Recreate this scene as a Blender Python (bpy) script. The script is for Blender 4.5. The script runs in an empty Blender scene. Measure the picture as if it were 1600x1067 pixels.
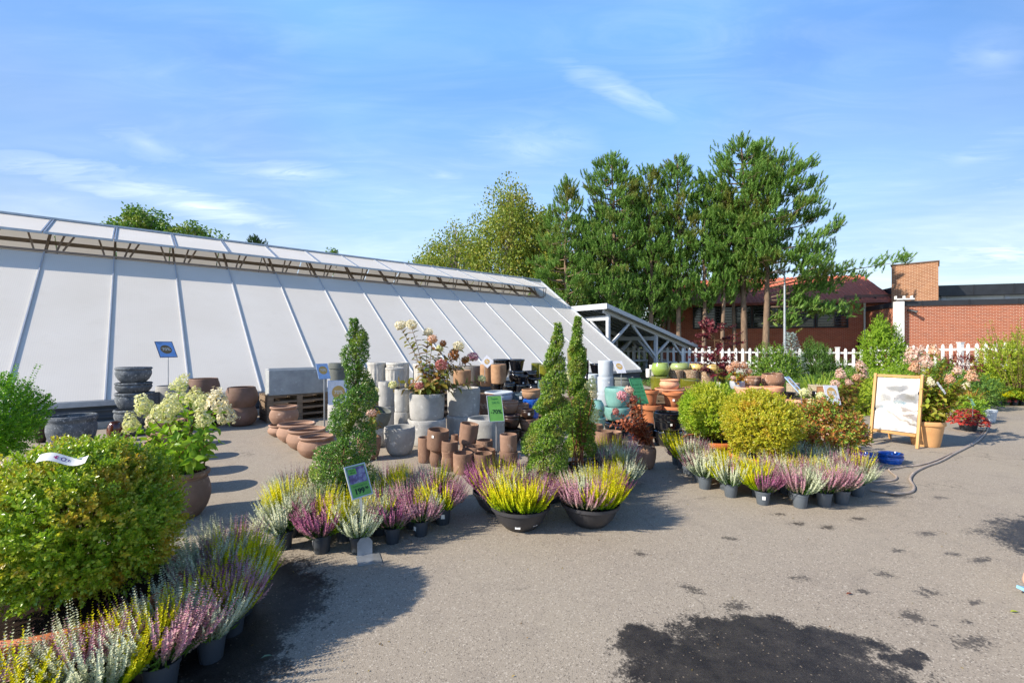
import bpy, math, random
import numpy as np
from mathutils import Vector, Matrix, Euler

SC = bpy.context.scene
COL = SC.collection
R = math.radians
PI = math.pi
rnd = random.Random(11)
F, HX, HY, CH = 16.0 / 36.0 * 1600.0, 800.0, 540.0, 1.6   # focal length in photo pixels, horizon, eye height


def dep(py, z=0.0):
    return (CH - z) * F / (py - HY)


def G(px, py, z=0.0):
    d = dep(py, z)
    return ((px - HX) * d / F, d, z)


def W(px, py, d):
    return ((px - HX) * d / F, d, CH - (py - HY) * d / F)


# ------------------------------------------------------------------ objects
def new(name, data, parent=None, loc=None, rot=None):
    o = bpy.data.objects.new(name, data)
    COL.objects.link(o)
    if parent is not None:
        o.parent = parent
    if loc is not None:
        o.location = loc
    if rot is not None:
        o.rotation_euler = rot
    return o


def tag(o, label, cat, group=None):
    o['label'] = label
    o['category'] = cat
    if group:
        o['group'] = group
    return o


def thing(name, label, cat, loc=(0, 0, 0), rz=0.0, group=None):
    return tag(new(name, None, None, loc, (0, 0, rz)), label, cat, group)


def kindof(o, k):
    o['kind'] = k
    return o


class MB:
    def __init__(s):
        s.v, s.f, s.m, s.sm = [], [], [], []

    def add(s, vs, fs, mi=0, M=None, smooth=False):
        b = len(s.v)
        if M is not None:
            vs = [tuple(M @ Vector(v)) for v in vs]
        s.v.extend(vs)
        for f in fs:
            s.f.append(tuple(i + b for i in f))
            s.m.append(mi)
            s.sm.append(smooth)
        return s

    def box(s, c, size, mi=0, M=None):
        x, y, z = c
        a, b, h = size[0] / 2, size[1] / 2, size[2] / 2
        vs = [(x + i * a, y + j * b, z + k * h) for k in (-1, 1) for j in (-1, 1) for i in (-1, 1)]
        fs = [(0, 2, 3, 1), (4, 5, 7, 6), (0, 1, 5, 4), (2, 6, 7, 3), (0, 4, 6, 2), (1, 3, 7, 5)]
        return s.add(vs, fs, mi, M)

    def beam(s, p, q, w, h, mi=0, up=(0, 0, 1)):
        p, q = Vector(p), Vector(q)
        d = (q - p)
        L = d.length
        x = d.normalized()
        u = Vector(up)
        y = u.cross(x)
        if y.length < 1e-4:
            y = Vector((0, 1, 0)).cross(x)
        y.normalize()
        z = x.cross(y)
        M = Matrix((x, y, z)).transposed().to_4x4()
        M.translation = (p + q) / 2
        return s.box((0, 0, 0), (L, w, h), mi, M)

    def tube(s, pts, rad, n=8, mi=0, cap=True):
        pts = [Vector(p) for p in pts]
        if not hasattr(rad, '__len__'):
            rad = [rad] * len(pts)
        vs, fs = [], []
        prev = None
        for i, p in enumerate(pts):
            t = (pts[min(i + 1, len(pts) - 1)] - pts[max(i - 1, 0)])
            if t.length < 1e-9:
                t = Vector((0, 0, 1))
            t.normalize()
            if prev is None:
                a = Vector((1, 0, 0)) if abs(t.x) < .8 else Vector((0, 1, 0))
            else:
                a = prev
            u = (a - t * a.dot(t)).normalized()
            prev = u
            w = t.cross(u)
            for k in range(n):
                an = 2 * PI * k / n
                vs.append(tuple(p + (u * math.cos(an) + w * math.sin(an)) * rad[i]))
        for i in range(len(pts) - 1):
            for k in range(n):
                a, b = i * n + k, i * n + (k + 1) % n
                fs.append((a, b, b + n, a + n))
        if cap:
            fs.append(tuple(range(n - 1, -1, -1)))
            fs.append(tuple((len(pts) - 1) * n + k for k in range(n)))
        return s.add(vs, fs, mi, None, True)

    def lathe(s, prof, n=32, mi=0, M=None, wob=None, sx=1.0, sy=1.0):
        vs, fs = [], []
        idx = []
        for (r, z) in prof:
            if r < 1e-6:
                idx.append([len(vs)])
                vs.append((0, 0, z))
            else:
                row = []
                for k in range(n):
                    an = 2 * PI * k / n
                    rr = r * (1 + (wob(an, z) if wob else 0))
                    row.append(len(vs))
                    vs.append((rr * math.cos(an) * sx, rr * math.sin(an) * sy, z))
                idx.append(row)
        for a, b in zip(idx, idx[1:]):
            if len(a) == 1 and len(b) == 1:
                continue
            for k in range(n):
                k2 = (k + 1) % n
                if len(a) == 1:
                    fs.append((a[0], b[k2], b[k]))
                elif len(b) == 1:
                    fs.append((a[k], a[k2], b[0]))
                else:
                    fs.append((a[k], a[k2], b[k2], b[k]))
        return s.add(vs, fs, mi, M, True)

    def mesh(s, name, mats, sharp=40):
        me = bpy.data.meshes.new(name)
        me.from_pydata(s.v, [], s.f)
        for m in (mats if isinstance(mats, (list, tuple)) else [mats]):
            me.materials.append(m)
        me.polygons.foreach_set('material_index', s.m)
        me.polygons.foreach_set('use_smooth', s.sm)
        me.update()
        if sharp and any(s.sm):
            me.set_sharp_from_angle(angle=R(sharp))
        return me

    def build(s, name, mats, parent=None, loc=None, rot=None, sharp=40):
        return new(name, s.mesh(name, mats, sharp), parent, loc, rot)


def np_mesh(name, V, T, mats, mi=None):
    """V (n,3), T (m,3) triangles"""
    me = bpy.data.meshes.new(name)
    V = np.ascontiguousarray(V, dtype=np.float32)
    T = np.ascontiguousarray(T, dtype=np.int32)
    me.vertices.add(len(V))
    me.vertices.foreach_set('co', V.ravel())
    me.loops.add(T.size)
    me.loops.foreach_set('vertex_index', T.ravel())
    me.polygons.add(len(T))
    me.polygons.foreach_set('loop_start', np.arange(0, T.size, 3, dtype=np.int32))
    me.polygons.foreach_set('loop_total', np.full(len(T), 3, dtype=np.int32))
    for m in (mats if isinstance(mats, (list, tuple)) else [mats]):
        me.materials.append(m)
    if mi is not None:
        me.polygons.foreach_set('material_index', np.ascontiguousarray(mi, dtype=np.int32))
    me.update(calc_edges=True)
    me.validate()
    return me


# leaf templates: columns u (along), v (across), w (normal)
T_DIA = (np.array([[0, 0, 0], [.45, -.5, .12], [1, 0, 0], [.45, .5, .12]]), np.array([[0, 1, 2], [0, 2, 3]]))
T_LEAF = (np.array([[0, 0, 0], [.35, -.5, .10], [.75, -.32, .02], [1, 0, -.12], [.75, .32, .02], [.35, .5, .10], [.5, 0, -.02]]),
          np.array([[0, 1, 6], [1, 2, 6], [2, 3, 6], [3, 4, 6], [4, 5, 6], [5, 0, 6]]))
T_NEED = (np.array([[0, -.5, 0], [0, .5, 0], [1, 0, 0]]), np.array([[0, 1, 2]]))


def unit(a):
    return a / np.maximum(np.linalg.norm(a, axis=-1, keepdims=True), 1e-9)


def scatter(tpl, P, X, N, L, Wd):
    """place template at points P, axis X, normal hint N, length L, width Wd -> V, T"""
    tv, tt = tpl
    n = len(P)
    X = unit(X)
    Y = unit(np.cross(N, X))
    Z = np.cross(X, Y)
    L = np.broadcast_to(L, (n,))[:, None, None]
    Wd = np.broadcast_to(Wd, (n,))[:, None, None]
    V = P[:, None, :] + X[:, None, :] * (tv[None, :, 0:1] * L) + Y[:, None, :] * (tv[None, :, 1:2] * Wd) + Z[:, None, :] * (tv[None, :, 2:3] * L)
    k = len(tv)
    T = tt[None] + (np.arange(n) * k)[:, None, None]
    return V.reshape(-1, 3), T.reshape(-1, 3)


def join(parts):
    Vs, Ts, b = [], [], 0
    for V, T in parts:
        Vs.append(V)
        Ts.append(T + b)
        b += len(V)
    return np.concatenate(Vs), np.concatenate(Ts)


def rdir(rng, n):
    return unit(rng.normal(size=(n, 3)))


def frame(A, rng):
    """two unit vectors perpendicular to A"""
    h = rng.normal(size=A.shape)
    U = unit(np.cross(A, h))
    return U, np.cross(A, U)


def sprigs(P, A, rng, pairs=4, leafL=.02, leafW=.013, stem=.045, ang=50, tpl=T_DIA):
    """small box-like twigs: leaves in opposite pairs along axis A"""
    A = unit(A)
    U, Vv = frame(A, rng)
    out = []
    n = len(P)
    for k in range(pairs):
        s = (k + .6) / pairs
        for sg in (0, 1):
            th = (k % 2) * PI / 2 + sg * PI + rng.normal(scale=.35, size=n)
            rad = U * np.cos(th)[:, None] + Vv * np.sin(th)[:, None]
            a = R(ang) * (1.1 - .5 * s) + rng.normal(scale=.2, size=n)
            X = A * np.cos(a)[:, None] + rad * np.sin(a)[:, None]
            N = A * np.sin(a)[:, None] - rad * np.cos(a)[:, None]
            sc = rng.uniform(.7, 1.15, n) * (1 - .3 * s)
            out.append(scatter(tpl, P + A * (stem * s), X, N, leafL * sc, leafW * sc))
    return join(out)


# ------------------------------------------------------------------ materials
def lin(h):
    """#rrggbb -> linear"""
    h = h.lstrip('#')
    c = [int(h[i:i + 2], 16) / 255 for i in (0, 2, 4)]
    return tuple(x / 12.92 if x <= .04045 else ((x + .055) / 1.055) ** 2.4 for x in c)


class NT:
    def __init__(s, m):
        m.use_nodes = True
        s.t = m.node_tree
        s.t.nodes.clear()
        s.n = s.t.nodes

    def new(s, typ, **kw):
        n = s.n.new(typ)
        for k, v in kw.items():
            if k in n.bl_rna.properties.keys():
                setattr(n, k, v)
            else:
                n.inputs[k].default_value = v
        return n

    def link(s, a, b):
        s.t.links.new(a, b)

    def math(s, op, a, b=None, c=None):
        n = s.n.new('ShaderNodeMath')
        n.operation = op
        for i, x in enumerate((a, b, c)):
            if x is None:
                continue
            if isinstance(x, (int, float)):
                n.inputs[i].default_value = x
            else:
                s.link(x, n.inputs[i])
        return n.outputs[0]

    def mix(s, fac, a, b, blend='MIX'):
        n = s.n.new('ShaderNodeMix')
        n.data_type = 'RGBA'
        n.blend_type = blend
        for sock, x in ((n.inputs[0], fac), (n.inputs[6], a), (n.inputs[7], b)):
            if isinstance(x, (int, float)):
                sock.default_value = x
            elif isinstance(x, tuple):
                sock.default_value = x if len(x) == 4 else (*x, 1)
            else:
                s.link(x, sock)
        return n.outputs[2]

    def ramp(s, fac, stops, interp='LINEAR'):
        n = s.n.new('ShaderNodeValToRGB')
        cr = n.color_ramp
        cr.interpolation = interp
        while len(cr.elements) < len(stops):
            cr.elements.new(.5)
        for e, (p, c) in zip(cr.elements, stops):
            e.position = p
            e.color = (c, c, c, 1) if isinstance(c, (int, float)) else (*c, 1)
        s.link(fac, n.inputs[0])
        return n.outputs[0]

    def coords(s, jitter=True):
        tc = s.n.new('ShaderNodeTexCoord')
        if not jitter:
            return tc.outputs['Object']
        oi = s.n.new('ShaderNodeObjectInfo')
        v = s.n.new('ShaderNodeVectorMath')
        v.operation = 'ADD'
        s.link(tc.outputs['Object'], v.inputs[0])
        s.link(s.math('MULTIPLY', oi.outputs['Random'], 37.0), v.inputs[1])
        return v.outputs[0]

    def noise(s, vec, scale, detail=4, rough=.6, dist=0.0):
        n = s.n.new('ShaderNodeTexNoise')
        n.inputs['Scale'].default_value = scale
        n.inputs['Detail'].default_value = detail
        n.inputs['Roughness'].default_value = rough
        n.inputs['Distortion'].default_value = dist
        if vec is not None:
            s.link(vec, n.inputs['Vector'])
        return n.outputs['Fac']

    def principled(s, color, rough=.6, spec=.4, metal=0.0, normal=None, coat=0.0):
        p = s.n.new('ShaderNodeBsdfPrincipled')
        if isinstance(color, tuple):
            p.inputs['Base Color'].default_value = (*color, 1)
        else:
            s.link(color, p.inputs['Base Color'])
        if isinstance(rough, (int, float)):
            p.inputs['Roughness'].default_value = rough
        else:
            s.link(rough, p.inputs['Roughness'])
        p.inputs['Specular IOR Level'].default_value = spec
        p.inputs['Metallic'].default_value = metal
        p.inputs['Coat Weight'].default_value = coat
        if normal is not None:
            s.link(normal, p.inputs['Normal'])
        return p.outputs[0]

    def bump(s, h, strength=.3, dist=.01):
        b = s.n.new('ShaderNodeBump')
        b.inputs['Strength'].default_value = strength
        b.inputs['Distance'].default_value = dist
        s.link(h, b.inputs['Height'])
        return b.outputs[0]

    def out(s, sh):
        o = s.n.new('ShaderNodeOutputMaterial')
        s.link(sh, o.inputs[0])


_M = {}


def pbr(name, c1, c2=None, scale=8.0, rough=.6, spec=.4, metal=0.0, bump=.2, bscale=60.0, stretch=None, coat=0.0, spots=None, tone=.12):
    """two-tone procedural surface with fine bump; per-object brightness variation"""
    if name in _M:
        return _M[name]
    m = bpy.data.materials.new(name)
    t = NT(m)
    c1 = lin(c1) if isinstance(c1, str) else c1
    c2 = (lin(c2) if isinstance(c2, str) else c2) or tuple(x * .8 for x in c1)
    vec = t.coords()
    if stretch:
        mp = t.new('ShaderNodeMapping')
        mp.inputs['Scale'].default_value = stretch
        t.link(vec, mp.inputs['Vector'])
        vec = mp.outputs[0]
    n1 = t.noise(vec, scale, 5, .65)
    fac = t.ramp(n1, [(.35, 0.0), (.68, 1.0)])
    col = t.mix(fac, c1, c2)
    if spots:
        n3 = t.noise(vec, spots[1], 3, .7)
        col = t.mix(t.ramp(n3, [(spots[2], 0.0), (spots[2] + .06, 1.0)]), col, lin(spots[0]))
    if tone:
        oi = t.n.new('ShaderNodeObjectInfo')
        hsv = t.new('ShaderNodeHueSaturation')
        t.link(col, hsv.inputs['Color'])
        t.link(t.math('MULTIPLY_ADD', oi.outputs['Random'], tone * 2, 1 - tone), hsv.inputs['Value'])
        col = hsv.outputs[0]
    nb = t.noise(vec, bscale, 4, .7)
    nrm = t.bump(nb, bump, .01) if bump else None
    rr = t.math('MULTIPLY_ADD', n1, .2, rough - .1) if rough > .15 else rough
    t.out(t.principled(col, rr, spec, metal, nrm, coat))
    _M[name] = m
    return m


def leafmat(name, cols, cols2=None, pscale=3.0, pthr=.5, rough=.45, trans=.3, spec=.4, zgrad=None):
    """leaf colours picked per leaf; cols2 = colours of a second patchy population"""
    if name in _M:
        return _M[name]
    m = bpy.data.materials.new(name)
    t = NT(m)
    g = t.n.new('ShaderNodeNewGeometry')
    rnd_i = g.outputs['Random Per Island']

    def rmp(cs):
        cs = [lin(c) if isinstance(c, str) else c for c in cs]
        return t.ramp(rnd_i, [(i / max(1, len(cs) - 1), c) for i, c in enumerate(cs)])
    col = rmp(cols)
    if cols2:
        nz = t.noise(t.coords(), pscale, 3, .6)
        col = t.mix(t.ramp(nz, [(pthr - .06, 0.0), (pthr + .08, 1.0)]), col, rmp(cols2))
    if zgrad:                                   # (z0, z1, colour at the foot of the plant)
        tc = t.n.new('ShaderNodeTexCoord')
        sp = t.n.new('ShaderNodeSeparateXYZ')
        t.link(tc.outputs['Object'], sp.inputs[0])
        mr = t.new('ShaderNodeMapRange')
        mr.inputs['From Min'].default_value = zgrad[0]
        mr.inputs['From Max'].default_value = zgrad[1]
        t.link(t.math('ADD', sp.outputs[2], t.math('MULTIPLY_ADD', rnd_i, .06, -.03)), mr.inputs['Value'])
        col = t.mix(mr.outputs[0], lin(zgrad[2]), col)
    p = t.principled(col, rough, spec)
    if trans:
        tr = t.n.new('ShaderNodeBsdfTranslucent')
        t.link(t.mix(1.0, col, (1.0, 1.0, .75), 'MULTIPLY'), tr.inputs['Color'])
        mx = t.n.new('ShaderNodeMixShader')
        mx.inputs[0].default_value = trans
        t.link(p, mx.inputs[1])
        t.link(tr.outputs[0], mx.inputs[2])
        p = mx.outputs[0]
    t.out(p)
    _M[name] = m
    return m


def flat(name, c, rough=.5, spec=.4, metal=0.0, coat=0.0):
    return pbr(name, c, None, 12, rough, spec, metal, 0.08, 90, None, coat, None, .04) if True else None


def M_(n):
    return _M[n]
# ================================================================== camera, light, sky
cam = bpy.data.cameras.new('camera')
cam.lens, cam.sensor_width, cam.sensor_fit = 16.0, 36.0, 'HORIZONTAL'
cam.shift_y = (HY - 533.5) / 1600.0
cam.clip_start, cam.clip_end = .05, 3000
cam_o = new('camera', cam, None, (0, 0, CH), (PI / 2, 0, 0))
SC.camera = cam_o

SUN_AZ = Vector((-.925, -.38, 0)).normalized()
SUN_EL = R(33)
sun_dir = Vector((SUN_AZ.x * math.cos(SUN_EL), SUN_AZ.y * math.cos(SUN_EL), math.sin(SUN_EL)))
sl = bpy.data.lights.new('sun', 'SUN')
sl.energy, sl.angle, sl.color = 5.0, R(.53), (1.0, .90, .76)
so = new('sun', sl, None, (-20, -10, 30))
so.rotation_euler = sun_dir.to_track_quat('Z', 'Y').to_euler()

wd = bpy.data.worlds.new('World')
SC.world = wd
wd.use_nodes = True
wt = wd.node_tree
wt.nodes.clear()
wn = wt.nodes


def wnode(typ, **kw):
    n = wn.new(typ)
    for k, v in kw.items():
        setattr(n, k, v)
    return n


sky = wnode('ShaderNodeTexSky', sky_type='NISHITA')
sky.sun_disc = False
sky.sun_elevation = SUN_EL
sky.sun_rotation = math.atan2(SUN_AZ.x, SUN_AZ.y)
sky.altitude, sky.air_density, sky.dust_density, sky.ozone_density = 100, 1.0, .4, 2.0


class WT(NT):
    def __init__(s):
        s.t, s.n = wt, wn


w = WT()
tc = wnode('ShaderNodeTexCoord')
sep = wnode('ShaderNodeSeparateXYZ')
wt.links.new(tc.outputs['Generated'], sep.inputs[0])
dx, dy, dz = sep.outputs
# high thin cloud: the view direction is carried up to a flat layer
den = w.math('MAXIMUM', w.math('ADD', dz, .06), .02)
px_, py_ = w.math('DIVIDE', dx, den), w.math('DIVIDE', dy, den)
cmb = wnode('ShaderNodeCombineXYZ')
wt.links.new(px_, cmb.inputs[0])
wt.links.new(py_, cmb.inputs[1])


def cloud_layer(scale, rot, sx, sy, detail, dist, off):
    mp = wnode('ShaderNodeMapping')
    mp.inputs['Rotation'].default_value = (0, 0, R(rot))
    mp.inputs['Scale'].default_value = (sx, sy, 1)
    mp.inputs['Location'].default_value = off
    wt.links.new(cmb.outputs[0], mp.inputs['Vector'])
    return w.noise(mp.outputs[0], scale, detail, .62, dist)


fib = cloud_layer(3.4, 30, .42, 1.25, 8, 2.2, (2.0, 5.0, 1.0))      # fibres
puf = cloud_layer(.55, 15, .7, 1.2, 4, .6, (7.0, 3.0, 2.0))        # large soft patches
fibres = w.ramp(fib, [(.36, 0.0), (.74, 1.0)], 'EASE')
soft = w.ramp(puf, [(.36, 0.0), (.72, 1.0)], 'EASE')
tex = w.math('MULTIPLY_ADD', fibres, .75, w.math('MULTIPLY', soft, .35))
cl = w.math('MULTIPLY', w.math('MULTIPLY', tex, soft), .07)


def streak(a, b, width, strength, bendy=.30):
    """one soft cirrus band on the cloud layer between two photo directions"""
    def pl(p):
        v = Vector(((p[0] - HX) / F, 1, (HY - p[1]) / F)).normalized()
        k = max(v.z + .06, .02)
        return Vector((v.x / k, v.y / k, 0))
    A, B = pl(a), pl(b)
    mid, ax = (A + B) / 2, (B - A)
    mp = wnode('ShaderNodeMapping', vector_type='TEXTURE')
    mp.inputs['Location'].default_value = mid
    mp.inputs['Rotation'].default_value = (0, 0, math.atan2(ax.y, ax.x))
    mp.inputs['Scale'].default_value = (ax.length / 2, width, 1)
    wt.links.new(cmb.outputs[0], mp.inputs['Vector'])
    ln = wnode('ShaderNodeVectorMath', operation='LENGTH')
    wt.links.new(mp.outputs[0], ln.inputs[0])
    v = w.math('ADD', ln.outputs['Value'], w.math('ADD', w.math('MULTIPLY_ADD', puf, 1.7, -.85), w.math('MULTIPLY_ADD', fib, 1.6, -.8)))
    return w.math('MULTIPLY', w.math('MULTIPLY', w.ramp(v, [(.0, 1.0), (.5, .45), (1.15, 0.0)], 'EASE'), w.math('MULTIPLY_ADD', fibres, .75, .25)), strength)


veil = w.ramp(dz, [(.0, .42), (.10, .26), (.30, .08), (.5, .0)], 'EASE')
cl = w.math('ADD', cl, w.math('MULTIPLY', veil, w.math('MULTIPLY_ADD', soft, .5, .6)))
for a_, b_, wd_, st_ in [((-160, 222), (560, 380), .45, .80), ((820, 70), (1090, 205), .10, .45), ((240, 255), (640, 285), .26, .45),
                         ((620, 258), (760, 290), .2, .40), ((880, 330), (1600, 300), .9, .40), ((1200, 330), (1800, 430), 1.9, .6), ((680, 170), (930, 290), .5, .30), ((200, 400), (900, 420), 1.4, .45),
                         ((1380, 260), (1680, 225), .4, .3), ((1450, 130), (1680, 40), .3, .22), ((120, 215), (330, 235), .3, .30)]:
    cl = w.math('MAXIMUM', cl, streak(a_, b_, wd_, st_))
hs = wnode('ShaderNodeHueSaturation')
hs.inputs['Hue'].default_value = .504
hs.inputs['Saturation'].default_value = 1.2
hs.inputs['Value'].default_value = 1.0
lift = w.math('MULTIPLY', w.ramp(dz, [(.0, .35), (.12, .40), (.33, .66), (.46, .80), (.58, 1.0), (.76, .40), (1.0, .26)], 'EASE'), 2.0)
lift = w.math('MULTIPLY', lift, w.ramp(w.math('ABSOLUTE', dx), [(.28, 1.0), (.50, .80), (.75, .62), (1.0, .6)], 'EASE'))
up_ = wnode('ShaderNodeVectorMath', operation='SCALE')
wt.links.new(sky.outputs[0], up_.inputs[0])
wt.links.new(lift, up_.inputs['Scale'])
wt.links.new(up_.outputs[0], hs.inputs['Color'])
lum = wnode('ShaderNodeRGBToBW')
wt.links.new(sky.outputs[0], lum.inputs[0])
cw = wnode('ShaderNodeMix', data_type='RGBA')
cloudcol = wnode('ShaderNodeCombineColor')
for i_, k_ in enumerate((8.6, 8.9, 9.4)):
    cloudcol.inputs[i_].default_value = k_
wt.links.new(cl, cw.inputs[0])
wt.links.new(hs.outputs[0], cw.inputs[6])
wt.links.new(cloudcol.outputs[0], cw.inputs[7])
bg = wnode('ShaderNodeBackground')
bg.inputs['Strength'].default_value = .145
wt.links.new(cw.outputs[2], bg.inputs['Color'])
wo = wnode('ShaderNodeOutputWorld')
wt.links.new(bg.outputs[0], wo.inputs[0])

SC.view_settings.view_transform = 'Standard'
SC.view_settings.look = 'None'
SC.view_settings.exposure = .63
SC.view_settings.gamma = 1.0
SC.render.engine = 'CYCLES'
SC.cycles.max_bounces = 7
SC.cycles.transparent_max_bounces = 6
SC.cycles.use_denoising = True

# ================================================================== ground
gm = pbr('earth_and_grass', '#5b6a38', '#7a7448', .6, .95, .1, 0, .5, 12, tone=0)
mb = MB()
mb.add([(-900, -600, 0), (900, -600, 0), (900, 1600, 0), (-900, 1600, 0)], [(0, 1, 2, 3)])
kindof(mb.build('ground', gm), 'structure')

am = bpy.data.materials.new('asphalt')
t = NT(am)
vec = t.coords(False)
grain = t.noise(vec, 150, 6, .85)
vor = t.new('ShaderNodeTexVoronoi')
vor.inputs['Scale'].default_value = 150
t.link(vec, vor.inputs['Vector'])
big = t.noise(vec, .55, 6, .65)
mid_ = t.noise(vec, 3.1, 5, .7)
base = t.ramp(grain, [(.28, lin('#6d665b')), (.50, lin('#958b7e')), (.72, lin('#b3a99a'))])
vsep = t.new('ShaderNodeSeparateColor')
t.link(vor.outputs['Color'], vsep.inputs[0])
base = t.mix(t.math('GREATER_THAN', vsep.outputs[0], .95), base, lin('#b9b0a2'))
base = t.mix(t.math('LESS_THAN', vsep.outputs[1], .07), base, lin('#6b635a'))
base = t.mix(t.ramp(big, [(.35, 0.0), (.7, .38)]), base, lin('#a39a88'))
base = t.mix(t.ramp(mid_, [(.52, 0.0), (.75, .30)]), base, lin('#6f6861'))
# fine cracks
vc = t.new('ShaderNodeTexVoronoi', feature='DISTANCE_TO_EDGE')
vc.inputs['Scale'].default_value = .55
dsp = t.n.new('ShaderNodeVectorMath')
dsp.operation = 'MULTIPLY_ADD'
nzc = t.new('ShaderNodeTexNoise')
nzc.inputs['Scale'].default_value = 3.0
nzc.inputs['Detail'].default_value = 6
t.link(vec, nzc.inputs['Vector'])
t.link(nzc.outputs['Color'], dsp.inputs[0])
dsp.inputs[1].default_value = (.55, .55, .55)
t.link(vec, dsp.inputs[2])
t.link(dsp.outputs[0], vc.inputs['Vector'])
crk = t.math('MULTIPLY', t.ramp(vc.outputs['Distance'], [(.0, 1.0), (.007, 0.0)]), t.ramp(t.noise(vec, .8, 2), [(.5, 0.0), (.62, .7)]))
base = t.mix(crk, base, lin('#3c3733'))
# wet stains: watering puddles and footprints, each an ellipse on the ground with a ragged edge
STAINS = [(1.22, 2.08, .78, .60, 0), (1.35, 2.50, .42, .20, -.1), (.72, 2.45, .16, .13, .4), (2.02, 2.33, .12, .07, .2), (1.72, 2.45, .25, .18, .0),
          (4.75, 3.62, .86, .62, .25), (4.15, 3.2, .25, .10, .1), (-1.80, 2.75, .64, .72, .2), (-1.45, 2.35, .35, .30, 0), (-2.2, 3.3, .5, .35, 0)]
for (sx_, sy_, hw, hh, a_) in [(1428, 965, 27, 13, .2), (1520, 1005, 44, 14, .1), (1512, 973, 12, 7, 0), (1150, 948, 27, 10, .3), (1380, 897, 20, 7, -.2), (1250, 903, 21, 6, .2), (1350, 925, 12, 5, 0),
                               (1455, 925, 16, 8, .2), (1525, 943, 20, 4, .4), (1405, 861, 16, 4, .1), (1448, 834, 26, 5, .2), (1530, 830, 32, 5, .25), (1530, 876, 28, 5, .35), (1487, 866, 16, 4, .2),
                               (1245, 818, 17, 4, .1), (1292, 824, 17, 4, .1), (1215, 804, 16, 3, .1), (1340, 811, 18, 3, .15), (1082, 920, 14, 12, .8), (1440, 928, 12, 8, 0), (1460, 978, 8, 4, 0),
                               (1405, 776, 26, 4, .1), (1468, 778, 16, 3, .1), (1000, 865, 12, 6, 0), (1140, 842, 14, 4, 0), (905, 800, 14, 5, 0), (640, 760, 30, 6, 0)]:
    d_ = dep(sy_)
    STAINS.append(((sx_ - HX) * d_ / F, d_, hw * d_ / F, hh * d_ * d_ / (CH * F), a_))
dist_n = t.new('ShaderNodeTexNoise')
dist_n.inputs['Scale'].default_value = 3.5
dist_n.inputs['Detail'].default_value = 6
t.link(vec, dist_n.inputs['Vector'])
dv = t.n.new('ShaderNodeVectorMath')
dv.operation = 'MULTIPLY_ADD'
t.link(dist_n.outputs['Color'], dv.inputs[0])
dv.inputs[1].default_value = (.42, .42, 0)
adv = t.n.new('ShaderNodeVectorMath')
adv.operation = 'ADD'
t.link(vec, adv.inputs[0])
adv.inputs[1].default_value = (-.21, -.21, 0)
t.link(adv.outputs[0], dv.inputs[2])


def wet(lst, src):
    acc = None
    for (x, y, a, b, ro) in lst:
        mp = t.new('ShaderNodeMapping', vector_type='TEXTURE')
        mp.inputs['Location'].default_value = (x, y, 0)
        mp.inputs['Rotation'].default_value = (0, 0, ro)
        mp.inputs['Scale'].default_value = (a, b, 1)
        t.link(src, mp.inputs['Vector'])
        ln = t.new('ShaderNodeVectorMath', operation='LENGTH')
        t.link(mp.outputs[0], ln.inputs[0])
        acc = ln.outputs['Value'] if acc is None else t.math('MINIMUM', acc, ln.outputs['Value'])
    return acc


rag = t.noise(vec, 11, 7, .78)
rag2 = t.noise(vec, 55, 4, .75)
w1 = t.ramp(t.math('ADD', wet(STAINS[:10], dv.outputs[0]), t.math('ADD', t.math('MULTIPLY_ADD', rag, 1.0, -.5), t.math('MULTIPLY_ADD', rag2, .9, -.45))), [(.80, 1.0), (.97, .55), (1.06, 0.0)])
w2 = t.ramp(t.math('ADD', wet(STAINS[10:], vec), t.math('ADD', t.math('MULTIPLY_ADD', rag, 3.6, -1.65), t.math('MULTIPLY_ADD', rag2, 3.4, -1.7))), [(.45, .8), (1.0, 0.0)])
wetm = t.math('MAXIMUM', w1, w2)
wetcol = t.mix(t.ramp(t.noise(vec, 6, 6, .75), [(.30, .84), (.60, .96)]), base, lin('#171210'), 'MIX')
wetcol = t.mix(t.math('GREATER_THAN', vsep.outputs[0], .992), wetcol, lin('#7c7060'))
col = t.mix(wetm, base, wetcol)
hgt = t.math('ADD', t.math('MULTIPLY', grain, .6), t.math('MULTIPLY', vor.outputs['Distance'], .6))
t.out(t.principled(col, t.math('MULTIPLY_ADD', wetm, -.42, .88), .35, 0, t.bump(hgt, .35, .006)))
mb = MB()
mb.add([(-40, -14, .004), (45, -14, .004), (45, 24, .004), (-40, 24, .004)], [(0, 1, 2, 3)])
kindof(mb.build('asphalt_yard', am), 'structure')

# ================================================================== greenhouse
alu = pbr('aluminium', '#aeb6c0', '#98a2ae', 6, .38, .5, .55, .05, 80, tone=.03)
alu_d = pbr('aluminium_weathered', '#c6ccd4', '#bac1ca', 6, .45, .5, .35, .05, 80, tone=.03)
wood_b = pbr('brown_timber', '#94867a', '#7d7066', 5, .8, .2, 0, .3, 40, (1, 8, 8))
dark_s = pbr('blue_grey_cladding', '#4a545f', '#3e4853', 4, .6, .4, .1, .1, 60, tone=.03)
conc = pbr('concrete_base', '#b9b5ac', '#98948b', 5, .9, .2, 0, .4, 60, tone=.05)

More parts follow.
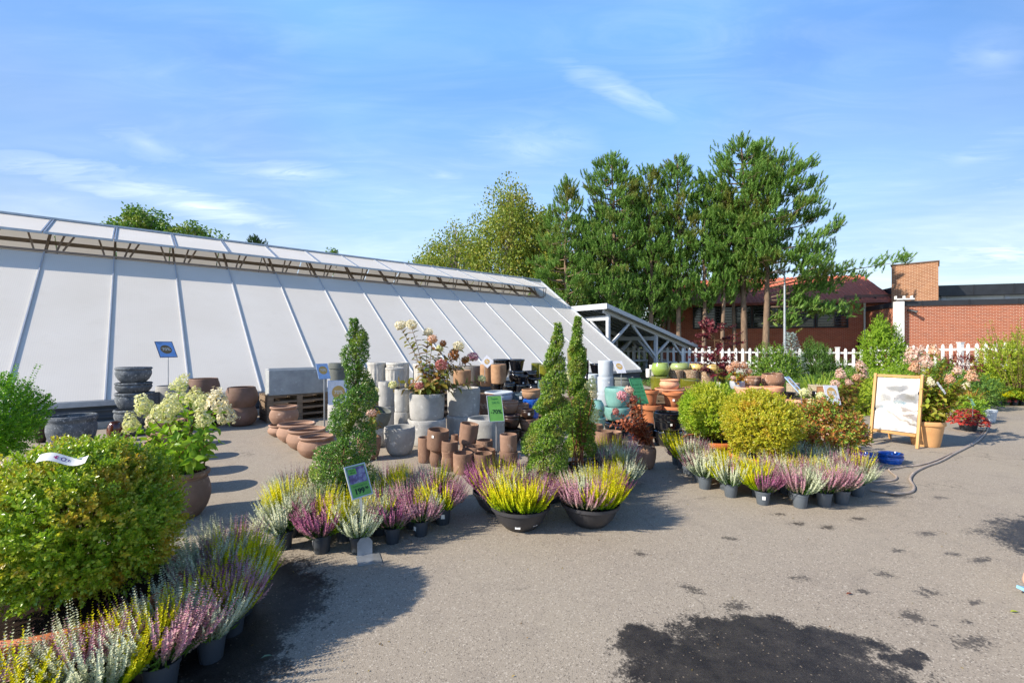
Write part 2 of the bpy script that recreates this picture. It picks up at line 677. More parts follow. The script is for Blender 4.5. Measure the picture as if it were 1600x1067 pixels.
pm = bpy.data.materials.new('twinwall_sheet')
t = NT(pm)
vec = t.coords(False)
wv = t.new('ShaderNodeTexWave', bands_direction='X')
wv.inputs['Scale'].default_value = 9.0
t.link(vec, wv.inputs['Vector'])
n1 = t.noise(vec, .5, 4, .6)
n2 = t.noise(vec, 2.6, 5, .7)
c = t.mix(t.ramp(n1, [(.3, 0.0), (.7, 1.0)]), lin('#f0ece4'), lin('#e9e4da'))
c = t.mix(t.math('MULTIPLY', wv.outputs['Fac'], .10), c, lin('#c4c2bf'))
c = t.mix(t.ramp(n2, [(.55, 0.0), (.8, .10)]), c, lin('#b5b1a4'))
p = t.principled(c, .45, .25, 0, t.bump(wv.outputs['Fac'], .12, .004))
tr = t.n.new('ShaderNodeBsdfTranslucent')
t.link(c, tr.inputs['Color'])
mx = t.n.new('ShaderNodeMixShader')
mx.inputs[0].default_value = .22
t.link(p, mx.inputs[1])
t.link(tr.outputs[0], mx.inputs[2])
t.out(mx.outputs[0])

GA = math.atan2(.637, .77)
gh = thing('greenhouse', 'long translucent greenhouse with sloping grey panels and a row of open roof vents', 'greenhouse', (-8.0, 8.96, 0), GA)
RW, SZ, SLP = 6.54, .54, .711
SA = math.atan(SLP)
T1, BAY = 17.8, 1.37
bars = [T1 - BAY * k for k in range(0, 18)][::-1]


def slope_pt(tt, ww, off=0.0):
    return Vector((tt, ww - math.sin(SA) * off, SZ + ww * SLP + math.cos(SA) * off))


def slab(mb, t0, t1, w0, w1, th=.02, off=0.0, mi=0):
    ps = [slope_pt(a, b, o) for o in (off - th, off) for b in (w0, w1) for a in (t0, t1)]
    mb.add([tuple(q) for q in ps], [(0, 2, 3, 1), (4, 5, 7, 6), (0, 1, 5, 4), (2, 6, 7, 3), (0, 4, 6, 2), (1, 3, 7, 5)], mi)


NV = 1            # the last bay carries no vent
for i in range(len(bars) - 1):
    last = i >= len(bars) - 1 - NV
    m_ = MB()
    slab(m_, bars[i] + .012, bars[i + 1] - .012, 0.0, RW if last else 4.88)
    m_.build('roof_panel', pm, gh)
for i, b in enumerate(bars):
    m_ = MB()
    slab(m_, b - .012, b + .012, -.02, 4.92 if i < len(bars) - 1 - NV else RW, .05, .030)
    m_.build('glazing_bar', alu_d, gh)
    if i < len(bars) - NV:
        m_ = MB()
        m_.beam(slope_pt(b, 4.85, -.08), slope_pt(b, RW - .05, -.08), .05, .09)
        # arms that hold the vent open
        for dx_, w_ in ((.22, 5.0), (.34, 5.05), (-.2, 5.0)):
            m_.beam(slope_pt(b + dx_, w_, .0), Vector((b + dx_ * 1.7, 5.0 + .2, SZ + 5.0 * SLP + .53)), .025, .04)
        m_.build('vent_arm', wood_b, gh)
VA = R(21)
VL = 2.02
for i in range(len(bars) - 1 - NV):
    r0, r1 = bars[i] + .01, bars[i + 1] - .01
    top = Vector((0, RW - .02, SZ + RW * SLP + .03))

    def vp(tt, s, o):
        return (tt, top.y - math.cos(VA) * s * VL - math.sin(VA) * o, top.z - math.sin(VA) * s * VL + math.cos(VA) * o)
    m_ = MB()
    vs = [vp(a, s, o) for o in (-.02, 0) for s in (1, 0) for a in (r0 + .03, r1 - .03)]
    m_.add(vs, [(0, 2, 3, 1), (4, 5, 7, 6), (0, 1, 5, 4), (2, 6, 7, 3), (0, 4, 6, 2), (1, 3, 7, 5)])
    v_ = m_.build('roof_vent', pm, gh)
    m_ = MB()
    m_.beam(vp(r0 + .015, 0, 0), vp(r0 + .015, 1, 0), .03, .05)
    m_.beam(vp(r1 - .015, 0, 0), vp(r1 - .015, 1, 0), .03, .05)
    m_.beam(vp(r0, 1.0, 0), vp(r1, 1.0, 0), .05, .06)
    m_.build('vent_frame', alu, v_)
m_ = MB()
for w_, hh in ((4.96, .10), (5.55, .10)):
    m_.beam(slope_pt(bars[0], w_, -.10), slope_pt(T1 - BAY + .1, w_, -.10), .07, hh)
m_.beam(slope_pt(bars[0], 4.93, .03), slope_pt(T1 - BAY + .1, 4.93, .03), .06, .06)
m_.build('purlin', wood_b, gh)
m_ = MB()
m_.beam((bars[0], RW, SZ + RW * SLP + .06), (T1, RW, SZ + RW * SLP + .06), .12, .06)
m_.build('ridge_cap', alu, gh)
# far slope, gable ends, base
m_ = MB()
for i in range(len(bars) - 1):
    a, b = bars[i], bars[i + 1] - .03
    z0, z1 = SZ, SZ + RW * SLP - .02
    m_.add([(a, 2 * RW, z0), (b, 2 * RW, z0), (b, RW + .05, z1), (a, RW + .05, z1)], [(0, 1, 2, 3)])
m_.build('far_roof_panel', pm, gh)
for tt in (T1 - .02, bars[0] + .02):
    m_ = MB()
    m_.add([(tt, .03, .02), (tt, 2 * RW - .03, .02), (tt, 2 * RW - .03, SZ - .03), (tt, RW, SZ + RW * SLP - .1), (tt, .03, SZ - .03)], [(0, 1, 2, 3, 4)])
    m_.build('gable_wall', pm, gh)
m_ = MB()
m_.beam(slope_pt(T1, 0, .02), slope_pt(T1, RW, .02), .05, .10)
m_.build('gable_trim', alu, gh)
L_ = T1 - bars[0]
xm = (T1 + bars[0]) / 2
m_ = MB()
m_.box((xm, -.03, SZ - .06), (L_, .14, .10))
m_.build('sill', alu, gh)
m_ = MB()
m_.box((xm, .05, .32), (L_, .06, .40))
for z_ in (.20, .34, .44):
    m_.box((xm, .0, z_), (L_, .05, .035))
m_.build('base_wall', dark_s, gh)
m_ = MB()
m_.box((xm, -.02, .06), (L_, .22, .12))
m_.build('foundation', conc, gh)

# ================================================================== open timber shelter
grey_w = pbr('grey_painted_timber', '#c6cbd1', '#b4bac2', 5, .6, .3, 0, .15, 40, (1, 1, 6), tone=.02)
roof_g = pbr('grey_sheet_roof', '#8a96a4', '#7d8997', 3, .5, .4, .2, .1, 30, tone=.02)
sh = thing('timber_shelter', 'open grey timber shelter with braced posts and sloping roof beyond the greenhouse end', 'shelter', (4.75, 22.5, 0), GA)


def rz(x):
    return 3.42 - .232 * x


SX = [0.0, 4.15, 7.05]
SY = [0.0, 2.7, 5.4]
for y_ in SY:
    for x_ in SX:
        m_ = MB()
        m_.box((x_, y_, (rz(x_) - .28) / 2), (.16, .16, rz(x_) - .28))
        m_.build('post', grey_w, sh)
    m_ = MB()
    m_.beam((-.35, y_, rz(-.35) - .17), (7.9, y_, rz(7.9) - .17), .12, .24)
    m_.build('roof_beam', grey_w, sh)
    for (xa, xb, za, zb) in ((.05, 1.7, 1.55, rz(1.7) - .3), (2.0, 4.1, rz(2.0) - .3, 1.0), (4.25, 5.4, 1.15, rz(5.4) - .3), (5.9, 7.0, rz(5.9) - .3, .9)):
        m_ = MB()
        m_.beam((xa, y_, za), (xb, y_, zb), .09, .12)
        m_.build('brace', grey_w, sh)
for x_ in SX:
    m_ = MB()
    m_.beam((x_, -.1, rz(x_) - .45), (x_, 5.5, rz(x_) - .45), .12, .22)
    m_.build('cross_beam', grey_w, sh)
    for ya, yb in ((.1, 1.1), (2.6, 1.6), (2.8, 3.8), (5.3, 4.3)):
        if x_ < 6:
            m_ = MB()
            m_.beam((x_, ya, rz(x_) - 1.55), (x_, yb, rz(x_) - .56), .09, .10)
            m_.build('brace', grey_w, sh)
m_ = MB()
for (xa, xb) in ((-.55, 8.1),):
    m_.add([(xa, -.35, rz(xa)), (xb, -.35, rz(xb)), (xb, 5.8, rz(xb)), (xa, 5.8, rz(xa)), (xa, -.35, rz(xa) + .07), (xb, -.35, rz(xb) + .07), (xb, 5.8, rz(xb) + .07), (xa, 5.8, rz(xa) + .07)],
           [(3, 2, 1, 0), (4, 5, 6, 7), (0, 1, 5, 4), (1, 2, 6, 5), (2, 3, 7, 6), (3, 0, 4, 7)])
for k in range(14):
    y_ = -.3 + k * .46
    m_.beam((-.5, y_, rz(-.5) - .08), (8.05, y_, rz(8.05) - .08), .05, .13)
m_.build('roof', roof_g, sh)
m_ = MB()
m_.box((-.58, 2.7, rz(-.55) - .05), (.05, 6.2, .26))
m_.beam((-.58, -.38, rz(-.58) - .03), (8.15, -.38, rz(8.15) - .03), .04, .20)
m_.build('fascia', grey_w, sh)
# long bench inside the shelter
bt = thing('slatted_bench', 'low grey slatted display bench under the timber shelter roof', 'bench', (4.75 + 2.2, 22.5 + 3.8, 0), GA)
m_ = MB()
for k in range(6):
    m_.box((1.5, k * .22, .72), (4.4, .17, .05))
m_.build('slatted_top', grey_w, bt)
for x_ in (-.5, 1.5, 3.5):
    for y_ in (.05, 1.05):
        m_ = MB()
        m_.box((x_, y_, .345), (.09, .09, .69))
        m_.build('leg', grey_w, bt)

# ================================================================== brick buildings
def brickmat(name, a, b, c3, mort):
    m = bpy.data.materials.new(name)
    t = NT(m)
    tcn = t.n.new('ShaderNodeTexCoord')
    s_ = t.n.new('ShaderNodeSeparateXYZ')
    t.link(tcn.outputs['Object'], s_.inputs[0])
    cb = t.n.new('ShaderNodeCombineXYZ')
    t.link(t.math('ADD', s_.outputs[0], s_.outputs[1]), cb.inputs[0])
    t.link(s_.outputs[2], cb.inputs[1])
    br = t.n.new('ShaderNodeTexBrick')
    br.inputs['Scale'].default_value = 1.0
    br.inputs['Brick Width'].default_value = .235
    br.inputs['Row Height'].default_value = .077
    br.inputs['Mortar Size'].default_value = .010
    br.inputs['Mortar Smooth'].default_value = .2
    br.inputs['Bias'].default_value = -.1
    br.inputs['Color1'].default_value = (*lin(a), 1)
    br.inputs['Color2'].default_value = (*lin(b), 1)
    br.inputs['Mortar'].default_value = (*lin(mort), 1)
    t.link(cb.outputs[0], br.inputs['Vector'])
    nz = t.noise(tcn.outputs['Object'], 1.4, 5, .65)
    col = t.mix(t.ramp(nz, [(.45, 0.0), (.75, .45)]), br.outputs['Color'], lin(c3))
    t.out(t.principled(col, .9, .2, 0, t.bump(br.outputs['Fac'], .3, -.01)))
    return m


brick = brickmat('red_brick', '#a2573a', '#8a4630', '#ad6848', '#c4a691')
brick_d = brickmat('dark_red_brick', '#a9583f', '#934a36', '#b0664c', '#b58a74')
chim_b = brickmat('brown_brick', '#96684b', '#7d5138', '#a57a58', '#c0a58c')
BA = math.atan2(-3.5, 12.67)
black_m = pbr('black_flashing', '#33363b', '#2a2c30', 2, .45, .5, .2, .1, 8, tone=.02)
white_p = pbr('white_paint', '#e4e4e2', '#d6d6d3', 4, .5, .4, 0, .08, 30, tone=.03)
tile = pbr('red_roof_tile', '#c8735a', '#b2624c', 3, .75, .3, 0, .2, 20, (1, 3, 1), tone=.02)
dkglass = pbr('dark_window_glass', '#14171a', '#1b1f23', 2, .08, .6, 0, 0, 1, tone=.0)
dkframe = pbr('black_frame', '#1d1f21', '#26282a', 4, .5, .4, 0, .05, 30, tone=.0)

bl = thing('brick_house', 'long red brick house with red tiled roof and dark window band behind the pines', 'building', (10.63, 31.5, 0), BA)
LW = 13.15
m_ = MB()
m_.box((LW / 2, 4, 2.2), (LW, 8, 4.4))
m_.add([(0.01, 0, 4.4), (0.01, 8, 4.4), (0.01, 4, 6.42)], [(0, 2, 1)])
m_.add([(LW - .01, 0, 4.4), (LW - .01, 8, 4.4), (LW - .01, 4, 6.42)], [(0, 1, 2)])
m_.build('wall', brick_d, bl)
# corrugated tile roof, both slopes
V_, T_ = [], []
nx = 260
xs = np.linspace(-.35, LW + .1, nx)
wavez = .035 * np.sin(xs * 2 * PI / .26)
for sgn in (0, 1):
    rows = []
    for k in range(9):
        s = k / 8
        y_ = -.45 + s * 4.45 if sgn == 0 else 8.45 - s * 4.45
        rows.append(np.stack([xs, np.full(nx, y_), 4.36 + s * 2.18 + wavez + .02 * (k % 2)], 1))
    b0 = sum(len(v) for v in V_)
    V_.append(np.concatenate(rows))
    for k in range(8):
        for j in range(nx - 1):
            a = b0 + k * nx + j
            q = (a, a + 1, a + nx + 1, a + nx)
            T_ += [(q[0], q[1], q[2]), (q[0], q[2], q[3])]
rf = new('roof', np_mesh('roof', np.concatenate(V_), np.array(T_), tile), bl)
m_ = MB()
m_.box((LW / 2, -.5, 4.30), (LW + .4, .12, .16))
m_.build('gutter', pbr('red_gutter', '#8a4a40', None, 4, .5), bl)
m_ = MB()
m_.box((LW - 1.3, -.30, 4.66), (2.6, .03, .16))
for k in range(4):
    m_.box((LW - 2.5 + k * .8, -.2, 4.56), (.04, .25, .2))
m_.build('snow_guard', pbr('brown_metal', '#6f5148', None, 4, .5, .4, .2), rf)
x0, x1 = 1.75, 10.9
nwin = 5
for k in range(nwin):
    a = x0 + (x1 - x0) * k / nwin + .02
    b = x0 + (x1 - x0) * (k + 1) / nwin - .02
    m_ = MB()
    m_.box(((a + b) / 2, -.03, 3.48), (b - a, .08, 1.50))
    fr = m_.build('window', dkframe, bl)
    m_ = MB()
    m_.box(((a + b) / 2, -.055, 3.48), (b - a - .2, .05, 1.30))
    m_.build('pane', dkglass, fr)
    m_ = MB()
    for j in range(7):
        m_.box(((a + b) / 2, -.11, 2.95 + j * .18), (b - a - .2, .05, .035))
    m_.build('louvre', pbr('grey_louvre', '#4c5054', None, 4, .4), fr)
m_ = MB()
m_.tube([(11.55, -.5, 4.25), (11.72, -.12, 3.95), (11.72, -.12, 1.9)], .055, 8)
m_.box((11.6, -.12, 1.4), (.42, .2, 1.1), 1)
m_.build('downpipe', [white_p, black_m], bl)

br_ = thing('flat_roofed_brick_annex', 'sunlit orange brick annex with flat black edged roof right of the tiled house', 'building', (20.95, 24.5, 0), BA)
m_ = MB()
m_.box((9, 4.0, 1.86), (18, 8, 3.72))
m_.build('wall', brick, br_)
m_ = MB()
m_.box((9, 4.0, 3.855), (18.12, 8.12, .27))
for k in range(9):
    m_.box((k * 2.05 + .9, -.075, 3.855), (.03, .03, .29))
rfl = m_.build('flat_roof', black_m, br_)
m_ = MB()
m_.box((10.6, 6.6, 4.30), (17.6, 4, .62))
m_.build('clerestory_window', pbr('pale_clerestory', '#c9ccce', '#8d9397', .35, .25, .5, 0, 0, 1, tone=0), rfl)
m_ = MB()
m_.box((10.6, 6.5, 4.92), (18, 4.6, .62))
for k in range(10):
    m_.box((k * 1.9 + 1.8, 4.19, 4.92), (.035, .03, .63))
m_.build('clerestory_fascia', black_m, rfl)
for k in range(4):
    m_ = MB()
    m_.box((4.3 + k * 3.1, 4.57, 4.30), (.22, .06, .62))
    m_.build('mullion', grey_w, rfl)
m_ = MB()
m_.box((-.16, -.1, 1.98), (.36, .34, 3.96))
m_.box((.1, -.12, 4.08), (.75, .3, .07))
for x_ in (-.3, .08, .42):
    m_.box((x_, -.1, 4.17), (.035, .2, .18))
m_.build('white_duct', white_p, br_)
m_ = MB()
m_.box((.35, -.12, 3.48), (.14, .24, .12))
m_.tube([(.35, -.2, 3.48), (.55, -.34, 3.36)], [.05, .09], 10)
m_.build('wall_lamp', black_m, br_)

ch = thing('brick_tower', 'square brown brick tower rising between the tiled house and the annex', 'tower', W(1393, 540, 27.4)[:2] + (0,), R(-43))
m_ = MB()
m_.box((1.03, 1.1, 3.2), (2.06, 2.2, 6.4))
m_.build('wall', chim_b, ch)
m_ = MB()
m_.box((1.03, 1.1, 6.43), (2.16, 2.3, .07))
m_.build('cap', pbr('brown_coping', '#6d5a4c', None, 4, .7), ch)

# ================================================================== picket fences and lamp post
def fence(A, B, zb0, zb1, zt0, zt1, n, label, plinth, postw=.13):
    A, B = Vector((*A, 0)), Vector((*B, 0))
    d = B - A
    Lf = d.length
    fo = thing('picket_fence', label, 'fence', A, math.atan2(d.y, d.x), 'white picket fences behind the plants')
    for zz in (.22, .78):
        m_ = MB()
        m_.beam((0, .03, zb0 + (zt0 - zb0) * zz), (Lf, .03, zb1 + (zt1 - zb1) * zz), .04, .09)
        m_.build('rail', white_p, fo)
    me = None
    for i in range(n):
        s = (i + .5) / n
        if i % 9 == 4:
            m_ = MB()
            h = zt0 + (zt1 - zt0) * s + .03
            m_.box((s * Lf, .03, h / 2), (.15, .15, h))
            m_.box((s * Lf, .03, h + .02), (.19, .19, .04))
            m_.build('post', white_p, fo)
            continue
        b = zb0 + (zb1 - zb0) * s
        tp = zt0 + (zt1 - zt0) * s
        if me is None:
            m_ = MB()
            hw, hh = postw / 2, tp - b
            pr = [(-hw, 0), (hw, 0), (hw, hh - .08), (hw * .35, hh), (-hw * .35, hh), (-hw, hh - .08)]
            vs = [(x, -.012, z) for x, z in pr] + [(x, .012, z) for x, z in pr]
            m_.add(vs, [(0, 1, 2, 3, 4, 5), (11, 10, 9, 8, 7, 6)] + [(i_, i_ + 6, (i_ + 1) % 6 + 6, (i_ + 1) % 6) for i_ in range(6)])
            me = m_.mesh('picket', white_p)
            h0 = hh
        o = new('picket', me, fo, (s * Lf, -.02, b), (0, rnd.uniform(-.012, .012), 0))
        o.scale.z = (tp - b) / h0
    if plinth:
        m_ = MB()
        m_.box((Lf / 2, .06, zb0 / 2 - .03), (Lf, .12, zb0 - .06))
        m_.build('plinth', conc, fo)
    return fo


fence((1.5, 33.5), (9.5, 26.2), .40, .40, 1.5, 1.5, 30, 'white picket fence seen through the open timber shelter', False)
fence((9.58, 26.0), (18.0, 23.2), .42, .42, 1.47, 1.45, 26, 'white picket fence running in front of the pine trunks', True)
fence((18.1, 23.1), (18.4, 14.0), .62, .62, 1.55, 1.80, 27, 'white picket fence receding in front of the sunlit brick annex', True)
lp = thing('lamp_post', 'thin grey lamp post standing among the pines behind the fence', 'lamp post', W(1226, 540, 25.2)[:2] + (0,))
galv = pbr('galvanised_steel', '#b4b9be', '#a0a6ac', 8, .45, .5, .6, .05, 60, tone=.04)
m_ = MB()
m_.tube([(0, 0, 0), (0, 0, 2.2), (0, 0, 5.4)], [.085, .07, .05], 10)
m_.build('pole', galv, lp)
m_ = MB()
m_.tube([(0, 0, 5.4), (-.1, -.05, 5.62), (-.35, -.12, 5.7)], .035, 8)
m_.lathe([(0, -.12), (.16, -.08), (.2, 0), (.06, .1), (0, .12)], 16, 0, Matrix.Translation((-.42, -.14, 5.68)))
m_.build('lamp_head', galv, lp)
# ================================================================== plant materials
L_box = leafmat('box_leaf', ['#759a24', '#94b630', '#5e8a1e', '#b2cc3c', '#84a828', '#d0da5c'], ['#d0b032', '#a8b436', '#dcbc48', '#b8942e', '#c0c44c'], 4.5, .54, .30, .38, .55)
L_box_g = leafmat('box_leaf_green', ['#90b02c', '#aecb38', '#c4d84c', '#7ca02c', '#a2c036'], ['#b8c03a', '#ccce42', '#a8b438'], 3, .5, .35, .42, .5)
L_box_y = leafmat('box_leaf_bronze', ['#c8be34', '#d8ca3c', '#aebc36', '#ccb83a', '#a2bc38', '#e0d65c'], ['#d8b23c', '#cca23a', '#e0c050', '#c0aa3a'], 5.5, .62, .36, .42, .5)
L_top = leafmat('topiary_leaf', ['#47742a', '#628c36', '#365e24', '#7aa040', '#527c2e'], ['#8aa63a', '#a4b048', '#6c9030'], 5.0, .58, .3, .28, .55)
L_top_y = leafmat('topiary_leaf_light', ['#66902c', '#86aa38', '#4c7824', '#a4bc4c', '#729432', '#3c6422'], ['#a09848', '#8aa83a', '#907e48', '#6f9030'], 5.0, .55, .33, .32, .5)
bark = pbr('twig_bark', '#6f5a42', '#54422f', 20, .85, .2, 0, .4, 60)
soil_m = pbr('potting_soil', '#2d2119', '#1c1511', 30, .95, .1, 0, .8, 70)
H_yel = leafmat('heather_yellow', ['#e6de12', '#f2e628', '#d2dc1a', '#ead21c', '#cadc22'], None, 3, .5, .55, .42, .2, (.12, .30, '#7aae1c'))
H_whi = leafmat('heather_white', ['#c9cfae', '#dbdcc0', '#b3c09c', '#e4e2cc', '#a9b894'], None, 3, .5, .6, .25, .2, (.12, .27, '#7f977a'))
H_pur = leafmat('heather_purple', ['#9c4a80', '#b4648f', '#8c3c6c', '#c488a4', '#805068', '#b07c92'], None, 3, .5, .6, .28, .2, (.12, .25, '#6e6f58'))
H_pnk = leafmat('heather_pink', ['#c08aa0', '#d0a2b0', '#b57492', '#cdb0ac', '#a86480', '#c8b8a8'], None, 3, .5, .6, .28, .2, (.12, .25, '#808a68'))
H_base = leafmat('heather_foot', ['#47702a', '#5a8432', '#3a5c24', '#6d8a3c'], None, 3, .5, .6, .2, .2)
HCOL = {'y': H_yel, 'w': H_whi, 'p': H_pur, 'k': H_pnk}
HNAME = {'y': 'yellow', 'w': 'silver white', 'p': 'purple', 'k': 'pale pink'}


def heather_sector(col, seed, n=42, half=62):
    rng = np.random.default_rng(seed)
    parts = []
    foot = []
    LV = 24
    for i in range(n):
        ph = R(rng.uniform(-half, half))
        rho = math.sqrt(rng.uniform(.02, 1))
        th = R(8) + rho * R(43) + rng.normal() * .07
        L = rng.uniform(.22, .31) * (1.04 - .16 * rho)
        if rng.uniform() < .08:
            th += .25
        rad = np.array([math.cos(ph), math.sin(ph), 0])
        b = rad * (.012 + .055 * rho) + np.array([rng.normal() * .006, rng.normal() * .006, .135])
        s = np.linspace(.12, 1, LV)
        bend = .22 * rng.uniform(.6, 1.4)
        P = b + rad * (math.sin(th) * L * (s - bend * s * s))[:, None]
        P[:, 2] += L * (math.cos(th) * s + bend * .8 * th * s * s)
        tang = unit(np.gradient(P, axis=0))
        s4 = np.repeat(s, 4)
        P4 = np.repeat(P, 4, 0)
        A4 = np.repeat(tang, 4, 0)
        U, Vv = frame(A4, rng)
        ang = np.arange(LV * 4) * 2.39996 + rng.uniform(0, 6)
        rd = U * np.cos(ang)[:, None] + Vv * np.sin(ang)[:, None]
        sz = np.where(s4 > .35, 1.0, .55) * (1.15 - .75 * np.clip((s4 - .55) / .45, 0, 1)) * rng.uniform(.75, 1.25, LV * 4)
        big = 1.15 if col in 'y' else 1.0
        X = A4 * (.85 if col in 'y' else .6) + rd * .75
        parts.append(scatter(T_DIA, P4, X, A4 - rd * .3, .0125 * sz * big, .0078 * sz * big))
    for i in range(70):
        ph = R(rng.uniform(-half, half))
        rr = rng.uniform(0, .085)
        p = np.array([[math.cos(ph) * rr, math.sin(ph) * rr, .128 + rng.uniform(0, .05)]])
        foot.append(scatter(T_DIA, p, np.array([[math.cos(ph) * rr * 6 + rng.normal() * .4, math.sin(ph) * rr * 6 + rng.normal() * .4, .9]]), rdir(rng, 1), .06, .012))
    V, T = join(parts)
    Vf, Tf = join(foot)
    mi = np.concatenate([np.zeros(len(T), int), np.ones(len(Tf), int)])
    V2, T2 = join([(V, T), (Vf, Tf)])
    return np_mesh('heather', V2, T2, [HCOL[col], H_base], mi)


HEA = {c: [heather_sector(c, 10 * k + j) for j in range(3)] for k, c in enumerate('ywpk')}

# ------------------------------------------------------------------ pots
grey_pl = pbr('grey_plastic', '#5d656d', '#525a62', 6, .5, .4, 0, .05, 60, tone=.06)
grey_pl_d = pbr('dark_grey_plastic', '#3b434c', '#343b43', 6, .45, .4, 0, .05, 60, tone=.08)
char_pl = pbr('charcoal_plastic', '#3c3c40', '#353538', 6, .5, .4, 0, .08, 60, tone=.03)
label_w = pbr('white_label', '#e9e9e6', '#dededb', 30, .5, .4, 0, 0, 30, tone=.02)
orange_pl = pbr('orange_terracotta_plastic', '#c2703f', '#b0623a', 5, .5, .4, 0, .08, 50, tone=.03)


def open_pot(prof, t, floor):
    """closed wall from an outer profile: add inner wall and floor"""
    inn = [(max(r - t, .001), z) for r, z in prof if z > floor][::-1]
    rt, zt = prof[-1]
    out = [(0, prof[0][1])] + prof + [(rt - t * .5, zt + t * .25)]
    inn = [(r, min(z, zt - .001)) for r, z in inn]
    return out + inn + [(inn[-1][0] * .98, floor), (0, floor)]


def heather_pot_mesh(mat, name):
    m_ = MB()
    m_.lathe(open_pot([(.052, 0), (.055, .004), (.068, .112), (.073, .114), (.075, .136)], .004, .118), 24)
    return m_.mesh(name, mat)


HP = [heather_pot_mesh(grey_pl_d, 'pot'), heather_pot_mesh(grey_pl, 'pot')]
m_ = MB()
m_.box((0, -.0665, .078), (.030, .002, .034))
STK = m_.mesh('price_sticker', label_w)


def heather_pot(x, y, tone, label, group, seed, sticker=None, scale=1.0, cols=None):
    rg = random.Random(seed)
    o = thing('heather_pot', label, 'heather plant', (x, y, .004), rg.uniform(0, 6.28), group)
    o.scale = (scale,) * 3
    new('pot', HP[tone], o)
    cols = cols or rg.choice([['y', 'w', 'p'], ['y', 'k', 'w'], ['w', 'p', 'k'], ['y', 'w', 'k'], ['w', 'k', 'w'], ['y', 'p', 'w']])
    cols = list(cols)
    rg.shuffle(cols)
    for k, c in enumerate(cols):
        h = new('heather', HEA[c][rg.randrange(3)], o, (0, 0, 0), (rg.uniform(-.05, .05), rg.uniform(-.05, .05), k * 2.094 + rg.uniform(-.2, .2)))
        h.scale = (1.12, 1.12, rg.uniform(.94, 1.12))
        h['label'] = HNAME[c] + ' heather spikes'
    if sticker is not None:
        new('price_sticker', STK, o, (0, 0, 0), (0, 0, sticker - o.rotation_euler.z))
    return o


ORD = ['first', 'second', 'third', 'fourth', 'fifth', 'sixth', 'seventh', 'eighth', 'ninth', 'tenth', 'eleventh', 'twelfth', 'thirteenth', 'fourteenth']


def cluster(pts, tone, where, group, seed, rows):
    """pts already split in rows (front to back); labels count along each row from the left"""
    k = 0
    for r, row in enumerate(pts):
        row = sorted(row, key=lambda p: p[0] / p[1])
        for i, p in enumerate(row):
            k += 1
            cols = p[3] if len(p) > 3 else rnd.choice(['ywp', 'ykw', 'wkw', 'ywk', 'wyw', 'ypw', 'kyw', 'wky', 'kwp'])
            nm = list(dict.fromkeys({'y': 'yellow', 'w': 'silver', 'p': 'purple', 'k': 'pink'}[c] for c in cols))
            lab = '%s heather pot, %s from left in %s row %s' % (' and '.join(nm) if len(nm) < 3 else ', '.join(nm), ORD[min(i, 13)], rows[r], where)
            st = None
            if len(p) > 2 and p[2] is not None:
                st = p[2]
            heather_pot(p[0], p[1], tone, lab, group, seed + k, st, rnd.uniform(.93, 1.08), cols)


# ------------------------------------------------------------------ heather round the foreground box ball
AX, AY = -2.29, 2.42


def ring(cx, cy, r, a0, a1, n, jit=.02):
    return [(cx + r * math.cos(a) + rnd.uniform(-jit, jit), cy + r * math.sin(a) + rnd.uniform(-jit, jit)) for a in [R(a0 + (a1 - a0) * (i / max(1, n - 1))) for i in range(n)]]


r_out = ring(AX, AY, .745, -56, 55, 8) + ring(AX, AY, .77, -128, -66, 6)
r_in = ring(AX, AY, .575, -46, 64, 6)
cluster([r_out, r_in], 0, 'round foreground box ball', 'heather pots around the foreground box ball', 100, ['outer', 'inner'])

# ------------------------------------------------------------------ heather round the spiral tree with the 199 sign
row1 = [G(437, 862), (*G(498, 868)[:2], R(-65)), (*G(556, 868)[:2],), (*G(610, 853)[:2],), (*G(655, 841)[:2], R(-40)), (*G(690, 822)[:2], R(10))]
row1 = [(p[0], p[1] + .06, p[2] if len(p) == 3 and abs(p[2]) > .01 else None) for p in row1]
row1[0] += ('www',)
row1[1] += ('pyp',)
row1[2] += ('www',)
row1[3] += ('kwp',)
row1[4] += ('kpw',)
row1[5] += ('pyk',)
row2 = [(-1.86, 3.82), (-1.62, 3.80), (-1.38, 3.74), (-1.13, 3.86), (-.88, 4.00), (-.66, 4.20)]
row3 = [(-1.98, 4.06), (-1.80, 4.30), (-1.20, 4.16), (-.98, 4.28), (-.76, 4.42)]
row4 = [(-2.06, 4.34), (-1.88, 4.58), (-1.52, 4.52), (-1.22, 4.48), (-1.02, 4.62)]
cluster([row1, row2, row3, row4], 0, 'round 199 sign', 'heather pots around the spiral box with the price sign', 200, ['front', 'second', 'third', 'rear'])

# ------------------------------------------------------------------ heather round the two box balls on the right
row1 = [(1078, 742), (1105, 766), (1146, 779), (1197, 791), (1256, 796), (1294, 794), (1322, 790), (1346, 778)]
row1 = [(G(a, b)[0], G(a, b)[1] + .06, R(-20) if i == 3 else None) for i, (a, b) in enumerate(row1)]
row1[1] += ('ykw',)
row1[2] += ('yyw',)
row1[3] += ('wpy',)
row1[4] += ('wkw',)
row1[5] += ('kww',)
row1[6] += ('kww',)
row2 = [(x + .02 + .02 * i, y + .24) for i, (x, y) in enumerate([(p[0], p[1]) for p in row1])]
row3 = [(2.30, 5.88), (2.22, 5.6), (2.26, 5.32), (2.46, 5.10), (2.70, 4.95), (2.96, 4.93), (3.24, 5.0), (3.5, 5.12), (3.72, 5.3)]
row4 = [(2.22, 6.12), (3.46, 5.4), (3.7, 5.58), (3.92, 5.42), (3.3, 5.62), (3.55, 5.85)]
row1 = [p for p in row1]
cluster([row1, row2, row3, row4], 1, 'round right box balls', 'heather pots around the two box balls', 300, ['front', 'second', 'third', 'rear'])

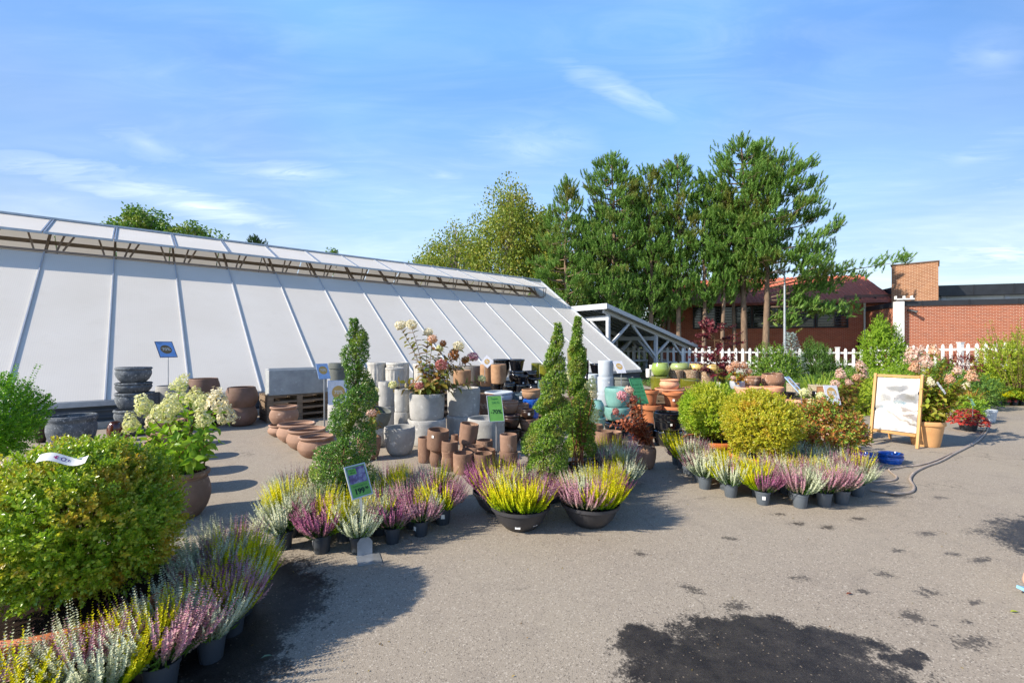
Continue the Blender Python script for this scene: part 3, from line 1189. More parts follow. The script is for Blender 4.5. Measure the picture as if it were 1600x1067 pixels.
# ------------------------------------------------------------------ heather bowls and pots below the twin spirals
BOWL = MB()
BOWL.lathe(open_pot([(.10, 0), (.14, .01), (.20, .07), (.235, .14), (.245, .165), (.262, .172), (.262, .196)], .012, .165), 40)
BOWL = BOWL.mesh('bowl', char_pl)


def heather_bowl(p, label, cols, seed, stickers=()):
    rg = random.Random(seed)
    o = thing('heather_bowl', label, 'heather bowl', (p[0], p[1], .004), 0, 'charcoal bowls planted with heather')
    new('bowl', BOWL, o)
    for k, (c, ang, rr) in enumerate(cols):
        a = R(ang)
        h = new('heather', HEA[c][rg.randrange(3)], o, (rr * math.cos(a), rr * math.sin(a), .035), (0, 0, a + rg.uniform(-.3, .3)))
        h.scale = (1.15, 1.35, 1.12 * rg.uniform(.92, 1.06))
        h['label'] = HNAME[c] + ' heather spikes'
        h2 = new('heather', HEA[c][rg.randrange(3)], o, (rr * .9 * math.cos(a), rr * .9 * math.sin(a), .035), (0, 0, a + rg.uniform(1.2, 1.9) * rg.choice((-1, 1))))
        h2.scale = (1.0, 1.2, 1.05)
        h2['label'] = HNAME[c] + ' heather spikes'
    for a, z in stickers:
        m_ = MB()
        m_.box((0, -.198, z), (.045, .003, .04), 0, Matrix.Rotation(R(a), 4, 'Z') @ Matrix.Translation((0, 0, 0)))
        new('price_sticker', m_.mesh('price_sticker', label_w), o)
    return o


b1 = G(814, 838)
b2 = G(929, 833)
heather_bowl((b1[0], b1[1] + .20), 'charcoal bowl of heather with a bright yellow front and two white stickers', [('y', -100, .12), ('y', -60, .13), ('k', -20, .13), ('p', 20, .13), ('w', 80, .12), ('p', 170, .14), ('y', -140, .12), ('w', 130, .1)], 1, ((-8, .075), (38, .088)))
heather_bowl((b2[0], b2[1] + .20), 'charcoal bowl of heather with yellow front and pink left side', [('k', -150, .13), ('k', -115, .13), ('y', -70, .13), ('y', -40, .13), ('p', 5, .14), ('w', 80, .11), ('w', 120, .1), ('y', 45, .12)], 2)
b3 = G(962, 756)
heather_bowl((b3[0], b3[1] + .22), 'charcoal bowl of heather behind the other two with silver and pale pink spikes', [('w', -100, .12), ('w', -60, .13), ('k', -20, .13), ('k', 20, .13), ('y', 60, .12), ('w', 170, .14), ('k', -140, .12), ('y', 110, .1)], 3)
b4 = (-.12, 4.42, 0)
heather_bowl(b4, 'charcoal bowl of heather left behind with purple and yellow spikes by the clay pots', [('p', -140, .12), ('y', -100, .12), ('k', -60, .12), ('k', 60, .12), ('p', 170, .13), ('y', 110, .12)], 4)
cluster([[(.62, 4.18), (.98, 4.66)], [(.80, 4.45), (.12, 4.6), (1.22, 4.95)]], 0, 'between charcoal bowls', 'heather pots between the charcoal bowls', 400, ['front', 'rear'])

# ------------------------------------------------------------------ box balls in bowls
def blobnoise(rng, k=9, amp=.05, fr=4.0):
    w_ = rng.normal(size=(k, 3)) * fr
    p_ = rng.uniform(0, 6.28, k)

    def f(D):
        return amp * np.sin(D @ w_.T + p_).sum(1) / math.sqrt(k)
    return f


def box_ball(name, label, pos, zc, rad, mats, n, leaf, seed, bowl_r, bowl_h, squash=1.0, bowl=True):
    rng = np.random.default_rng(seed)
    o = thing(name, label, 'box ball', (pos[0], pos[1], .004), 0)
    f0, f1 = blobnoise(rng, 12, .05, 4.0), blobnoise(rng, 14, .05, 13.0)

    def f(Dd):
        return f0(Dd) + f1(Dd)

    D = rdir(rng, n)
    D = D[D[:, 2] > -.88]
    n = len(D)
    rr = rad * (1 + f(D)) * (1.04 - .42 * rng.uniform(0, 1, n) ** 1.5)
    stray = rng.uniform(size=n) < .015
    rr = np.where(stray, rr * 1.07, rr)
    P = D * rr[:, None]
    P[:, 2] = P[:, 2] * squash + zc
    A = unit(D * .9 + np.array([0, 0, .45]) + rng.normal(size=(n, 3)) * .35)
    V, T = sprigs(P, A, rng, 4, leaf, leaf * .62, leaf * 2.1, 52)
    fo = new('foliage', np_mesh('foliage', V, T, mats), o)
    m_ = MB()
    for k in range(26):
        d = rdir(rng, 1)[0]
        d[2] = abs(d[2]) * .9 - .15
        p1 = Vector((0, 0, bowl_h)) + Vector(d) * rad * .25
        p2 = Vector((0, 0, zc)) + Vector(d) * rad * .55
        p3 = Vector((0, 0, zc)) + Vector(rdir(rng, 1)[0] * .1 + d) * rad * .92
        m_.tube([(d[0] * .06, d[1] * .06, bowl_h - .04), p1, p2, p3], [.010, .007, .005, .002], 5)
    m_.build('branches', bark, o)
    if bowl:
        m_ = MB()
        m_.lathe(open_pot([(bowl_r * .62, 0), (bowl_r * .70, .01), (bowl_r * .90, bowl_h * .7), (bowl_r * .93, bowl_h - .07), (bowl_r * .98, bowl_h - .065), (bowl_r, bowl_h - .05), (bowl_r * 1.0, bowl_h - .008), (bowl_r * .985, bowl_h)], .035, bowl_h - .06), 56)
        m_.build('bowl', orange_pl, o)
        m_ = MB()
        m_.lathe([(0, bowl_h - .025), (bowl_r * .4, bowl_h - .03), (bowl_r * .93, bowl_h - .05)], 40, 0, None, lambda a, z: 0)
        m_.build('soil', soil_m, o)
    return o


ballA = box_ball('box_ball', 'large box ball with bronze tinged leaves in an orange bowl, filling the left foreground', (AX, AY), .675, .415, L_box, 7600, .028, 21, .46, .30, .92)
ballB = box_ball('box_ball', 'yellow bronze box ball in an orange rimmed bowl ringed by heather', (2.96, 5.42), .665, .375, L_box_y, 4600, .031, 22, .36, .30, .93)
ballC = box_ball('box_ball', 'green box ball in an orange rimmed bowl, half hidden behind the bronze ball', (2.78, 6.35), .67, .37, L_box_g, 4000, .032, 23, .38, .30, .93)
# paper strip with a print lying on the large ball
st = thing('paper_label', 'white paper strip label with a purple print lying on the foreground box ball', 'label', W(98, 717, 2.19), R(24))
V_, fs_ = [], []
for i in range(13):
    s = i / 12
    zz = .018 * math.sin(s * 5.2 + .6)
    for y_ in (-.022, .022):
        V_.append((-.09 + s * .18, y_, zz + y_ * .65))
for i in range(12):
    fs_.append((2 * i, 2 * i + 2, 2 * i + 3, 2 * i + 1))
m_ = MB()
m_.add(V_, fs_, 0, None, True)
m_.build('strip', label_w, st)
pur_p = pbr('purple_print', '#5a3f95', None, 5, .6, .3, 0, 0, 5, tone=0)
mag_p = pbr('magenta_print', '#b0307c', None, 5, .6, .3, 0, 0, 5, tone=0)
m_ = MB()
for k in range(14):
    a0, a1 = k / 14 * 6.28, (k + 1) / 14 * 6.28
    q = [(.004 + r_ * math.cos(a), r_ * math.sin(a)) for r_, a in ((.010, a0), (.010, a1), (.0065, a1), (.0065, a0))]
    m_.add([(x, y, .018 * math.sin(((x + .09) / .18) * 5.2 + .6) + y * .65 + .0015) for x, y in q], [(3, 2, 1, 0)])
for k, (x_, y_) in enumerate(((-.028, 0), (-.022, .005), (-.022, -.005))):
    q = [(x_ + a, y_ + b) for a, b in ((-.005, -.003), (.005, -.003), (.006, .002), (-.004, .003))]
    m_.add([(x, y, .018 * math.sin(((x + .09) / .18) * 5.2 + .6) + y * .65 + .0015) for x, y in q], [(0, 1, 2, 3)], 1)
q = [(.021, -.006), (.025, -.006), (.025, .006), (.021, .006)]
m_.add([(x, y, .018 * math.sin(((x + .09) / .18) * 5.2 + .6) + y * .65 + .0015) for x, y in q], [(0, 1, 2, 3)])
m_.build('printed_emblem', [pur_p, mag_p], st)

# ------------------------------------------------------------------ clipped spiral trees
def spiral(label, pos, H, prof, mat, n, leaf, seed, pitch, groove, pot=True, turn0=0.0):
    """prof: list of (z, radius, x offset)"""
    rng = np.random.default_rng(seed)
    o = thing('spiral_topiary', label, 'topiary', (pos[0], pos[1], .004), 0)
    zs = np.array([p[0] for p in prof])
    rs = np.maximum(np.array([p[1] for p in prof]) - .028, .025)
    xs = np.array([p[2] for p in prof])
    # sample heights weighted by girth
    zz = rng.uniform(zs[0], zs[-1], n * 6)
    keep = rng.uniform(0, rs.max(), n * 6) < np.interp(zz, zs, rs) + .03
    zz = zz[keep][:n]
    n = len(zz)
    th = rng.uniform(0, 2 * PI, n)
    rad = np.interp(zz, zs, rs)
    ph = th - 2 * PI * zz / pitch + turn0
    dph = np.abs((ph + PI) % (2 * PI) - PI)
    g = groove * np.clip(1.6 - dph / .70, 0, 1) * np.clip((zz - zs[0]) / (zs[-1] - zs[0]) * 3, 0, 1)
    f = blobnoise(rng, 10, .10, 1.0)
    Q = np.stack([np.cos(th), np.sin(th), zz * 6], 1)
    edge = rad * (1 - g) * (1 + f(Q * 3.0))
    r_ = edge * (1.03 - .45 * rng.uniform(0, 1, n) ** 1.6)
    P = np.stack([np.interp(zz, zs, xs) + r_ * np.cos(th), r_ * np.sin(th), zz], 1)
    A = unit(np.stack([np.cos(th), np.sin(th), np.full(n, .75)], 1) + rng.normal(size=(n, 3)) * .4)
    V, T = sprigs(P, A, rng, 2, leaf, leaf * .66, leaf * 1.0, 60)
    new('foliage', np_mesh('foliage', V, T, mat), o)
    m_ = MB()
    m_.tube([(np.interp(z, zs, xs), 0, z) for z in np.linspace(.1, zs[-1] - .05, 9)], list(np.linspace(.022, .005, 9)), 7)
    for k in range(22):
        z = rng.uniform(zs[0], zs[-1] * .95)
        a = rng.uniform(0, 6.28)
        q = np.interp(z, zs, rs) * .8
        x0_ = np.interp(z, zs, xs)
        m_.tube([(x0_, 0, z - .06), (x0_ + q * .6 * math.cos(a), q * .6 * math.sin(a), z), (x0_ + q * math.cos(a), q * math.sin(a), z + .05)], [.006, .004, .002], 5)
    m_.build('trunk', bark, o)
    if pot:
        m_ = MB()
        m_.lathe(open_pot([(.14, 0), (.15, .01), (.185, .22), (.195, .23), (.20, .26)], .012, .24), 32)
        m_.build('pot', grey_pl_d, o)
    return o


def prof_px(rows, d, x0):
    """rows: (y, x left, x right) in the photo"""
    out = []
    for y, a, b in rows:
        out.append((CH - (y - HY) * d / F, (b - a) / 2 * d / F, ((a + b) / 2 - HX) * d / F - x0))
    return sorted(out)


d1 = 4.18
x1_ = (538 - HX) * d1 / F
spiral('dark green box clipped to a spiral, rising from the heather by the 199 sign', (x1_, d1), 1.85,
       prof_px([(778, 500, 575), (755, 490, 580), (725, 488, 583), (700, 494, 587), (675, 508, 585), (655, 514, 580), (640, 520, 585), (622, 524, 592), (605, 530, 588), (590, 540, 582), (575, 536, 578), (558, 531, 578), (540, 533, 577), (525, 540, 576), (512, 545, 566), (500, 549, 558)], d1, x1_),
       L_top, 9000, .021, 31, .44, .85, True, .8)
d2 = 4.75
x2_ = (860 - HX) * d2 / F
spiral('light green box clipped to a spiral above the charcoal bowls, left one of the pair', (x2_, d2), 1.85,
       prof_px([(752, 818, 880), (735, 812, 886), (712, 810, 890), (690, 815, 891), (668, 824, 890), (650, 830, 893), (635, 836, 894), (618, 845, 888), (600, 843, 890), (585, 845, 886), (570, 848, 884), (552, 854, 884), (535, 858, 884), (520, 862, 880), (507, 866, 875)], d2, x2_),
       L_top_y, 9000, .023, 32, .46, .80, True, 2.2)
d3 = 5.35
x3_ = (905 - HX) * d3 / F
spiral('slim box spiral of mixed green behind the other one of the pair', (x3_, d3), 1.9,
       prof_px([(712, 880, 930), (695, 878, 934), (670, 880, 932), (650, 882, 930), (630, 886, 928), (612, 884, 922), (596, 886, 920), (578, 886, 918), (560, 886, 916), (545, 888, 914), (528, 892, 914), (512, 894, 910), (497, 898, 906)], d3, x3_),
       L_top_y, 7000, .025, 33, .46, .75, True, 4.0)
# bright young box at the left edge
rng = np.random.default_rng(5)
o = thing('box_shrub', 'bright green loose box shrub with long shoots at the left edge, in a dark planter', 'shrub', (-4.22, 3.62, .004), .3)
f = blobnoise(rng, 10, .10, 4)
D = rdir(rng, 2600)
P = D * (.33 * (1 + f(D)) * (1.02 - .45 * rng.uniform(0, 1, 2600) ** 1.6))[:, None] * np.array([1.02, 1, .92]) + np.array([0, 0, .98])
pr = [sprigs(P, unit(D + np.array([0, 0, .6])), rng, 4, .028, .018, .06, 50)]
for k in range(16):
    a = rng.uniform(0, 6.28)
    q = np.array([math.cos(a) * .25, math.sin(a) * .25, 1.2])
    dd = unit(np.array([math.cos(a) * .35, math.sin(a) * .35, 1.0]))
    pts = q + dd * np.linspace(0, .2, 6)[:, None]
    pr.append(sprigs(pts, np.repeat(dd[None], 6, 0), rng, 3, .024, .015, .05, 55))
V, T = join(pr)
new('foliage', np_mesh('foliage', V, T, leafmat('fresh_green_leaf', ['#5c9420', '#76b02c', '#4a801c', '#90c23a', '#68a026'], None, 3, .5, .35, .42, .5)), o)
m_ = MB()
m_.tube([(0, 0, .45), (0, 0, .9), (.03, 0, 1.1)], [.03, .02, .008], 7)
m_.build('trunk', bark, o)
m_ = MB()
m_.lathe(open_pot([(.20, 0), (.21, .01), (.26, .5), (.275, .51), (.275, .56)], .02, .5), 4, 0, Matrix.Rotation(PI / 4, 4, 'Z'))
m_.build('planter', pbr('black_planter', '#26282b', None, 5, .5), o)
# ================================================================== pots for sale
MT = {
    'stone': pbr('weathered_grey_stone', '#6f757b', '#4d5358', 9, .9, .2, 0, .7, 45, None, 0, ('#9a9fa2', 30, .58)),
    'concrete': pbr('light_concrete', '#b1b0ac', '#989793', 5, .85, .25, 0, .35, 60, None, 0, ('#c6c5c0', 9, .60)),
    'darkconc': pbr('dark_concrete', '#70746f', '#5f635f', 5, .8, .25, 0, .3, 60),
    'trough': pbr('trough_concrete', '#a5a9aa', '#8d9193', 4, .8, .25, 0, .3, 60, None, 0, ('#aab0b2', 6, .6)),
    'flute': pbr('pale_limewash', '#cbc8c0', '#a5a39c', 7, .9, .2, 0, .4, 50, (6, 6, 1)),
    'tan': pbr('tan_clay', '#b08c6c', '#8f6e54', 6, .85, .2, 0, .3, 50),
    'greyflute': pbr('grey_clay', '#85817b', '#67645f', 7, .9, .2, 0, .4, 50, (6, 6, 1)),
    'brownround': pbr('purple_brown_clay', '#7a6055', '#66503f', 4, .7, .3, 0, .2, 50),
    'terra': pbr('rosy_terracotta', '#a68672', '#8f715f', 4, .75, .25, 0, .2, 60, None, 0, ('#b89c8a', 5, .6)),
    'terra2': pbr('brown_terracotta', '#8f7260', '#745a4a', 5, .8, .2, 0, .3, 60, (1, 1, .5), 0, ('#a88c76', 8, .6)),
    'orange': pbr('orange_terracotta', '#c07c52', '#b06c46', 5, .75, .25, 0, .15, 60),
    'pink': pbr('pink_terracotta', '#d8a585', '#c48c6b', 5, .8, .2, 0, .15, 60),
    'black': pbr('black_glaze', '#0d0e12', '#15161b', 4, .08, .6, 0, .02, 30, None, .8),
    'gunmetal': pbr('dark_metallic_glaze', '#33343a', '#25262b', 4, .16, .6, .4, .02, 30, None, .5),
    'dkbrown': pbr('dark_brown_glaze', '#35241d', '#261913', 4, .35, .5, 0, .1, 40),
    'amber': pbr('amber_glaze', '#6b3a22', '#4a2616', 4, .15, .6, 0, .03, 30, None, .6),
    'olive': pbr('olive_glaze', '#707022', '#565a1a', 5, .15, .5, 0, .04, 30, None, .6),
    'green': pbr('green_glaze', '#7f9a3a', '#a0b060', 3, .14, .5, 0, .04, 30, None, .6),
    'palegreen': pbr('pale_green_glaze', '#a6b478', '#8fa060', 3, .2, .5, 0, .04, 30, None, .4),
    'cream': pbr('cream_yellow_glaze', '#c9b070', '#b09a58', 3, .25, .5, 0, .05, 30, None, .4),
    'turq': pbr('turquoise_glaze', '#7aa8a0', '#64928b', 4, .12, .5, 0, .04, 30, None, .7),
    'blue': pbr('blue_glaze', '#1d5fc0', '#174da0', 4, .15, .5, 0, .03, 30, None, .6),
    'bluegrey': pbr('blue_grey_glaze', '#55676f', '#445259', 4, .3, .5, 0, .05, 30, None, .3),
    'palegrey': pbr('pale_blue_grey_fibre', '#b4bcc3', '#a2abb3', 4, .7, .3, 0, .1, 60),
    'pebble': pbr('pebble_mosaic', '#a3876a', '#6f5a45', 55, .8, .3, 0, .9, 45, None, 0, ('#d8c8ac', 42, .55)),
    'lichen': pbr('lichen_stone', '#97735c', '#806250', 7, .9, .2, 0, .5, 50, None, 0, ('#c0a692', 14, .56)),
    'white': pbr('white_glaze', '#d9d8d4', '#c6c5c1', 4, .4, .4, 0, .05, 40),
    'tanpot': pbr('tan_orange_plastic', '#c99a68', '#b98a5a', 4, .6, .3, 0, .1, 50),
    'cork': pbr('brown_fibre', '#9a7150', '#7c573b', 20, .9, .2, 0, .5, 50),
    'basket': pbr('pale_wicker', '#b9ad96', '#8a7f6c', 30, .9, .2, 0, .6, 40, (1, 1, 3)),
}
SHP = {  # outer profiles, (radius, height) as fractions; second item: has a bead at the rim
    'cyl': ([(.84, 0), (.91, .02), (.95, .08), (.985, .4), (1.0, .8), (1.0, .95), (.985, 1)], .10),
    'taper': ([(.66, 0), (.70, .015), (.82, .45), (.92, .84), (1.0, .85), (1.0, .97), (.985, 1)], .09),
    'flower': ([(.60, 0), (.63, .02), (.80, .68), (.88, .80), (.99, .81), (1.0, .90), (1.0, .98), (.98, 1)], .09),
    'egg': ([(.58, 0), (.66, .03), (.82, .16), (.95, .45), (1.0, .75), (1.0, .93), (.98, 1)], .10),
    'round': ([(.52, 0), (.58, .02), (.80, .15), (.97, .40), (1.0, .55), (.96, .75), (.86, .93), (.85, .98), (.83, 1)], .08),
    'lip': ([(.58, 0), (.63, .02), (.82, .16), (.96, .38), (.98, .52), (.93, .70), (.84, .83), (.84, .87), (.92, .90), (.95, .94), (.95, .98), (.92, 1)], .09),
    'bowl': ([(.50, 0), (.58, .03), (.82, .25), (.96, .55), (.97, .70), (.93, .82), (.95, .86), (1.0, .90), (1.0, .97), (.98, 1)], .10),
    'dish': ([(.55, 0), (.62, .03), (.85, .45), (.97, .88), (1.0, .90), (1.0, .98), (.985, 1)], .07),
    'ball': ([(.45, 0), (.55, .02), (.82, .18), (.98, .42), (1.0, .52), (.93, .72), (.72, .90), (.60, .95), (.60, .99), (.56, 1)], .08),
    'band': ([(.74, 0), (.80, .02), (.90, .12), (.95, .45), (.955, .60), (.99, .62), (1.0, .66), (.99, .94), (1.0, .96), (1.0, .99), (.98, 1)], .06),
    'flute': ([(.88, 0), (.92, .02), (.94, .3), (.97, .9), (1.0, .92), (1.0, .98), (.98, 1)], .11),
    'waist': ([(.70, 0), (.76, .02), (.95, .2), (1.0, .42), (.92, .62), (.86, .74), (.90, .90), (.96, .97), (.95, 1)], .10),
}


def pot_mesh(shape, mat, r, h, seed=0):
    prof, th = SHP[shape]
    rg = random.Random(seed)
    a1, a2 = rg.uniform(0, 6), rg.uniform(0, 6)
    pts = [(a * r, b * h) for a, b in prof]
    # refine for rounder silhouettes
    fine = [pts[0]]
    for p, q in zip(pts, pts[1:]):
        if abs(q[1] - p[1]) > .09 * h:
            fine += [((p[0] * (1 - k) + q[0] * k) + .012 * r * math.sin(k * PI), p[1] * (1 - k) + q[1] * k) for k in (.33, .66)]
        fine.append(q)
    if shape == 'flute':
        def wob(an, z):
            return .022 * (1 if math.sin(an * 14) > 0 else -1) if .03 * h < z < .9 * h else 0
        n = 84
    else:
        def wob(an, z):
            return .008 * math.sin(2 * an + a1) + .005 * math.sin(3 * an + a2 + z * 9)
        n = 40
    m_ = MB()
    m_.lathe(open_pot(fine, th * r, .10 * h), n, 0, None, wob)
    return m_.mesh('plant_pot', MT[mat], 38)


PT, PN = {}, {}


def pot(key, shape, mat, xl, xr, yt, yb, d, on, label, tilt=None, group=None, name='plant_pot', sink=.0, dx=0.0):
    """size and place from the photo at distance d; yb 'g' = on the ground, on = key of the pot it stands on"""
    cx = ((xl + xr) / 2 - HX) * d / F
    r = (xr - xl) / 2 * d / F / math.sqrt(1 + (cx / d) ** 2)
    zt = CH - (yt - HY) * (d + r * .9) / F
    if on:
        q = PT[on]
        zb = q[3] - sink
        if dx is not None:
            cx, d = q[0] + dx, q[1]
    elif yb == 'g':
        zb = .004
    else:
        zb = CH - (yb - HY) * (d - r * .8) / F
    h = max(zt - zb, .06)
    o = new(name, pot_mesh(shape, mat, r, h, len(PT)), None, (cx, d, zb), (0, 0, rnd.uniform(0, 6.28)))
    if tilt:
        o.rotation_euler = (R(tilt[0]), R(tilt[1]), 0)
    tag(o, label, 'plant pot', group)
    PT[key] = (cx, d, r, zb + h)
    PN[key] = o.name
    return o


G1 = 'weathered grey stone bowls'
pot('a1', 'bowl', 'stone', 70, 155, 645, 'g', 6.9, None, 'wide grey stone bowl standing alone left of the stacked grey bowls', None, G1)
pot('a2', 'egg', 'dkbrown', 52, 76, 655, 'g', 7.5, None, 'small brown pot half hidden left of the wide grey stone bowl')
pot('e1', 'bowl', 'stone', 176, 242, 660, 'g', 8.2, None, 'lowest grey stone bowl of the tall stack against the greenhouse', None, G1)
pot('e2', 'bowl', 'stone', 177, 241, 636, 0, 8.2, 'e1', 'second grey stone bowl from the bottom of the tall stack', None, G1, sink=.02)
pot('e3', 'bowl', 'stone', 178, 240, 611, 0, 8.2, 'e2', 'third grey stone bowl up in the tall stack', None, G1, sink=.02)
pot('e4', 'bowl', 'stone', 178, 240, 596, 0, 8.2, 'e3', 'grey stone bowl below the topmost one of the tall stack', None, G1, sink=.02)
pot('e5', 'bowl', 'stone', 179, 239, 573, 0, 8.2, 'e4', 'topmost grey stone bowl of the tall stack by the greenhouse', None, G1, sink=.01)
pot('e6', 'bowl', 'stone', 214, 254, 640, 'g', 8.9, None, 'lower grey bowl tucked behind the right side of the tall stack', None, G1)
pot('e7', 'bowl', 'stone', 214, 252, 611, 0, 8.9, 'e6', 'upper grey bowl tucked behind the right side of the tall stack', None, G1, sink=.02)
pot('e8', 'egg', 'concrete', 243, 300, 601, 'g', 9.2, None, 'grey pot with dark rim behind the white hydrangea cones')
pot('f1', 'ball', 'amber', 166, 193, 657, 'g', 7.6, None, 'glossy amber brown ball pot below the grey bowl stack')
pot('f2', 'ball', 'amber', 172, 203, 672, 'g', 7.0, None, 'glossy dark amber ball pot nearest the foreground box ball')
G2 = 'purple brown round pots by the greenhouse'
pot('h1', 'round', 'brownround', 352, 403, 633, 'g', 9.1, None, 'lower big round purple brown pot right of the white hydrangea', None, G2)
pot('h2', 'round', 'brownround', 349, 402, 603, 0, 9.1, 'h1', 'upper big round purple brown pot of the right hand pair', None, G2, sink=.05)
pot('h3', 'round', 'brownround', 290, 346, 630, 'g', 9.5, None, 'lower big round brown pot behind the white hydrangea cones', None, G2)
pot('h4', 'round', 'brownround', 292, 347, 590, 0, 9.5, 'h3', 'upper big round brown pot under the blue percent sign', None, G2, sink=.05)
G3 = 'rosy round terracotta pots in a slanting row'
pot('i1', 'lip', 'terra', 418, 470, 659, 'g', 8.1, None, 'rearmost rosy round pot of the slanting row, another pot standing on it', None, G3)
pot('i0', 'lip', 'terra', 424, 471, 632, 0, 8.1, 'i1', 'rosy round pot standing on top of the rearmost one in the row', None, G3, sink=.01)
pot('i2', 'lip', 'terra', 432, 496, 657, 'g', 7.6, None, 'second rosy round pot of the row, in front of the stacked two', None, G3)
pot('i3', 'lip', 'terra', 447, 513, 665, 'g', 7.1, None, 'middle rosy round pot of the slanting row', None, G3)
pot('i4', 'lip', 'terra', 464, 526, 676, 'g', 6.6, None, 'rosy round pot nearest the spiral tree with dark opening showing', None, G3)
pot('i5', 'lip', 'terra', 492, 542, 692, 'g', 6.15, None, 'front rosy round pot almost hidden by the spiral tree', None, G3)
G4 = 'grey concrete planters'
pot('m1', 'egg', 'concrete', 600, 649, 663, 'g', 6.7, None, 'grey egg shaped planter standing alone in front of the planter stacks', None, G4)
pot('m2', 'egg', 'concrete', 567, 605, 665, 'g', 7.2, None, 'grey planter under the tilted dark one behind the spiral tree', None, G4)
pot('m3', 'egg', 'darkconc', 572, 610, 636, 0, 7.2, 'm2', 'dark grey planter lying tilted on top of another behind the spiral tree', (4, 16), G4, sink=.03)
pot('m4', 'cyl', 'concrete', 590, 618, 633, 'g', 8.0, None, 'lower slim grey cylinder planter left in the stacks', None, G4)
pot('m5', 'cyl', 'concrete', 591, 617, 595, 0, 8.0, 'm4', 'upper slim grey cylinder planter, leftmost of the stacks', None, G4, sink=.01)
pot('m6', 'cyl', 'concrete', 616, 641, 642, 'g', 7.6, None, 'lower slim grey cylinder planter beside the hydrangea planter', None, G4)
pot('m7', 'cyl', 'concrete', 617, 641, 607, 0, 7.6, 'm6', 'upper slim grey cylinder planter beside the hydrangea planter', None, G4, sink=.01)
pot('m8', 'cyl', 'concrete', 637, 697, 650, 'g', 7.45, None, 'big grey planter carrying the hydrangea planter', None, G4)
pot('m10', 'cyl', 'concrete', 698, 751, 645, 'g', 8.0, None, 'lower big grey planter right of the hydrangea planter', None, G4)
pot('m11', 'cyl', 'concrete', 699, 750, 604, 0, 8.0, 'm10', 'upper big grey planter with dark opening right of the hydrangea', None, G4, sink=.01)
pot('m12', 'cyl', 'concrete', 731, 788, 649, 'g', 7.0, None, 'wide grey planter behind the clay pots under the green 70% sign', None, G4)
pot('m13', 'cyl', 'concrete', 512, 542, 629, 'g', 8.3, None, 'grey planter holding a white percent sign behind the spiral tree', None, G4)
pot('m14', 'taper', 'darkconc', 513, 545, 567, 622, 9.6, None, 'tall grey planter against the greenhouse right of the concrete troughs', None, G4)
G5 = 'pale fluted cylinder pots on pallets'
fl = [(574, 604, 566, 'flute', 'leftmost pale fluted pot in the back row'), (603, 640, 566, 'flute', 'pale fluted pot second in the back row, behind a front one'), (645, 676, 568, 'flute', 'pale fluted pot behind the hydrangea stems'),
      (703, 728, 572, 'greyflute', 'grey fluted pot left of the white tilted square sign')]
for i, (a, b, yt, mt, lb) in enumerate(fl):
    pot('n%d' % i, 'flute', mt, a, b, yt, 604, 10.4, None, lb, None, G5)
pot('n9', 'flute', 'flute', 602, 632, 574, 604, 9.7, None, 'pale fluted pot standing a little forward with bright ridges', None, G5)
pot('n10', 'cyl', 'tan', 708, 736, 578, 602, 9.5, None, 'mottled tan pot right of the pink hydrangea head', None)
pot('n12', 'cyl', 'greyflute', 722, 752, 571, 603, 10.2, None, 'dark grey clay pot beside the tan cylinder under the square sign')
pot('n13', 'cyl', 'tan', 750, 771, 569, 604, 9.9, None, 'tan clay cylinder right below the white tilted square sign')
pot('n14', 'cyl', 'tan', 767, 791, 569, 600, 9.5, None, 'tan brown cylinder pot left of the black glazed pots')
# little clay pots
G6 = 'small brown clay pots in a heap'
pot('o1', 'cyl', 'terra2', 653, 676, 681, 'g', 6.25, None, 'leftmost small clay cylinder of the brown heap', None, G6)
pot('o3', 'waist', 'terra2', 671, 694, 697, 'g', 6.05, None, 'small waisted clay pot under the leaning one at left of the heap', None, G6)
pot('o2', 'cyl', 'terra2', 672, 706, 668, 0, 6.05, 'o3', 'bigger clay pot leaning on the waisted one in the heap', (3, 6), G6, sink=.015)
pot('o5', 'waist', 'terra2', 689, 715, 702, 'g', 5.85, None, 'squat waisted clay pot in leaf shadow, front left of the heap', None, G6)
pot('o4', 'cyl', 'terra2', 694, 720, 687, 0, 5.85, 'o5', 'small clay pot stacked on the squat waisted one', (-3, 4), G6, sink=.01)
pot('o7', 'waist', 'terra2', 717, 743, 688, 'g', 6.4, None, 'clay pot below the tall leaning clay cylinder', None, G6)
pot('o6', 'cyl', 'terra2', 713, 742, 659, 0, 6.4, 'o7', 'tall clay cylinder leaning atop the back of the heap', (2, 8), G6, sink=.015)
pot('o8', 'cyl', 'terra2', 705, 716, 678, 'g', 6.5, None, 'very narrow clay pot wedged in the middle of the heap', None, G6)
pot('o9', 'egg', 'terra2', 744, 770, 685, 'g', 6.3, None, 'wide clay pot just left of the green sign post', None, G6)
pot('o10', 'cyl', 'terra2', 727, 757, 694, 'g', 6.05, None, 'clay pot with open mouth behind the two front ones', None, G6)
pot('o11', 'cyl', 'terra2', 745, 774, 699, 'g', 5.95, None, 'clay pot behind the right front one by the sign post', None, G6)
pot('o12', 'cyl', 'terra2', 708, 739, 704, 'g', 5.72, None, 'front clay cylinder with leaf shadow, left of the front two', None, G6)
pot('o13', 'cyl', 'terra2', 740, 770, 705, 'g', 5.72, None, 'front clay cylinder with streaks, right of the front two', None, G6)
pot('o15', 'egg', 'terra2', 780, 809, 702, 'g', 5.95, None, 'clay pot right of the sign post carrying another', None, G6)
pot('o14', 'cyl', 'terra', 776, 803, 676, 0, 5.95, 'o15', 'pale tan clay cylinder on top, right of the green sign post', None, G6, sink=.01)
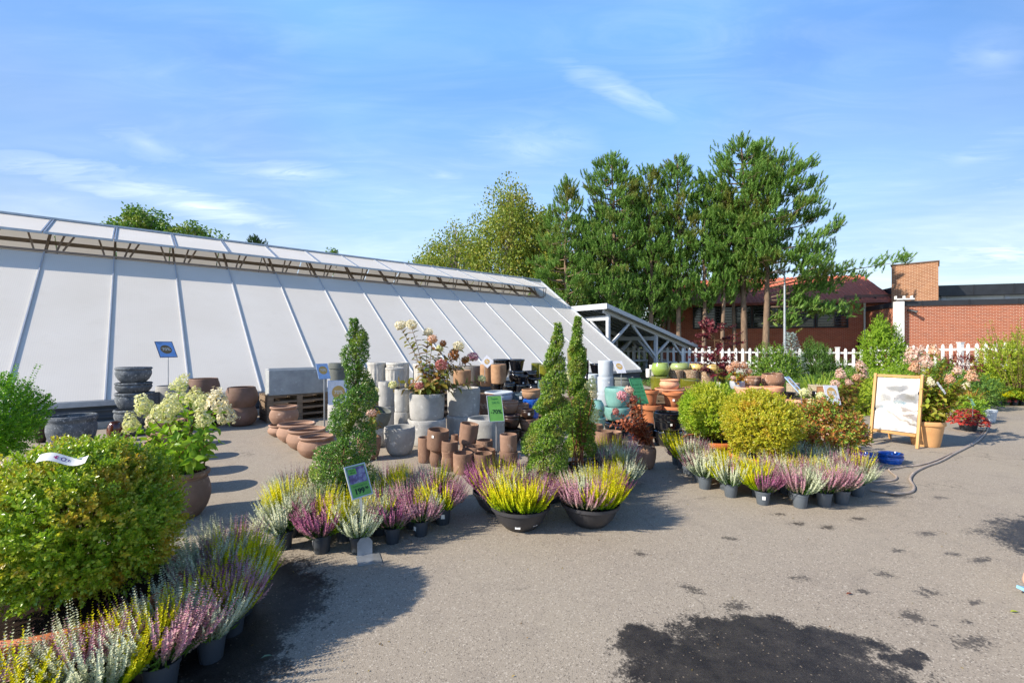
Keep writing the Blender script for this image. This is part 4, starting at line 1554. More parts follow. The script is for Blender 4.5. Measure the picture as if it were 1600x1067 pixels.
# brown bowls behind
G7 = 'dark brown bowls right of the green sign'
pot('p1', 'bowl', 'dkbrown', 783, 814, 667, 'g', 7.4, None, 'lower dark brown bowl right behind the green 70% sign', None, G7)
pot('p2', 'bowl', 'dkbrown', 784, 813, 646, 0, 7.4, 'p1', 'upper dark brown bowl right behind the green 70% sign', None, G7, sink=.01)
pot('p3', 'bowl', 'terra2', 811, 838, 670, 'g', 7.5, None, 'lower brown bowl at the left of the twin spirals', None, G7)
pot('p4', 'bowl', 'terra2', 812, 838, 652, 0, 7.5, 'p3', 'middle brown bowl at the left of the twin spirals', None, G7, sink=.01)
pot('p5', 'bowl', 'dkbrown', 809, 830, 638, 0, 7.5, 'p4', 'dark brown bowl topping the stack left of the twin spirals', None, G7, sink=.01)
pot('p6', 'bowl', 'terra', 782, 810, 625, 646, 8.1, None, 'terracotta bowl right of the top of the green sign', None, G7)
pot('p7', 'bowl', 'terra2', 800, 827, 629, 648, 8.2, None, 'brown bowl with scalloped rim in front of the blue pot', None, G7)
pot('p8', 'bowl', 'tan', 815, 845, 607, 626, 8.7, None, 'tan brown bowl standing on the blue pot', None, G7)
pot('p9', 'cyl', 'blue', 817, 842, 622, 655, 8.5, None, 'bright blue glazed pot beside the twin spirals')
pot('p10', 'dish', 'bluegrey', 796, 828, 613, 632, 8.9, None, 'blue grey glazed dish pot between grey bowl and blue pot')
pot('p11', 'bowl', 'palegrey', 757, 802, 610, 634, 8.8, None, 'wide pale grey bowl behind the green 70% sign')
pot('p12', 'egg', 'lichen', 749, 772, 615, 'g', 8.4, None, 'pale carved pot left of the green 70% sign')
# black glazed
G8 = 'black glazed pots in the back rows'
for i, (a, b, yt, yb, d, sp, mt, lb) in enumerate([
        (770, 797, 561, 592, 10.7, 'bowl', 'black', 'black glazed pot behind the tan cylinder, left of the top row'),
        (795, 820, 561, 580, 10.6, 'taper', 'black', 'black glazed pot standing highest at the right of the top row'),
        (794, 821, 579, 601, 10.2, 'bowl', 'black', 'fat black glazed pot in the middle tier below the highest one'),
        (818, 840, 579, 594, 10.3, 'bowl', 'black', 'low black glazed bowl left of the olive pots'),
        (808, 826, 586, 603, 9.8, 'flower', 'gunmetal', 'small shiny grey pot with streaky reflections'),
        (824, 846, 590, 604, 9.9, 'dish', 'black', 'black glazed dish right of the shiny grey pot'),
        (783, 806, 597, 616, 9.5, 'bowl', 'black', 'rounded black bowl in the lowest tier at left'),
        (766, 784, 599, 613, 9.6, 'dish', 'black', 'flat black dish below the tan brown cylinder'),
        (804, 826, 600, 620, 9.5, 'cyl', 'black', 'black cylinder in the lowest tier at centre'),
        (822, 848, 600, 618, 9.5, 'bowl', 'black', 'black bowl in the lowest tier beside the tan bowl'),
        (921, 948, 568, 585, 10.6, 'taper', 'black', 'black glazed pot right of the slim spiral tree'),
        (900, 920, 562, 590, 10.6, 'cyl', 'black', 'black square looking pot behind the slim spiral tree'),
        (905, 940, 584, 604, 10.2, 'bowl', 'black', 'wide black bowl behind the slim spiral tree')]):
    pot('b%d' % i, sp, mt, a, b, yt, yb, d, None, lb, None, G8)
pot('c1', 'cyl', 'olive', 830, 846, 567, 592, 10.8, None, 'olive glazed cylinder left of another behind the twin spirals')
pot('c2', 'cyl', 'olive', 842, 862, 569, 596, 10.5, None, 'olive glazed cylinder touching the left spiral tree')
pot('c3', 'cyl', 'olive', 886, 917, 544, 574, 10.7, None, 'tall olive pot high behind the slim spiral tree')
pot('c4', 'cyl', 'bluegrey', 840, 862, 595, 640, 9.2, None, 'blue grey cylinder half hidden by the left spiral tree')
# pale grey and turquoise
pot('q1', 'cyl', 'palegrey', 933, 960, 612, 640, 9.0, None, 'lowest pale grey cylinder of the stack by the white sign')
pot('q2', 'cyl', 'palegrey', 933, 959, 588, 0, 9.0, 'q1', 'middle pale grey cylinder of the stack by the white sign', sink=.005)
pot('q3', 'cyl', 'palegrey', 934, 958, 563, 0, 9.0, 'q2', 'top pale grey cylinder of the stack by the white sign', sink=.005)
pot('q4', 'cyl', 'palegrey', 919, 935, 584, 630, 9.3, None, 'slim pale cylinder left of the pale grey stack')
pot('q5', 'bowl', 'darkconc', 955, 991, 588, 616, 9.0, None, 'dark grey green bowl below the white percent sign')
G9 = 'turquoise glazed pots'
pot('r1', 'egg', 'turq', 943, 987, 633, 660, 8.0, None, 'lower big turquoise pot right of the slim spiral', None, G9)
pot('r2', 'egg', 'turq', 944, 986, 604, 0, 8.0, 'r1', 'upper big turquoise pot right of the slim spiral', None, G9, sink=.03)
pot('r3', 'dish', 'turq', 920, 947, 650, 675, 7.6, None, 'low turquoise pot under the turquoise ball', None, G9)
pot('r4', 'ball', 'turq', 924, 947, 624, 0, 7.6, 'r3', 'turquoise ball lantern with cut openings', None, G9, sink=.01)
pot('r5', 'bowl', 'black', 944, 986, 656, 'g', 8.0, None, 'black bowl under the turquoise pots')
pot('r6', 'egg', 'terra2', 918, 942, 661, 'g', 6.6, None, 'small brown pot at the foot of the turquoise pots')
pot('r7', 'egg', 'terra2', 930, 958, 671, 'g', 6.3, None, 'brown pot right behind the slim spiral foot')
pot('r8', 'egg', 'terra', 948, 972, 672, 'g', 6.5, None, 'rosy pot behind the red leaved shrub')
# terracotta right
GA_ = 'orange terracotta pots by the long green sign'
pot('s1', 'flower', 'orange', 996, 1034, 630, 'g', 9.0, None, 'big orange pot in the lower tier right of the long green sign', None, GA_)
pot('s2', 'flower', 'orange', 1030, 1072, 632, 'g', 9.1, None, 'big orange pot in the lower tier behind the black glazed pair', None, GA_)
pot('s3', 'flower', 'orange', 1008, 1037, 608, 0, 9.0, 's1', 'orange pot in the middle tier next to the long green sign', None, GA_, sink=.01)
pot('s4', 'flower', 'orange', 1036, 1070, 611, 0, 9.1, 's2', 'orange pot in the middle tier nearest the green box ball', None, GA_, sink=.01)
pot('s5', 'dish', 'pink', 1022, 1070, 605, 618, 9.7, None, 'broad pale terracotta dish behind the orange pots', None, GA_)
pot('s6', 'lip', 'pink', 1023, 1055, 592, 0, 9.7, 's5', 'pink terracotta bowl topping the orange pots', None, GA_, sink=.02)
pot('s7', 'dish', 'pink', 1066, 1112, 604, 625, 9.9, None, 'broad pink terracotta dish behind the green box ball', None, GA_)
GB = 'black glazed pots by the green box ball'
pot('t1', 'egg', 'black', 1019, 1069, 668, 'g', 7.3, None, 'lower black glazed pot of the pair in front of the orange ones', None, GB)
pot('t2', 'band', 'black', 1020, 1068, 641, 0, 7.3, 't1', 'upper black glazed pot with terracotta inside, left of the green ball', None, GB, sink=.01)
pot('t3', 'egg', 'black', 994, 1022, 660, 'g', 7.3, None, 'black pot with terracotta rim left of the black pair', None, GB)
pot('t4', 'egg', 'black', 1070, 1096, 645, 'g', 8.0, None, 'lower black pot peeping out behind the green box ball', None, GB)
pot('t5', 'egg', 'black', 1070, 1094, 621, 0, 8.0, 't4', 'upper black pot peeping out behind the green box ball', None, GB, sink=.01)
GC = 'green and olive glazed pots'
pot('u1', 'cyl', 'olive', 1016, 1048, 587, 612, 10.9, None, 'olive pot under the green one left in the glazed group', None, GC)
pot('u2', 'round', 'green', 1024, 1053, 567, 0, 10.9, 'u1', 'bright green glazed pot leftmost on top of the glazed group', None, GC, sink=.005)
pot('u3', 'cyl', 'olive', 1062, 1094, 591, 614, 10.5, None, 'olive pot in front of the pebble pots', None, GC)
pot('u4', 'cyl', 'pebble', 1044, 1068, 578, 596, 11.0, None, 'left pebble covered pot under the pale green one', None, GC)
pot('u5', 'cyl', 'pebble', 1067, 1092, 578, 0, 11.0, 'u4', 'middle pebble covered pot between olive pots', None, GC, sink=.30, dx=.36)
pot('u6', 'round', 'palegreen', 1047, 1079, 567, 582, 11.4, None, 'pale green glazed pot on top, second from left', None, GC)
pot('u7', 'round', 'cream', 1074, 1104, 568, 582, 11.4, None, 'cream yellow glazed pot left of the purple leaved sapling', None, GC)
pot('u8', 'round', 'cream', 1100, 1128, 569, 584, 11.6, None, 'cream yellow glazed pot right of the purple leaved sapling', None, GC)
pot('u9', 'cyl', 'pebble', 1090, 1116, 579, 606, 11.0, None, 'pebble covered pot right of the sapling stem', None, GC)
pot('u10', 'egg', 'olive', 1118, 1134, 576, 604, 11.3, None, 'small olive pot with yellow plant by the orange hydrangea', None, GC)
pot('v1', 'bowl', 'lichen', 1155, 1190, 587, 606, 10.8, None, 'left reddish stone bowl above the bronze box ball')
pot('v2', 'round', 'lichen', 1188, 1228, 583, 606, 10.6, None, 'right reddish stone bowl above the bronze box ball', (3, -4))
pot('v3', 'dish', 'pink', 1146, 1192, 603, 626, 10.0, None, 'wide pink dish under the left reddish stone bowl')
pot('v4', 'flower', 'pink', 1186, 1226, 603, 640, 10.0, None, 'pink terracotta pot under the right reddish stone bowl')
pot('v5', 'cyl', 'pink', 1212, 1256, 624, 'g', 9.2, None, 'long tan pot right of the bronze ball, left one')
pot('v6', 'cyl', 'pink', 1246, 1290, 624, 'g', 9.2, None, 'long tan pot under the leaning white sign, right one')
pot('v7', 'cyl', 'cork', 1276, 1300, 604, 645, 9.4, None, 'tall brown fibre pot left of the white percent sign')
pot('v8', 'dish', 'black', 1222, 1244, 612, 622, 9.8, None, 'flat black dish left of the leaning white sign')
pot('v9', 'bowl', 'black', 1268, 1286, 611, 624, 9.9, None, 'small black pot beside the brown fibre pot')
pot('v10', 'flute', 'basket', 1228, 1250, 598, 618, 10.3, None, 'pale ribbed basket pot behind the leaning white sign')
pot('v11', 'flute', 'basket', 1262, 1296, 600, 622, 10.6, None, 'pale ribbed basket pot left of the pink hydrangea heads')
pot('v12', 'egg', 'pink', 1318, 1356, 660, 'g', 7.9, None, 'dusty terracotta pot left behind the sandwich board')
pot('w1', 'cyl', 'white', 1009, 1018, 576, 590, 11.2, None, 'small white pot left of the bright green glazed pot')
pot('w2', 'waist', 'white', 1014, 1025, 570, 590, 11.5, None, 'taller white pot beside the shelter post left of the green pot')
# hidden row that throws the round shadows at left
GD = 'rosy round pots in line behind the white hydrangea'
for i, (y_, lb) in enumerate([(4.95, 'rosy round pot directly behind the white hydrangea pot'), (5.6, 'rosy round pot second behind the white hydrangea pot'), (6.35, 'rosy round pot third behind the white hydrangea pot'), (7.2, 'rosy round pot rearmost in line behind the white hydrangea')]):
    o = new('plant_pot', pot_mesh('lip', 'terra', .25, .42, 90 + i), None, (-.752 * y_ - .04, y_, .004))
    tag(o, lb, 'plant pot', GD)

# ------------------------------------------------------------------ troughs, pallets
pal_m = pbr('pallet_wood', '#8c7a66', '#6a5a4a', 6, .85, .2, 0, .4, 40, (1, 7, 7))


def pallet(x, y, z, rz, label, w=1.15, dep_=.8, stuff=None):
    o = thing('pallet', label, 'pallet', (x, y, z), rz, 'wooden pallets under the pots')
    for k in range(5):
        m_ = MB()
        m_.box((w / 2, .05 + k * (dep_ - .1) / 4, .13), (w, .10, .02))
        m_.build('top_board', pal_m, o)
    for k in (0, .5, 1):
        m_ = MB()
        m_.box((.06 + k * (w - .12), dep_ / 2, .07), (.11, dep_, .098))
        m_.build('bearer', pal_m, o)
    for k in (0, 1):
        m_ = MB()
        m_.box((w / 2, .05 + k * (dep_ - .1), .0105), (w, .10, .02))
        m_.build('bottom_board', pal_m, o)
    return o


px0, py0 = -4.98, 9.32
for k, lb in enumerate(('lowest', 'second', 'third', 'topmost')):
    pallet(px0 - .02, py0 - .02, .004 + k * .1405, GA, '%s wooden pallet under the long concrete troughs' % lb, 1.25)
for k in range(3):
    pallet(px0 - 1.02, py0 - .55, .004 + k * .1405, GA, '%s wooden pallet between the round brown pots and the troughs' % ('lower', 'middle', 'upper')[k], .9)


def trough(x, y, z, l, w_, h, label):
    o = thing('trough', label, 'trough', (x, y, z), GA, 'long concrete troughs')
    m_ = MB()
    m_.box((l / 2, w_ / 2, .02), (l - .04, w_ - .04, .04))
    for yy in (.022, w_ - .022):
        m_.box((l / 2, yy, h / 2), (l, .044, h))
    for xx in (.022, l - .022):
        m_.box((xx, w_ / 2, h / 2 - .0015), (.043, w_ - .09, h - .003))
    ob = m_.build('body', MT['trough'], o)
    bv = ob.modifiers.new('soft_edges', 'BEVEL')
    bv.width = .012
    bv.segments = 2
    return o


trough(px0, py0, .572, 1.16, .36, .52, 'front long grey concrete trough on the pallet stack')
trough(px0 - .16, py0 + .30, .572, 1.16, .36, .535, 'rear long pale concrete trough showing behind the front one')
# supports below the raised back rows
for (x, y, n, w_, lb) in [(-3.0, 10.0, 4, 1.9, 'fluted pots'), (-1.1, 9.7, 4, 1.6, 'tan cylinders'), (-.35, 9.5, 3, 1.7, 'black glazed pots'), (1.35, 10.0, 4, 1.5, 'black pots behind the spiral'), (3.25, 10.5, 3, 1.9, 'green glazed pots'), (4.75, 10.2, 3, 1.9, 'stone bowls')]:
    for k in range(n):
        pallet(x, y, .004 + k * .1405, 0, '%s wooden pallet under the %s' % (ORD[k] + ' from the ground', lb), w_, .95)

# white price stickers on some of the glazed and clay pots
for key, ang, zf, sz in [('p10', -1.5, .7, .05), ('t1', -1.9, .55, .04), ('t1', -1.6, .55, .04), ('t2', -1.7, .45, .03), ('b5', -1.4, .6, .04), ('b8', -1.6, .4, .04), ('o2', -1.9, .75, .03), ('p5', -1.4, .6, .035), ('b4', -1.5, .3, .03), ('s4', -1.8, .5, .04), ('q2', -1.4, .7, .03)]:
    c_ = PT[key]
    ob = bpy.data.objects.get(PN[key])
    hh = c_[3] - ob.location.z
    r_ = max(math.hypot(v.co.x, v.co.y) for v in ob.data.vertices if abs(v.co.z - zf * hh) < .12 * hh + .02) * 1.01
    a_ = ang - ob.rotation_euler.z
    m_ = MB()
    m_.box((0, -r_, zf * hh), (sz, .002, sz * 1.1))
    o2 = m_.build('price_sticker', label_w, ob)
    o2.rotation_euler = (0, 0, a_ + PI / 2)
# ================================================================== hydrangeas
Y_leaf = leafmat('hydrangea_leaf_lime', ['#6c9a22', '#8bb82c', '#a3c838', '#5a8820', '#b4cc44'], None, 3, .5, .42, .4, .4)
R_leaf = leafmat('hydrangea_leaf_autumn', ['#7a8a36', '#94783a', '#628038', '#a0923f', '#86583a', '#789442'], None, 3, .5, .42, .35, .4)
G_leaf = leafmat('hydrangea_leaf_green', ['#5d7f2a', '#7b9a34', '#4c6c24', '#94a83e', '#8a8a34'], None, 3, .5, .42, .35, .4)
RU_leaf = leafmat('leaf_rust', ['#8a4028', '#a85a34', '#6f3024', '#b8724a', '#7a4a34'], None, 3, .5, .45, .35, .35)
OR_leaf = leafmat('leaf_orange_yellow', ['#b89a2e', '#c8842e', '#9aa034', '#b05a34', '#c8b048'], None, 3, .5, .42, .38, .4)
FL = {
    'lime': leafmat('floret_cream_lime', ['#e0e0a0', '#ecebc4', '#d3d98c', '#f0eed4', '#dfdba0'], None, 3, .5, .6, .35, .2),
    'cream': leafmat('floret_cream', ['#ece4c8', '#f2ecd8', '#e2d6b0', '#f4f0e2', '#e0d2aa'], None, 3, .5, .6, .3, .2),
    'peach': leafmat('floret_peach', ['#dcae8a', '#e4c0a2', '#cf9672', '#ead0b8', '#c98a6a'], None, 3, .5, .6, .3, .2),
    'pink': leafmat('floret_pink', ['#d68aa0', '#e2a6b4', '#c87890', '#e8c0c6', '#c48e86'], None, 3, .5, .6, .3, .2),
    'red': leafmat('floret_red_pink', ['#b8686a', '#c98480', '#a85a5a', '#d8a09a', '#b87c62'], None, 3, .5, .6, .3, .2),
    'rust': leafmat('floret_rust', ['#a4623a', '#b87c48', '#8c4e30', '#c4985c', '#94503c'], None, 3, .5, .6, .3, .2),
    'blush': leafmat('floret_blush', ['#e4c6b4', '#ecd8cc', '#d8b09c', '#e8cfc4', '#d49e90'], None, 3, .5, .6, .3, .2),
}


def head_mesh(mat, seed, cone=True, n=230):
    rng = np.random.default_rng(seed)
    D = rdir(rng, n)
    z = D[:, 2]
    if cone:
        t_ = (z + 1) / 2
        r_ = np.clip(1.02 - .75 * t_ ** 1.25, .12, 1)
        P = np.stack([D[:, 0] / np.maximum(np.hypot(D[:, 0], D[:, 1]), .05) * r_, D[:, 1] / np.maximum(np.hypot(D[:, 0], D[:, 1]), .05) * r_, t_ * 2.1 - .7], 1)
        bot = rng.uniform(size=n) < .18
        P[bot, 2] = -.7
        P[bot, :2] *= rng.uniform(.2, 1, bot.sum())[:, None]
    else:
        P = D * np.array([1, 1, .8])
    P *= (1 + rng.normal(scale=.15, size=n))[:, None]
    N = unit(P + rng.normal(size=(n, 3)) * .35)
    U, Vv = frame(N, rng)
    pr = []
    for k in range(3):
        a = k * 2.094 + rng.uniform(0, 1, n)
        X = U * np.cos(a)[:, None] + Vv * np.sin(a)[:, None] + N * .25
        pr.append(scatter(T_DIA, P, X, N, .23 * rng.uniform(.7, 1.2, n), .24))
    V, T = join(pr)
    return np_mesh('flower_head', V, T, FL[mat])


HEADS = {(k, c): head_mesh(k, i * 2 + c, bool(c)) for i, k in enumerate(FL) for c in (0, 1)}


def hydrangea(label, pos, zbase, tips, leaf, heads, seed, leafL=.085, pot_=None, spread=.06, bare=.25, extra=0, cat='hydrangea', name='potted_hydrangea', lean_leaf=.5, side=True):
    """tips: world points where the stems end; heads: (tip index, kind, radius, cone)"""
    rng = np.random.default_rng(seed)
    o = thing(name, label, cat, pos, 0)
    O = np.array(pos)
    ms = MB()
    pr = []
    tl = [np.array(t_) - O for t_ in tips]
    for k in range(extra):
        a, b = tl[rng.integers(len(tl))], tl[rng.integers(len(tl))]
        m = (a + b) / 2 + rng.normal(size=3) * .05
        m[2] = zbase + (m[2] - zbase) * rng.uniform(.6, 1.02)
        tl.append(m)
    for q in tl:
        b = np.array([rng.normal() * spread, rng.normal() * spread, zbase])
        mid = (b + q) / 2 + np.array([(b - q)[0] * .12, (b - q)[1] * .12, .05])
        s = np.linspace(0, 1, 8)[:, None]
        C_ = (1 - s) ** 2 * b + 2 * s * (1 - s) * mid + s ** 2 * q
        ms.tube([tuple(c) for c in C_], list(np.linspace(.007, .0035, 8)), 5)
        Ls = np.linalg.norm(np.diff(C_, axis=0), axis=1).sum()
        nn = max(4, int(Ls / (leafL * .50)))
        for j in range(nn):
            u = bare + (1 - bare) * (j + .6) / nn
            p = (1 - u) ** 2 * b + 2 * u * (1 - u) * mid + u ** 2 * q
            ax = unit(2 * (1 - u) * (mid - b) + 2 * u * (q - mid))
            U, Vv = frame(ax[None], np.random.default_rng(seed + 3))
            for sg in (0, 1):
                a = j * PI / 2 + sg * PI + rng.normal() * .3
                rd = (U[0] * math.cos(a) + Vv[0] * math.sin(a))
                X = rd + ax * rng.uniform(.0, .8) + np.array([0, 0, -.25 * rng.uniform(0, 1)])
                L = leafL * rng.uniform(.65, 1.2) * (1.1 - .35 * u)
                N = ax + np.array([0, 0, .6]) + rng.normal(size=3) * .25
                pr.append(scatter(T_LEAF, p[None], X[None], N[None], L, L * .55))
    V, T = join(pr)
    new('leaves', np_mesh('leaves', V, T, leaf), o)
    ms.build('stems', pbr('red_brown_stem', '#7a4a34', '#5c3a2a', 8, .7, .3, 0, .2, 60), o)
    for (i, kind, rad, cone) in heads:
        q = tl[i]
        h = new('flower_head', HEADS[(kind, int(cone))], o, tuple(q + np.array([0, 0, rad * .5])), (rng.normal() * .25 - .05, rng.normal() * .25, rng.uniform(0, 6)))
        h.scale = (rad, rad, rad * rng.uniform(.9, 1.15))
        h['label'] = {'lime': 'lime cream', 'red': 'dusky red'}.get(kind, kind) + ' flower head'
    if pot_:
        shape, mt, r, h = pot_
        new('pot', pot_mesh(shape, mt, r, h, seed), o)
        m_ = MB()
        m_.lathe([(0, h - .06), (r * .4, h - .055), (r * .86, h - .07)], 24)
        m_.build('soil', soil_m, o)
    return o


def tipsW(lst):
    return [W(a, b, d) for a, b, d in lst]


hydrangea('lime green hydrangea with big cream cones in a rosy pot behind the large box ball', (-3.10, 4.28, .004), .36,
          tipsW([(281, 605, 4.35), (226, 640, 4.2), (258, 650, 4.0), (270, 640, 4.2), (340, 636, 4.15), (354, 655, 4.3), (303, 628, 4.5), (314, 636, 4.3), (205, 668, 4.3), (282, 625, 4.7), (238, 664, 4.6), (318, 660, 3.95), (330, 690, 4.1), (300, 690, 3.9), (345, 690, 4.5), (268, 690, 3.95), (232, 700, 4.1)]),
          Y_leaf, [(0, 'lime', .062, 1), (1, 'lime', .075, 1), (2, 'lime', .085, 1), (3, 'lime', .07, 1), (4, 'cream', .088, 1), (5, 'cream', .075, 1), (6, 'lime', .075, 1), (7, 'lime', .06, 1), (8, 'lime', .065, 1), (9, 'lime', .055, 0), (10, 'cream', .06, 1), (11, 'lime', .06, 1)], 41, .115, ('lip', 'terra', .235, .42), .07, .16, 10)
m8 = PT['m8']
hydrangea('tall hydrangea with cream, rust and pink heads in the upper big grey planter', (m8[0], m8[1], m8[3] - .005), .36,
          tipsW([(626, 512, 7.5), (643, 511, 7.3), (669, 522, 7.4), (676, 533, 7.2), (687, 547, 7.6), (692, 539, 7.3), (717, 544, 7.5), (709, 558, 7.3), (690, 574, 7.1), (727, 565, 7.4), (739, 561, 7.6), (655, 606, 7.05), (753, 594, 7.7), (614, 604, 7.2), (700, 592, 7.1), (715, 600, 7.5), (672, 596, 7.0), (645, 592, 7.2), (735, 602, 7.5), (622, 596, 7.6)]),
          R_leaf, [(0, 'cream', .085, 0), (1, 'cream', .08, 0), (2, 'cream', .068, 0), (3, 'peach', .065, 0), (4, 'lime', .055, 0), (5, 'rust', .05, 0), (6, 'cream', .075, 0), (7, 'rust', .08, 0), (8, 'red', .085, 0), (9, 'rust', .06, 0), (10, 'pink', .08, 0), (11, 'red', .062, 0), (12, 'lime', .06, 0), (13, 'lime', .06, 0)], 42, .15, ('cyl', 'concrete', .285, .42), .07, .05, 7)
PT['m9'] = PT['m8']
hydrangea('small hydrangea with pink tinged leaves squeezed behind the spiral tree and tilted planter', (G(580, 715)[0], 6.4, .004), .3,
          tipsW([(572, 600, 6.5), (586, 612, 6.4), (592, 640, 6.3), (580, 648, 6.2), (596, 660, 6.5), (570, 660, 6.3)]), R_leaf, [(0, 'lime', .06, 0), (3, 'blush', .06, 0), (1, 'lime', .05, 0)], 43, .08, ('egg', 'terra2', .16, .32), .05, .2, 4)
hydrangea('hydrangea with pale lime cones half hidden between the twin spirals', (G(893, 740)[0], 5.05, .004), .28,
          tipsW([(884, 594, 5.1), (924, 605, 5.0), (927, 618, 5.1), (930, 655, 5.0), (936, 640, 5.15), (890, 640, 4.95), (905, 625, 4.9)]), G_leaf, [(0, 'lime', .055, 1), (1, 'lime', .06, 1), (2, 'cream', .05, 1), (3, 'lime', .05, 1)], 44, .075, ('cyl', 'dkbrown', .16, .28), .05, .3, 4)
hydrangea('rust leaved hydrangea with dusty pink heads by the long green sign', (G(975, 702)[0], 5.95, .004), .3,
          tipsW([(972, 622, 6.0), (983, 612, 5.9), (990, 626, 6.0), (998, 640, 5.9), (962, 645, 6.0), (1000, 620, 6.1), (985, 650, 5.8), (955, 662, 5.9), (1003, 655, 6.0), (972, 660, 5.75)]), RU_leaf, [(0, 'pink', .06, 0), (1, 'blush', .05, 0), (2, 'red', .05, 0), (4, 'red', .04, 0)], 45, .075, ('egg', 'terra2', .15, .26), .06, .1, 12)
hydrangea('peach flowered hydrangea among the stone bowls behind the box balls', (W(1152, 600, 10.3)[0], 10.3, .60), .1,
          tipsW([(1140, 578, 10.3), (1150, 572, 10.2), (1162, 574, 10.3), (1170, 582, 10.3), (1132, 590, 10.4), (1146, 592, 10.1), (1160, 594, 10.2)]), OR_leaf, [(0, 'peach', .07, 0), (1, 'peach', .08, 0), (2, 'peach', .075, 1), (3, 'peach', .06, 0), (5, 'blush', .05, 0)], 46, .10, ('egg', 'palegrey', .16, .2), .06, .1, 5)
hydrangea('hydrangea of dusty pink heads and russet leaves left of the sandwich board', (5.45, 7.75, .004), .35,
          tipsW([(1313, 588, 7.9), (1305, 602, 7.7), (1326, 600, 7.8), (1345, 576, 8.2), (1338, 592, 8.0), (1350, 588, 8.4), (1318, 625, 7.6), (1335, 640, 7.6), (1325, 660, 7.5), (1342, 655, 7.7), (1310, 650, 7.8), (1330, 620, 7.7)]), R_leaf, [(0, 'blush', .075, 1), (1, 'blush', .06, 0), (2, 'blush', .055, 1), (3, 'blush', .08, 1), (4, 'peach', .06, 0), (5, 'blush', .07, 1)], 47, .12, ('egg', 'terra', .22, .36), .07, .1, 18)
hydrangea('slim pale flowered hydrangea rising behind the bronze ball under the leaning sign', (G(1268, 716)[0], 6.45, .004), .25,
          tipsW([(1256, 616, 6.6), (1282, 620, 6.5), (1268, 630, 6.5), (1275, 640, 6.4), (1295, 650, 6.4)]), Y_leaf, [(0, 'lime', .06, 0), (1, 'lime', .05, 0), (2, 'lime', .045, 0)], 48, .075, ('egg', 'terra2', .15, .25), .05, .3, 2)
hydrangea('large yellow green hydrangea with fading blush heads in the big tan pot', (G(1474, 703)[0], 7.28, .004), .36,
          tipsW([(1426, 562, 7.6), (1459, 552, 7.4), (1447, 570, 7.2), (1429, 578, 7.5), (1484, 596, 7.1), (1518, 592, 7.3), (1495, 582, 7.4), (1509, 606, 7.2), (1470, 562, 7.6), (1440, 548, 7.7), (1482, 560, 7.5), (1455, 600, 7.0), (1475, 620, 6.95), (1500, 625, 7.1), (1450, 630, 7.0), (1520, 620, 7.3), (1440, 610, 7.3), (1465, 645, 6.95), (1490, 645, 7.0)]), leafmat('hydrangea_leaf_olive', ['#7f9a2c', '#9fb03a', '#b4b444', '#6a8428', '#a89838', '#c0b850'], None, 3, .5, .42, .4, .4),
          [(0, 'blush', .11, 1), (1, 'peach', .075, 1), (2, 'blush', .08, 1), (3, 'peach', .075, 1), (4, 'peach', .06, 1), (5, 'peach', .075, 1), (6, 'blush', .06, 1), (7, 'cream', .05, 1), (9, 'blush', .05, 1), (11, 'cream', .05, 1)], 49, .12, ('taper', 'tanpot', .245, .40), .10, .05, 46)
# white care tags on that hydrangea and in the red shrub
for (a, b, d, rr, lb) in [(1471, 606, 6.85, .75, 'white plant care tag hanging in the big yellow green hydrangea'), (1307, 622, 6.75, .6, 'long white care tag dangling above the red green shrub')]:
    o = thing('care_tag', lb, 'plant tag', W(a, b, d), 0)
    m_ = MB()
    for k in range(6):
        m_.box((0, .003 * (k % 2), .10 - k * .04), (.032, .002, .041), 0)
    ob = m_.build('tag_strip', label_w, o)
    ob.rotation_euler = (0, -rr, .2)

# ================================================================== shrubs
def shrub(name, label, pos, zc, rad, mat, n, leaf, seed, cat='shrub', up=.5, noise=.12, pairs=4, tpl=T_DIA, ratio=.6, group=None, stem=True, shell=.5, fr=4.0):
    rng = np.random.default_rng(seed)
    o = thing(name, label, cat, pos, 0, group)
    f = blobnoise(rng, 12, noise, fr)
    D = rdir(rng, n)
    P = D * ((1 + f(D)) * (1.03 - shell * rng.uniform(0, 1, n) ** 1.5))[:, None] * np.array(rad) + np.array([0, 0, zc])
    P[:, 2] = np.maximum(P[:, 2], .03)
    V, T = sprigs(P, unit(D + np.array([0, 0, up]) + rng.normal(size=(n, 3)) * .3), rng, pairs, leaf, leaf * ratio, leaf * 2.1, 52, tpl)
    new('foliage', np_mesh('foliage', V, T, mat), o)
    if stem:
        m_ = MB()
        for k in range(9):
            d = rdir(rng, 1)[0]
            d[2] = abs(d[2])
            m_.tube([(d[0] * .04, d[1] * .04, 0), (d[0] * rad[0] * .4, d[1] * rad[1] * .4, zc * .6), (d[0] * rad[0] * .8, d[1] * rad[1] * .8, zc + d[2] * rad[2] * .7)], [.014, .01, .003], 5)
        m_.build('stems', bark, o)
    return o


